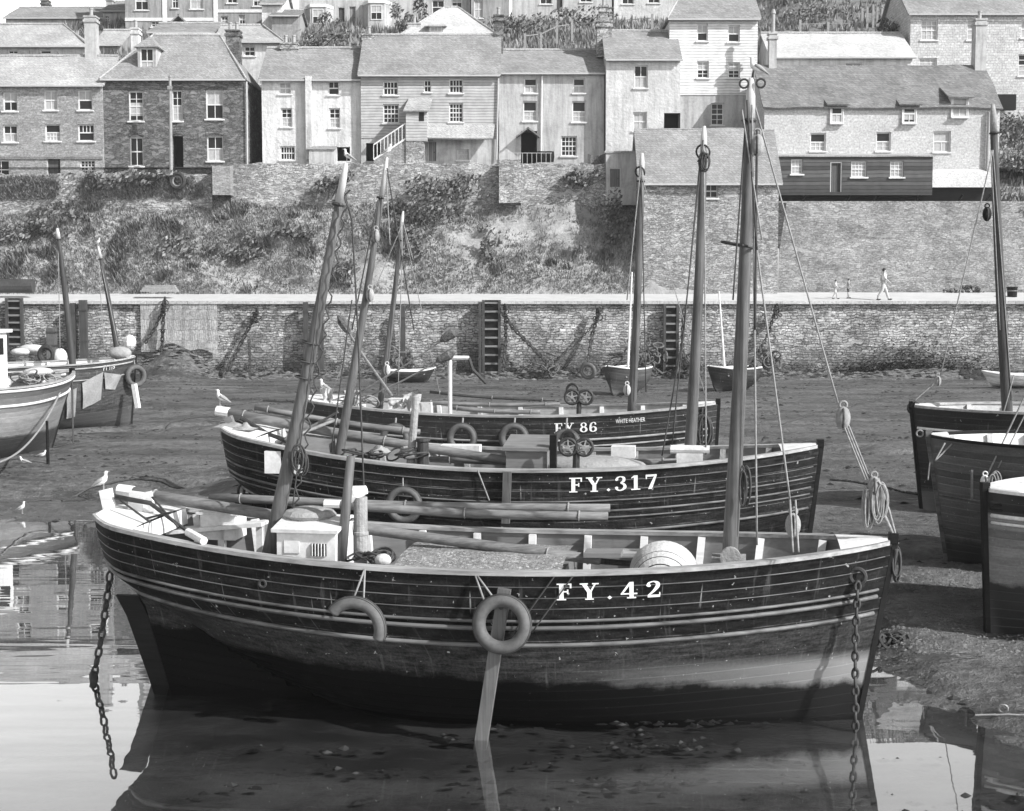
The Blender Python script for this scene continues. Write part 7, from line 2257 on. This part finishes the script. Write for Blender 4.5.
# ------------------------------------------------------------------ gulls
def gull(label, p, s=1.0, face=1, sit=False, tilt=0.0):
    """one bird: a lofted body from tail to bill, wings, legs"""
    p = Vector(p)
    r = thing('gull', label, 'gull', p, 0, 'gulls resting about the harbour')
    s *= .74
    hz = .0 if sit else .13 * s
    ca, sa = cos(radians(24 if not sit else 8)), sin(radians(24 if not sit else 8))
    X = lambda x, z, y=0: p + Vector((face * (x * ca - (z - .05) * sa) * s, y * s, ((z - .05) * ca + x * sa + .05) * s)) + Vector((0, 0, hz))
    mb = MB()
    spine = [(-.22, .075, .012), (-.15, .085, .030), (-.07, .09, .062), (.02, .10, .078), (.09, .125, .068), (.13, .165, .046), (.15, .205, .037), (.165, .235, .042), (.19, .245, .036), (.215, .240, .016), (.225, .237, .010)]
    mb.tube([X(a, z) for a, z, _ in spine], [q * s for *_, q in spine], 12)
    obj('body', mb, M['feather'], r, sm=True)
    for y in (-1, 1):
        mb = MB()
        sp = [(.06, .125, .035), (-.02, .13, .05), (-.12, .115, .038), (-.22, .095, .018), (-.30, .085, .006)]
        b0 = len(mb.v)
        mb.tube([X(a, z, y * (.050 if i < 3 else .03)) for i, (a, z, _) in enumerate(sp)], [q * s for *_, q in sp], 8)
        obj('wing', mb, M['feathergrey'], r, sm=True)
    mb = MB(); mb.tube([X(.222, .238), X(.27, .228)], [.011 * s, .003 * s], 6); obj('bill', mb, M['beak'], r)
    for y in (-1, 1):
        mb = MB(); mb.ball(X(.185, .252, y * .033), .007 * s, 6, 4); obj('eye', mb, M['dark'], r)
    if not sit:
        for y in (-.03, .03):
            mb = MB(); a = X(.02, .04, y); b = p + Vector((face * .025 * s, y * s, 0.004)); mb.tube([a, b], .007 * s, 5); mb.box((b.x - .02 * s, b.y - .018 * s, p.z), (b.x + .035 * s, b.y + .018 * s, p.z + .008)); obj('leg', mb, M['beak'], r)
    return r
P = A.world(A.pt(0, 1, 1)); P = Vector((P.x - .09, A.world(Vector((-A.L / 2, 0, 0))).y, A.zst + .28))
gull('gull standing on the white rudder head of the nearest lugger', P, .75, 1)
gull('gull perched on top of the tallest main mast', A.world(t_) + Vector((.05, 0, -.01)), .75, -1)
gull('gull perched on the tip of the nearest leaning mizzen mast', A.world(t2) + Vector((.02, 0, 0)), .5, -1)
gull('gull perched on the tip of the second leaning mizzen mast', B2.world(B2.px(387, 157)) + Vector((.02, 0, 0)), .6, 1)
gull('gull standing on the white boom end over the middle stern', B2.world(B2.px(221, 410, .45)) + Vector((0, 0, .07)), .8, -1)
gull('gull standing at the stern of the farthest lugger', at(324, 394, 33), 1.0, -1)
gull('gull on the thin mast tip of the dark left boat', LB.world(LB.px(98, 246)), .8, 1)
for px, py, face, sit, lab in ((55, 421, 1, False, 'gull on the mud under the white hulled bow'), (42, 457, 1, True, 'gull sitting on the mud left of the sagging rope end'), (24, 461, -1, True, 'gull on the mud farthest left beside the sagging rope'), (22, 518, 1, False, 'gull standing at the edge of the pool at the left')):
    k = (5.0 - .25) / ((py - 288) / F); q = at(px, py, k)
    z = mud_z(q.x, k)
    k = (5.0 - z) / (5.0 - q.z) * k; q = at(px, py, k)
    gull(lab, (q.x, k, max(0.0, mud_z(q.x, k))), 0.8 if k < 36 else .9, face, sit)
a = RC.world(RC.px(1010, 497, 0))

# ------------------------------------------------------------------ people walking on the quay path
def skin_mesh(name, joints, edges, root_i, mat, parent, sub=1):
    me = bpy.data.meshes.new(name)
    me.from_pydata([tuple(j[0]) for j in joints], edges, [])
    o = bpy.data.objects.new(name, me); COL.objects.link(o)
    o.modifiers.new('skin', 'SKIN'); s = o.modifiers.new('sub', 'SUBSURF'); s.levels = sub; s.render_levels = sub
    for i, j in enumerate(joints):
        v = me.skin_vertices[0].data[i]; v.radius = tuple(q * 1.18 for q in j[1]) if isinstance(j[1], tuple) else (j[1] * 1.18, j[1] * 1.18); v.use_root = (i == root_i)
    dg = bpy.context.evaluated_depsgraph_get()
    m2_ = bpy.data.meshes.new_from_object(o.evaluated_get(dg))
    bpy.data.objects.remove(o); bpy.data.meshes.remove(me)
    m2_.name = name; m2_.materials.clear(); m2_.materials.append(mat)
    m2_.polygons.foreach_set('use_smooth', [True] * len(m2_.polygons))
    n = bpy.data.objects.new(name, m2_); COL.objects.link(n); n.parent = parent
    return n
def person(label, px, py, Y, h, face, stride, shirt, trou, arm=.25, short=False, group=None):
    p = at(px, py, Y); z = lerp(Z_Q, Z_P, (Y - Y_Q - .5) / (Y_P - Y_Q)); p = Vector((p.x, Y, z + .01))
    r = thing('person', label, 'person', p, 0, group)
    k = h / 1.75; f = face
    def J(x, y, z_): return Vector((f * x * k, y * k, z_ * k))
    s = stride
    hip = J(0, 0, .93); ch = J(.02, 0, 1.30); nk = J(.03, 0, 1.47); hd = J(.05, 0, 1.60); ht = J(.05, 0, 1.70)
    L = [J(0, .09, .90), J(s * .45, .09, .50), J(s * .75, .09, .08), J(s * .75 + .14, .09, .04)]
    R = [J(0, -.09, .90), J(-s * .20, -.09, .50), J(-s * .80, -.09, .12), J(-s * .72 + .08, -.09, .03)]
    LA_ = [J(.02, .19, 1.40), J(-arm * .5, .22, 1.14), J(-arm * .5 + .12, .2, .92), J(-arm * .4 + .16, .2, .84)]
    RA_ = [J(.02, -.19, 1.40), J(arm * .4, -.22, 1.14), J(arm + .12, -.2, .95), J(arm + .18, -.2, .88)]
    js = [(hip, (.12*k, .15*k)), (ch, (.12*k, .17*k)), (nk, .055*k), (hd, (.095*k, .08*k)), (ht, .075*k)]
    ed = [(0, 1), (1, 2), (2, 3), (3, 4)]
    def chain(root_i, pts, rad):
        i = len(js); 
        for q, r_ in zip(pts, rad): js.append((q, r_ * k))
        ed.append((root_i, i)); ed.extend((i + j, i + j + 1) for j in range(len(pts) - 1))
    chain(0, L, (.085, .055, .04, .03)); chain(0, R, (.085, .055, .04, .03)); chain(1, LA_, (.055, .04, .03, .03)); chain(1, RA_, (.055, .04, .03, .03))
    skin_mesh('body', js, ed, 0, M['skin'], r)
    js2 = [(J(0, 0, .98), (.135*k, .165*k)), (ch, (.14*k, .19*k)), (J(.03, 0, 1.44), (.07*k, .09*k)), (LA_[0], .07*k), (LA_[1], .055*k), (RA_[0], .07*k), (RA_[1], .055*k)]
    skin_mesh('shirt', js2, [(0, 1), (1, 2), (1, 3), (3, 4), (1, 5), (5, 6)], 0, M[shirt], r)
    n = 2 if short else 3
    js3 = [(J(0, 0, 1.0), (.13*k, .16*k)), (hip, (.135*k, .165*k))]; e3 = [(0, 1)]
    for leg in (L, R):
        i = len(js3); js3 += [(q, rr * k) for q, rr in zip(leg[:n], (.105, .078, .06))]; e3 += [(1, i)] + [(i + j, i + j + 1) for j in range(n - 1)]
    skin_mesh('trousers', js3, e3, 1, M[trou], r)
    mb = MB(); c = hd + Vector((-f * .02 * k, 0, .05 * k)); mb.ball(c, (.105*k, .092*k, .105*k), 12, 8); part('hair', mb, 'hair', r, sm=True)
    mb = MB()
    for leg in (L, R): mb.ball(leg[3] + Vector((-f * .05 * k, 0, .0)), (.14*k, .05*k, .045*k), 10, 6)
    part('shoe', mb, 'hair', r, sm=True)
    mb = MB(); mb.ball(hd + Vector((f * .10 * k, 0, -.01 * k)), (.022*k, .015*k, .02*k), 6, 5); part('nose', mb, 'skin', r)
    return r
person('man in a white shirt and light trousers striding right along the quay path', 883, 301, 80.6, 1.72, 1, .42, 'shirt', 'trousers', .2)
person('small child in a pale top walking at the left of the three on the path', 835, 299, 81.2, 1.05, 1, .3, 'shirt', 'trousers', .2, True)
person('small child in dark shorts between the other child and the man', 848, 298.5, 81.6, 1.08, 1, .1, 'canvas' if 'canvas' in M else 'shirt', 'trousersdark', .08, True)
# ------------------------------------------------------------------ light, sky, camera
SUN = Vector((0.72, -0.45, 0.63)).normalized()
W = bpy.data.worlds.new('World'); SC.world = W; W.use_nodes = True
n = W.node_tree.nodes; l = W.node_tree.links
sky = n.new('ShaderNodeTexSky'); sky.sky_type = 'NISHITA'; sky.sun_disc = False
sky.sun_elevation = math.asin(SUN.z); sky.sun_rotation = math.atan2(SUN.x, SUN.y)
sky.air_density = 1.0; sky.dust_density = 2.0; sky.altitude = 0
# black and white film: the blue light of the sky counts most
sep = n.new('ShaderNodeSeparateColor'); l.new(sky.outputs[0], sep.inputs[0])
mx = n.new('ShaderNodeMath'); mx.operation = 'MULTIPLY'; mx.inputs[1].default_value = 0.3; l.new(sep.outputs[1], mx.inputs[0])
my = n.new('ShaderNodeMath'); my.operation = 'MULTIPLY_ADD'; my.inputs[1].default_value = 0.7; l.new(sep.outputs[2], my.inputs[0]); l.new(mx.outputs[0], my.inputs[2])
# added haze band: low sky brightened so the water reflects more
tc = n.new('ShaderNodeTexCoord'); sx = n.new('ShaderNodeSeparateXYZ'); l.new(tc.outputs['Generated'], sx.inputs[0])
hz = n.new('ShaderNodeMapRange'); hz.interpolation_type = 'SMOOTHSTEP'
hz.inputs['From Min'].default_value = 0.62; hz.inputs['From Max'].default_value = 0.15; hz.inputs['To Min'].default_value = 1.0; hz.inputs['To Max'].default_value = 4.6
l.new(sx.outputs[2], hz.inputs[0])
mz_ = n.new('ShaderNodeMath'); mz_.operation = 'MULTIPLY'; l.new(my.outputs[0], mz_.inputs[0]); l.new(hz.outputs[0], mz_.inputs[1])
l.new(mz_.outputs[0], n['Background'].inputs['Color'])
n['Background'].inputs['Strength'].default_value = 0.064
sd = bpy.data.lights.new('sun', 'SUN'); sd.energy = 5.0; sd.angle = radians(0.5); sd.color = (1, 1, 1)
so = bpy.data.objects.new('sun', sd); COL.objects.link(so)
so.rotation_euler = (-SUN).to_track_quat('-Z', 'Y').to_euler()
so.location = (20, -20, 40)

# thin haze volume added to lift the distant blacks like film veil
mb = MB(); mb.box((-140, -65, -2.2), (140, 232, 48))
hm_ = bpy.data.materials.new('haze'); hm_.use_nodes = True
hn = hm_.node_tree.nodes; hn.remove(hn['Principled BSDF'])
pv = hn.new('ShaderNodeVolumePrincipled'); pv.inputs['Color'].default_value = _g(.95); pv.inputs['Density'].default_value = 0.00028; pv.inputs['Anisotropy'].default_value = 0.0
hm_.node_tree.links.new(pv.outputs[0], hn['Material Output'].inputs['Volume'])
tag(obj('haze', mb, hm_), kind='stuff')
cd = bpy.data.cameras.new('camera'); cd.sensor_width = 36; cd.lens = 36 * F / 1024.0
cd.clip_start = 0.1; cd.clip_end = 2000
co = bpy.data.objects.new('camera', cd); COL.objects.link(co)
co.location = CAM; co.rotation_euler = (pi / 2 - TILT, 0, 0)
SC.camera = co
vs = SC.view_settings
vs.view_transform = 'Standard'; vs.look = 'None'; vs.exposure = 0.45; vs.gamma = 1.0; vs.use_curve_mapping = False
SC.cycles.max_bounces = 8; SC.cycles.transparent_max_bounces = 8
SC.cycles.use_denoising = True
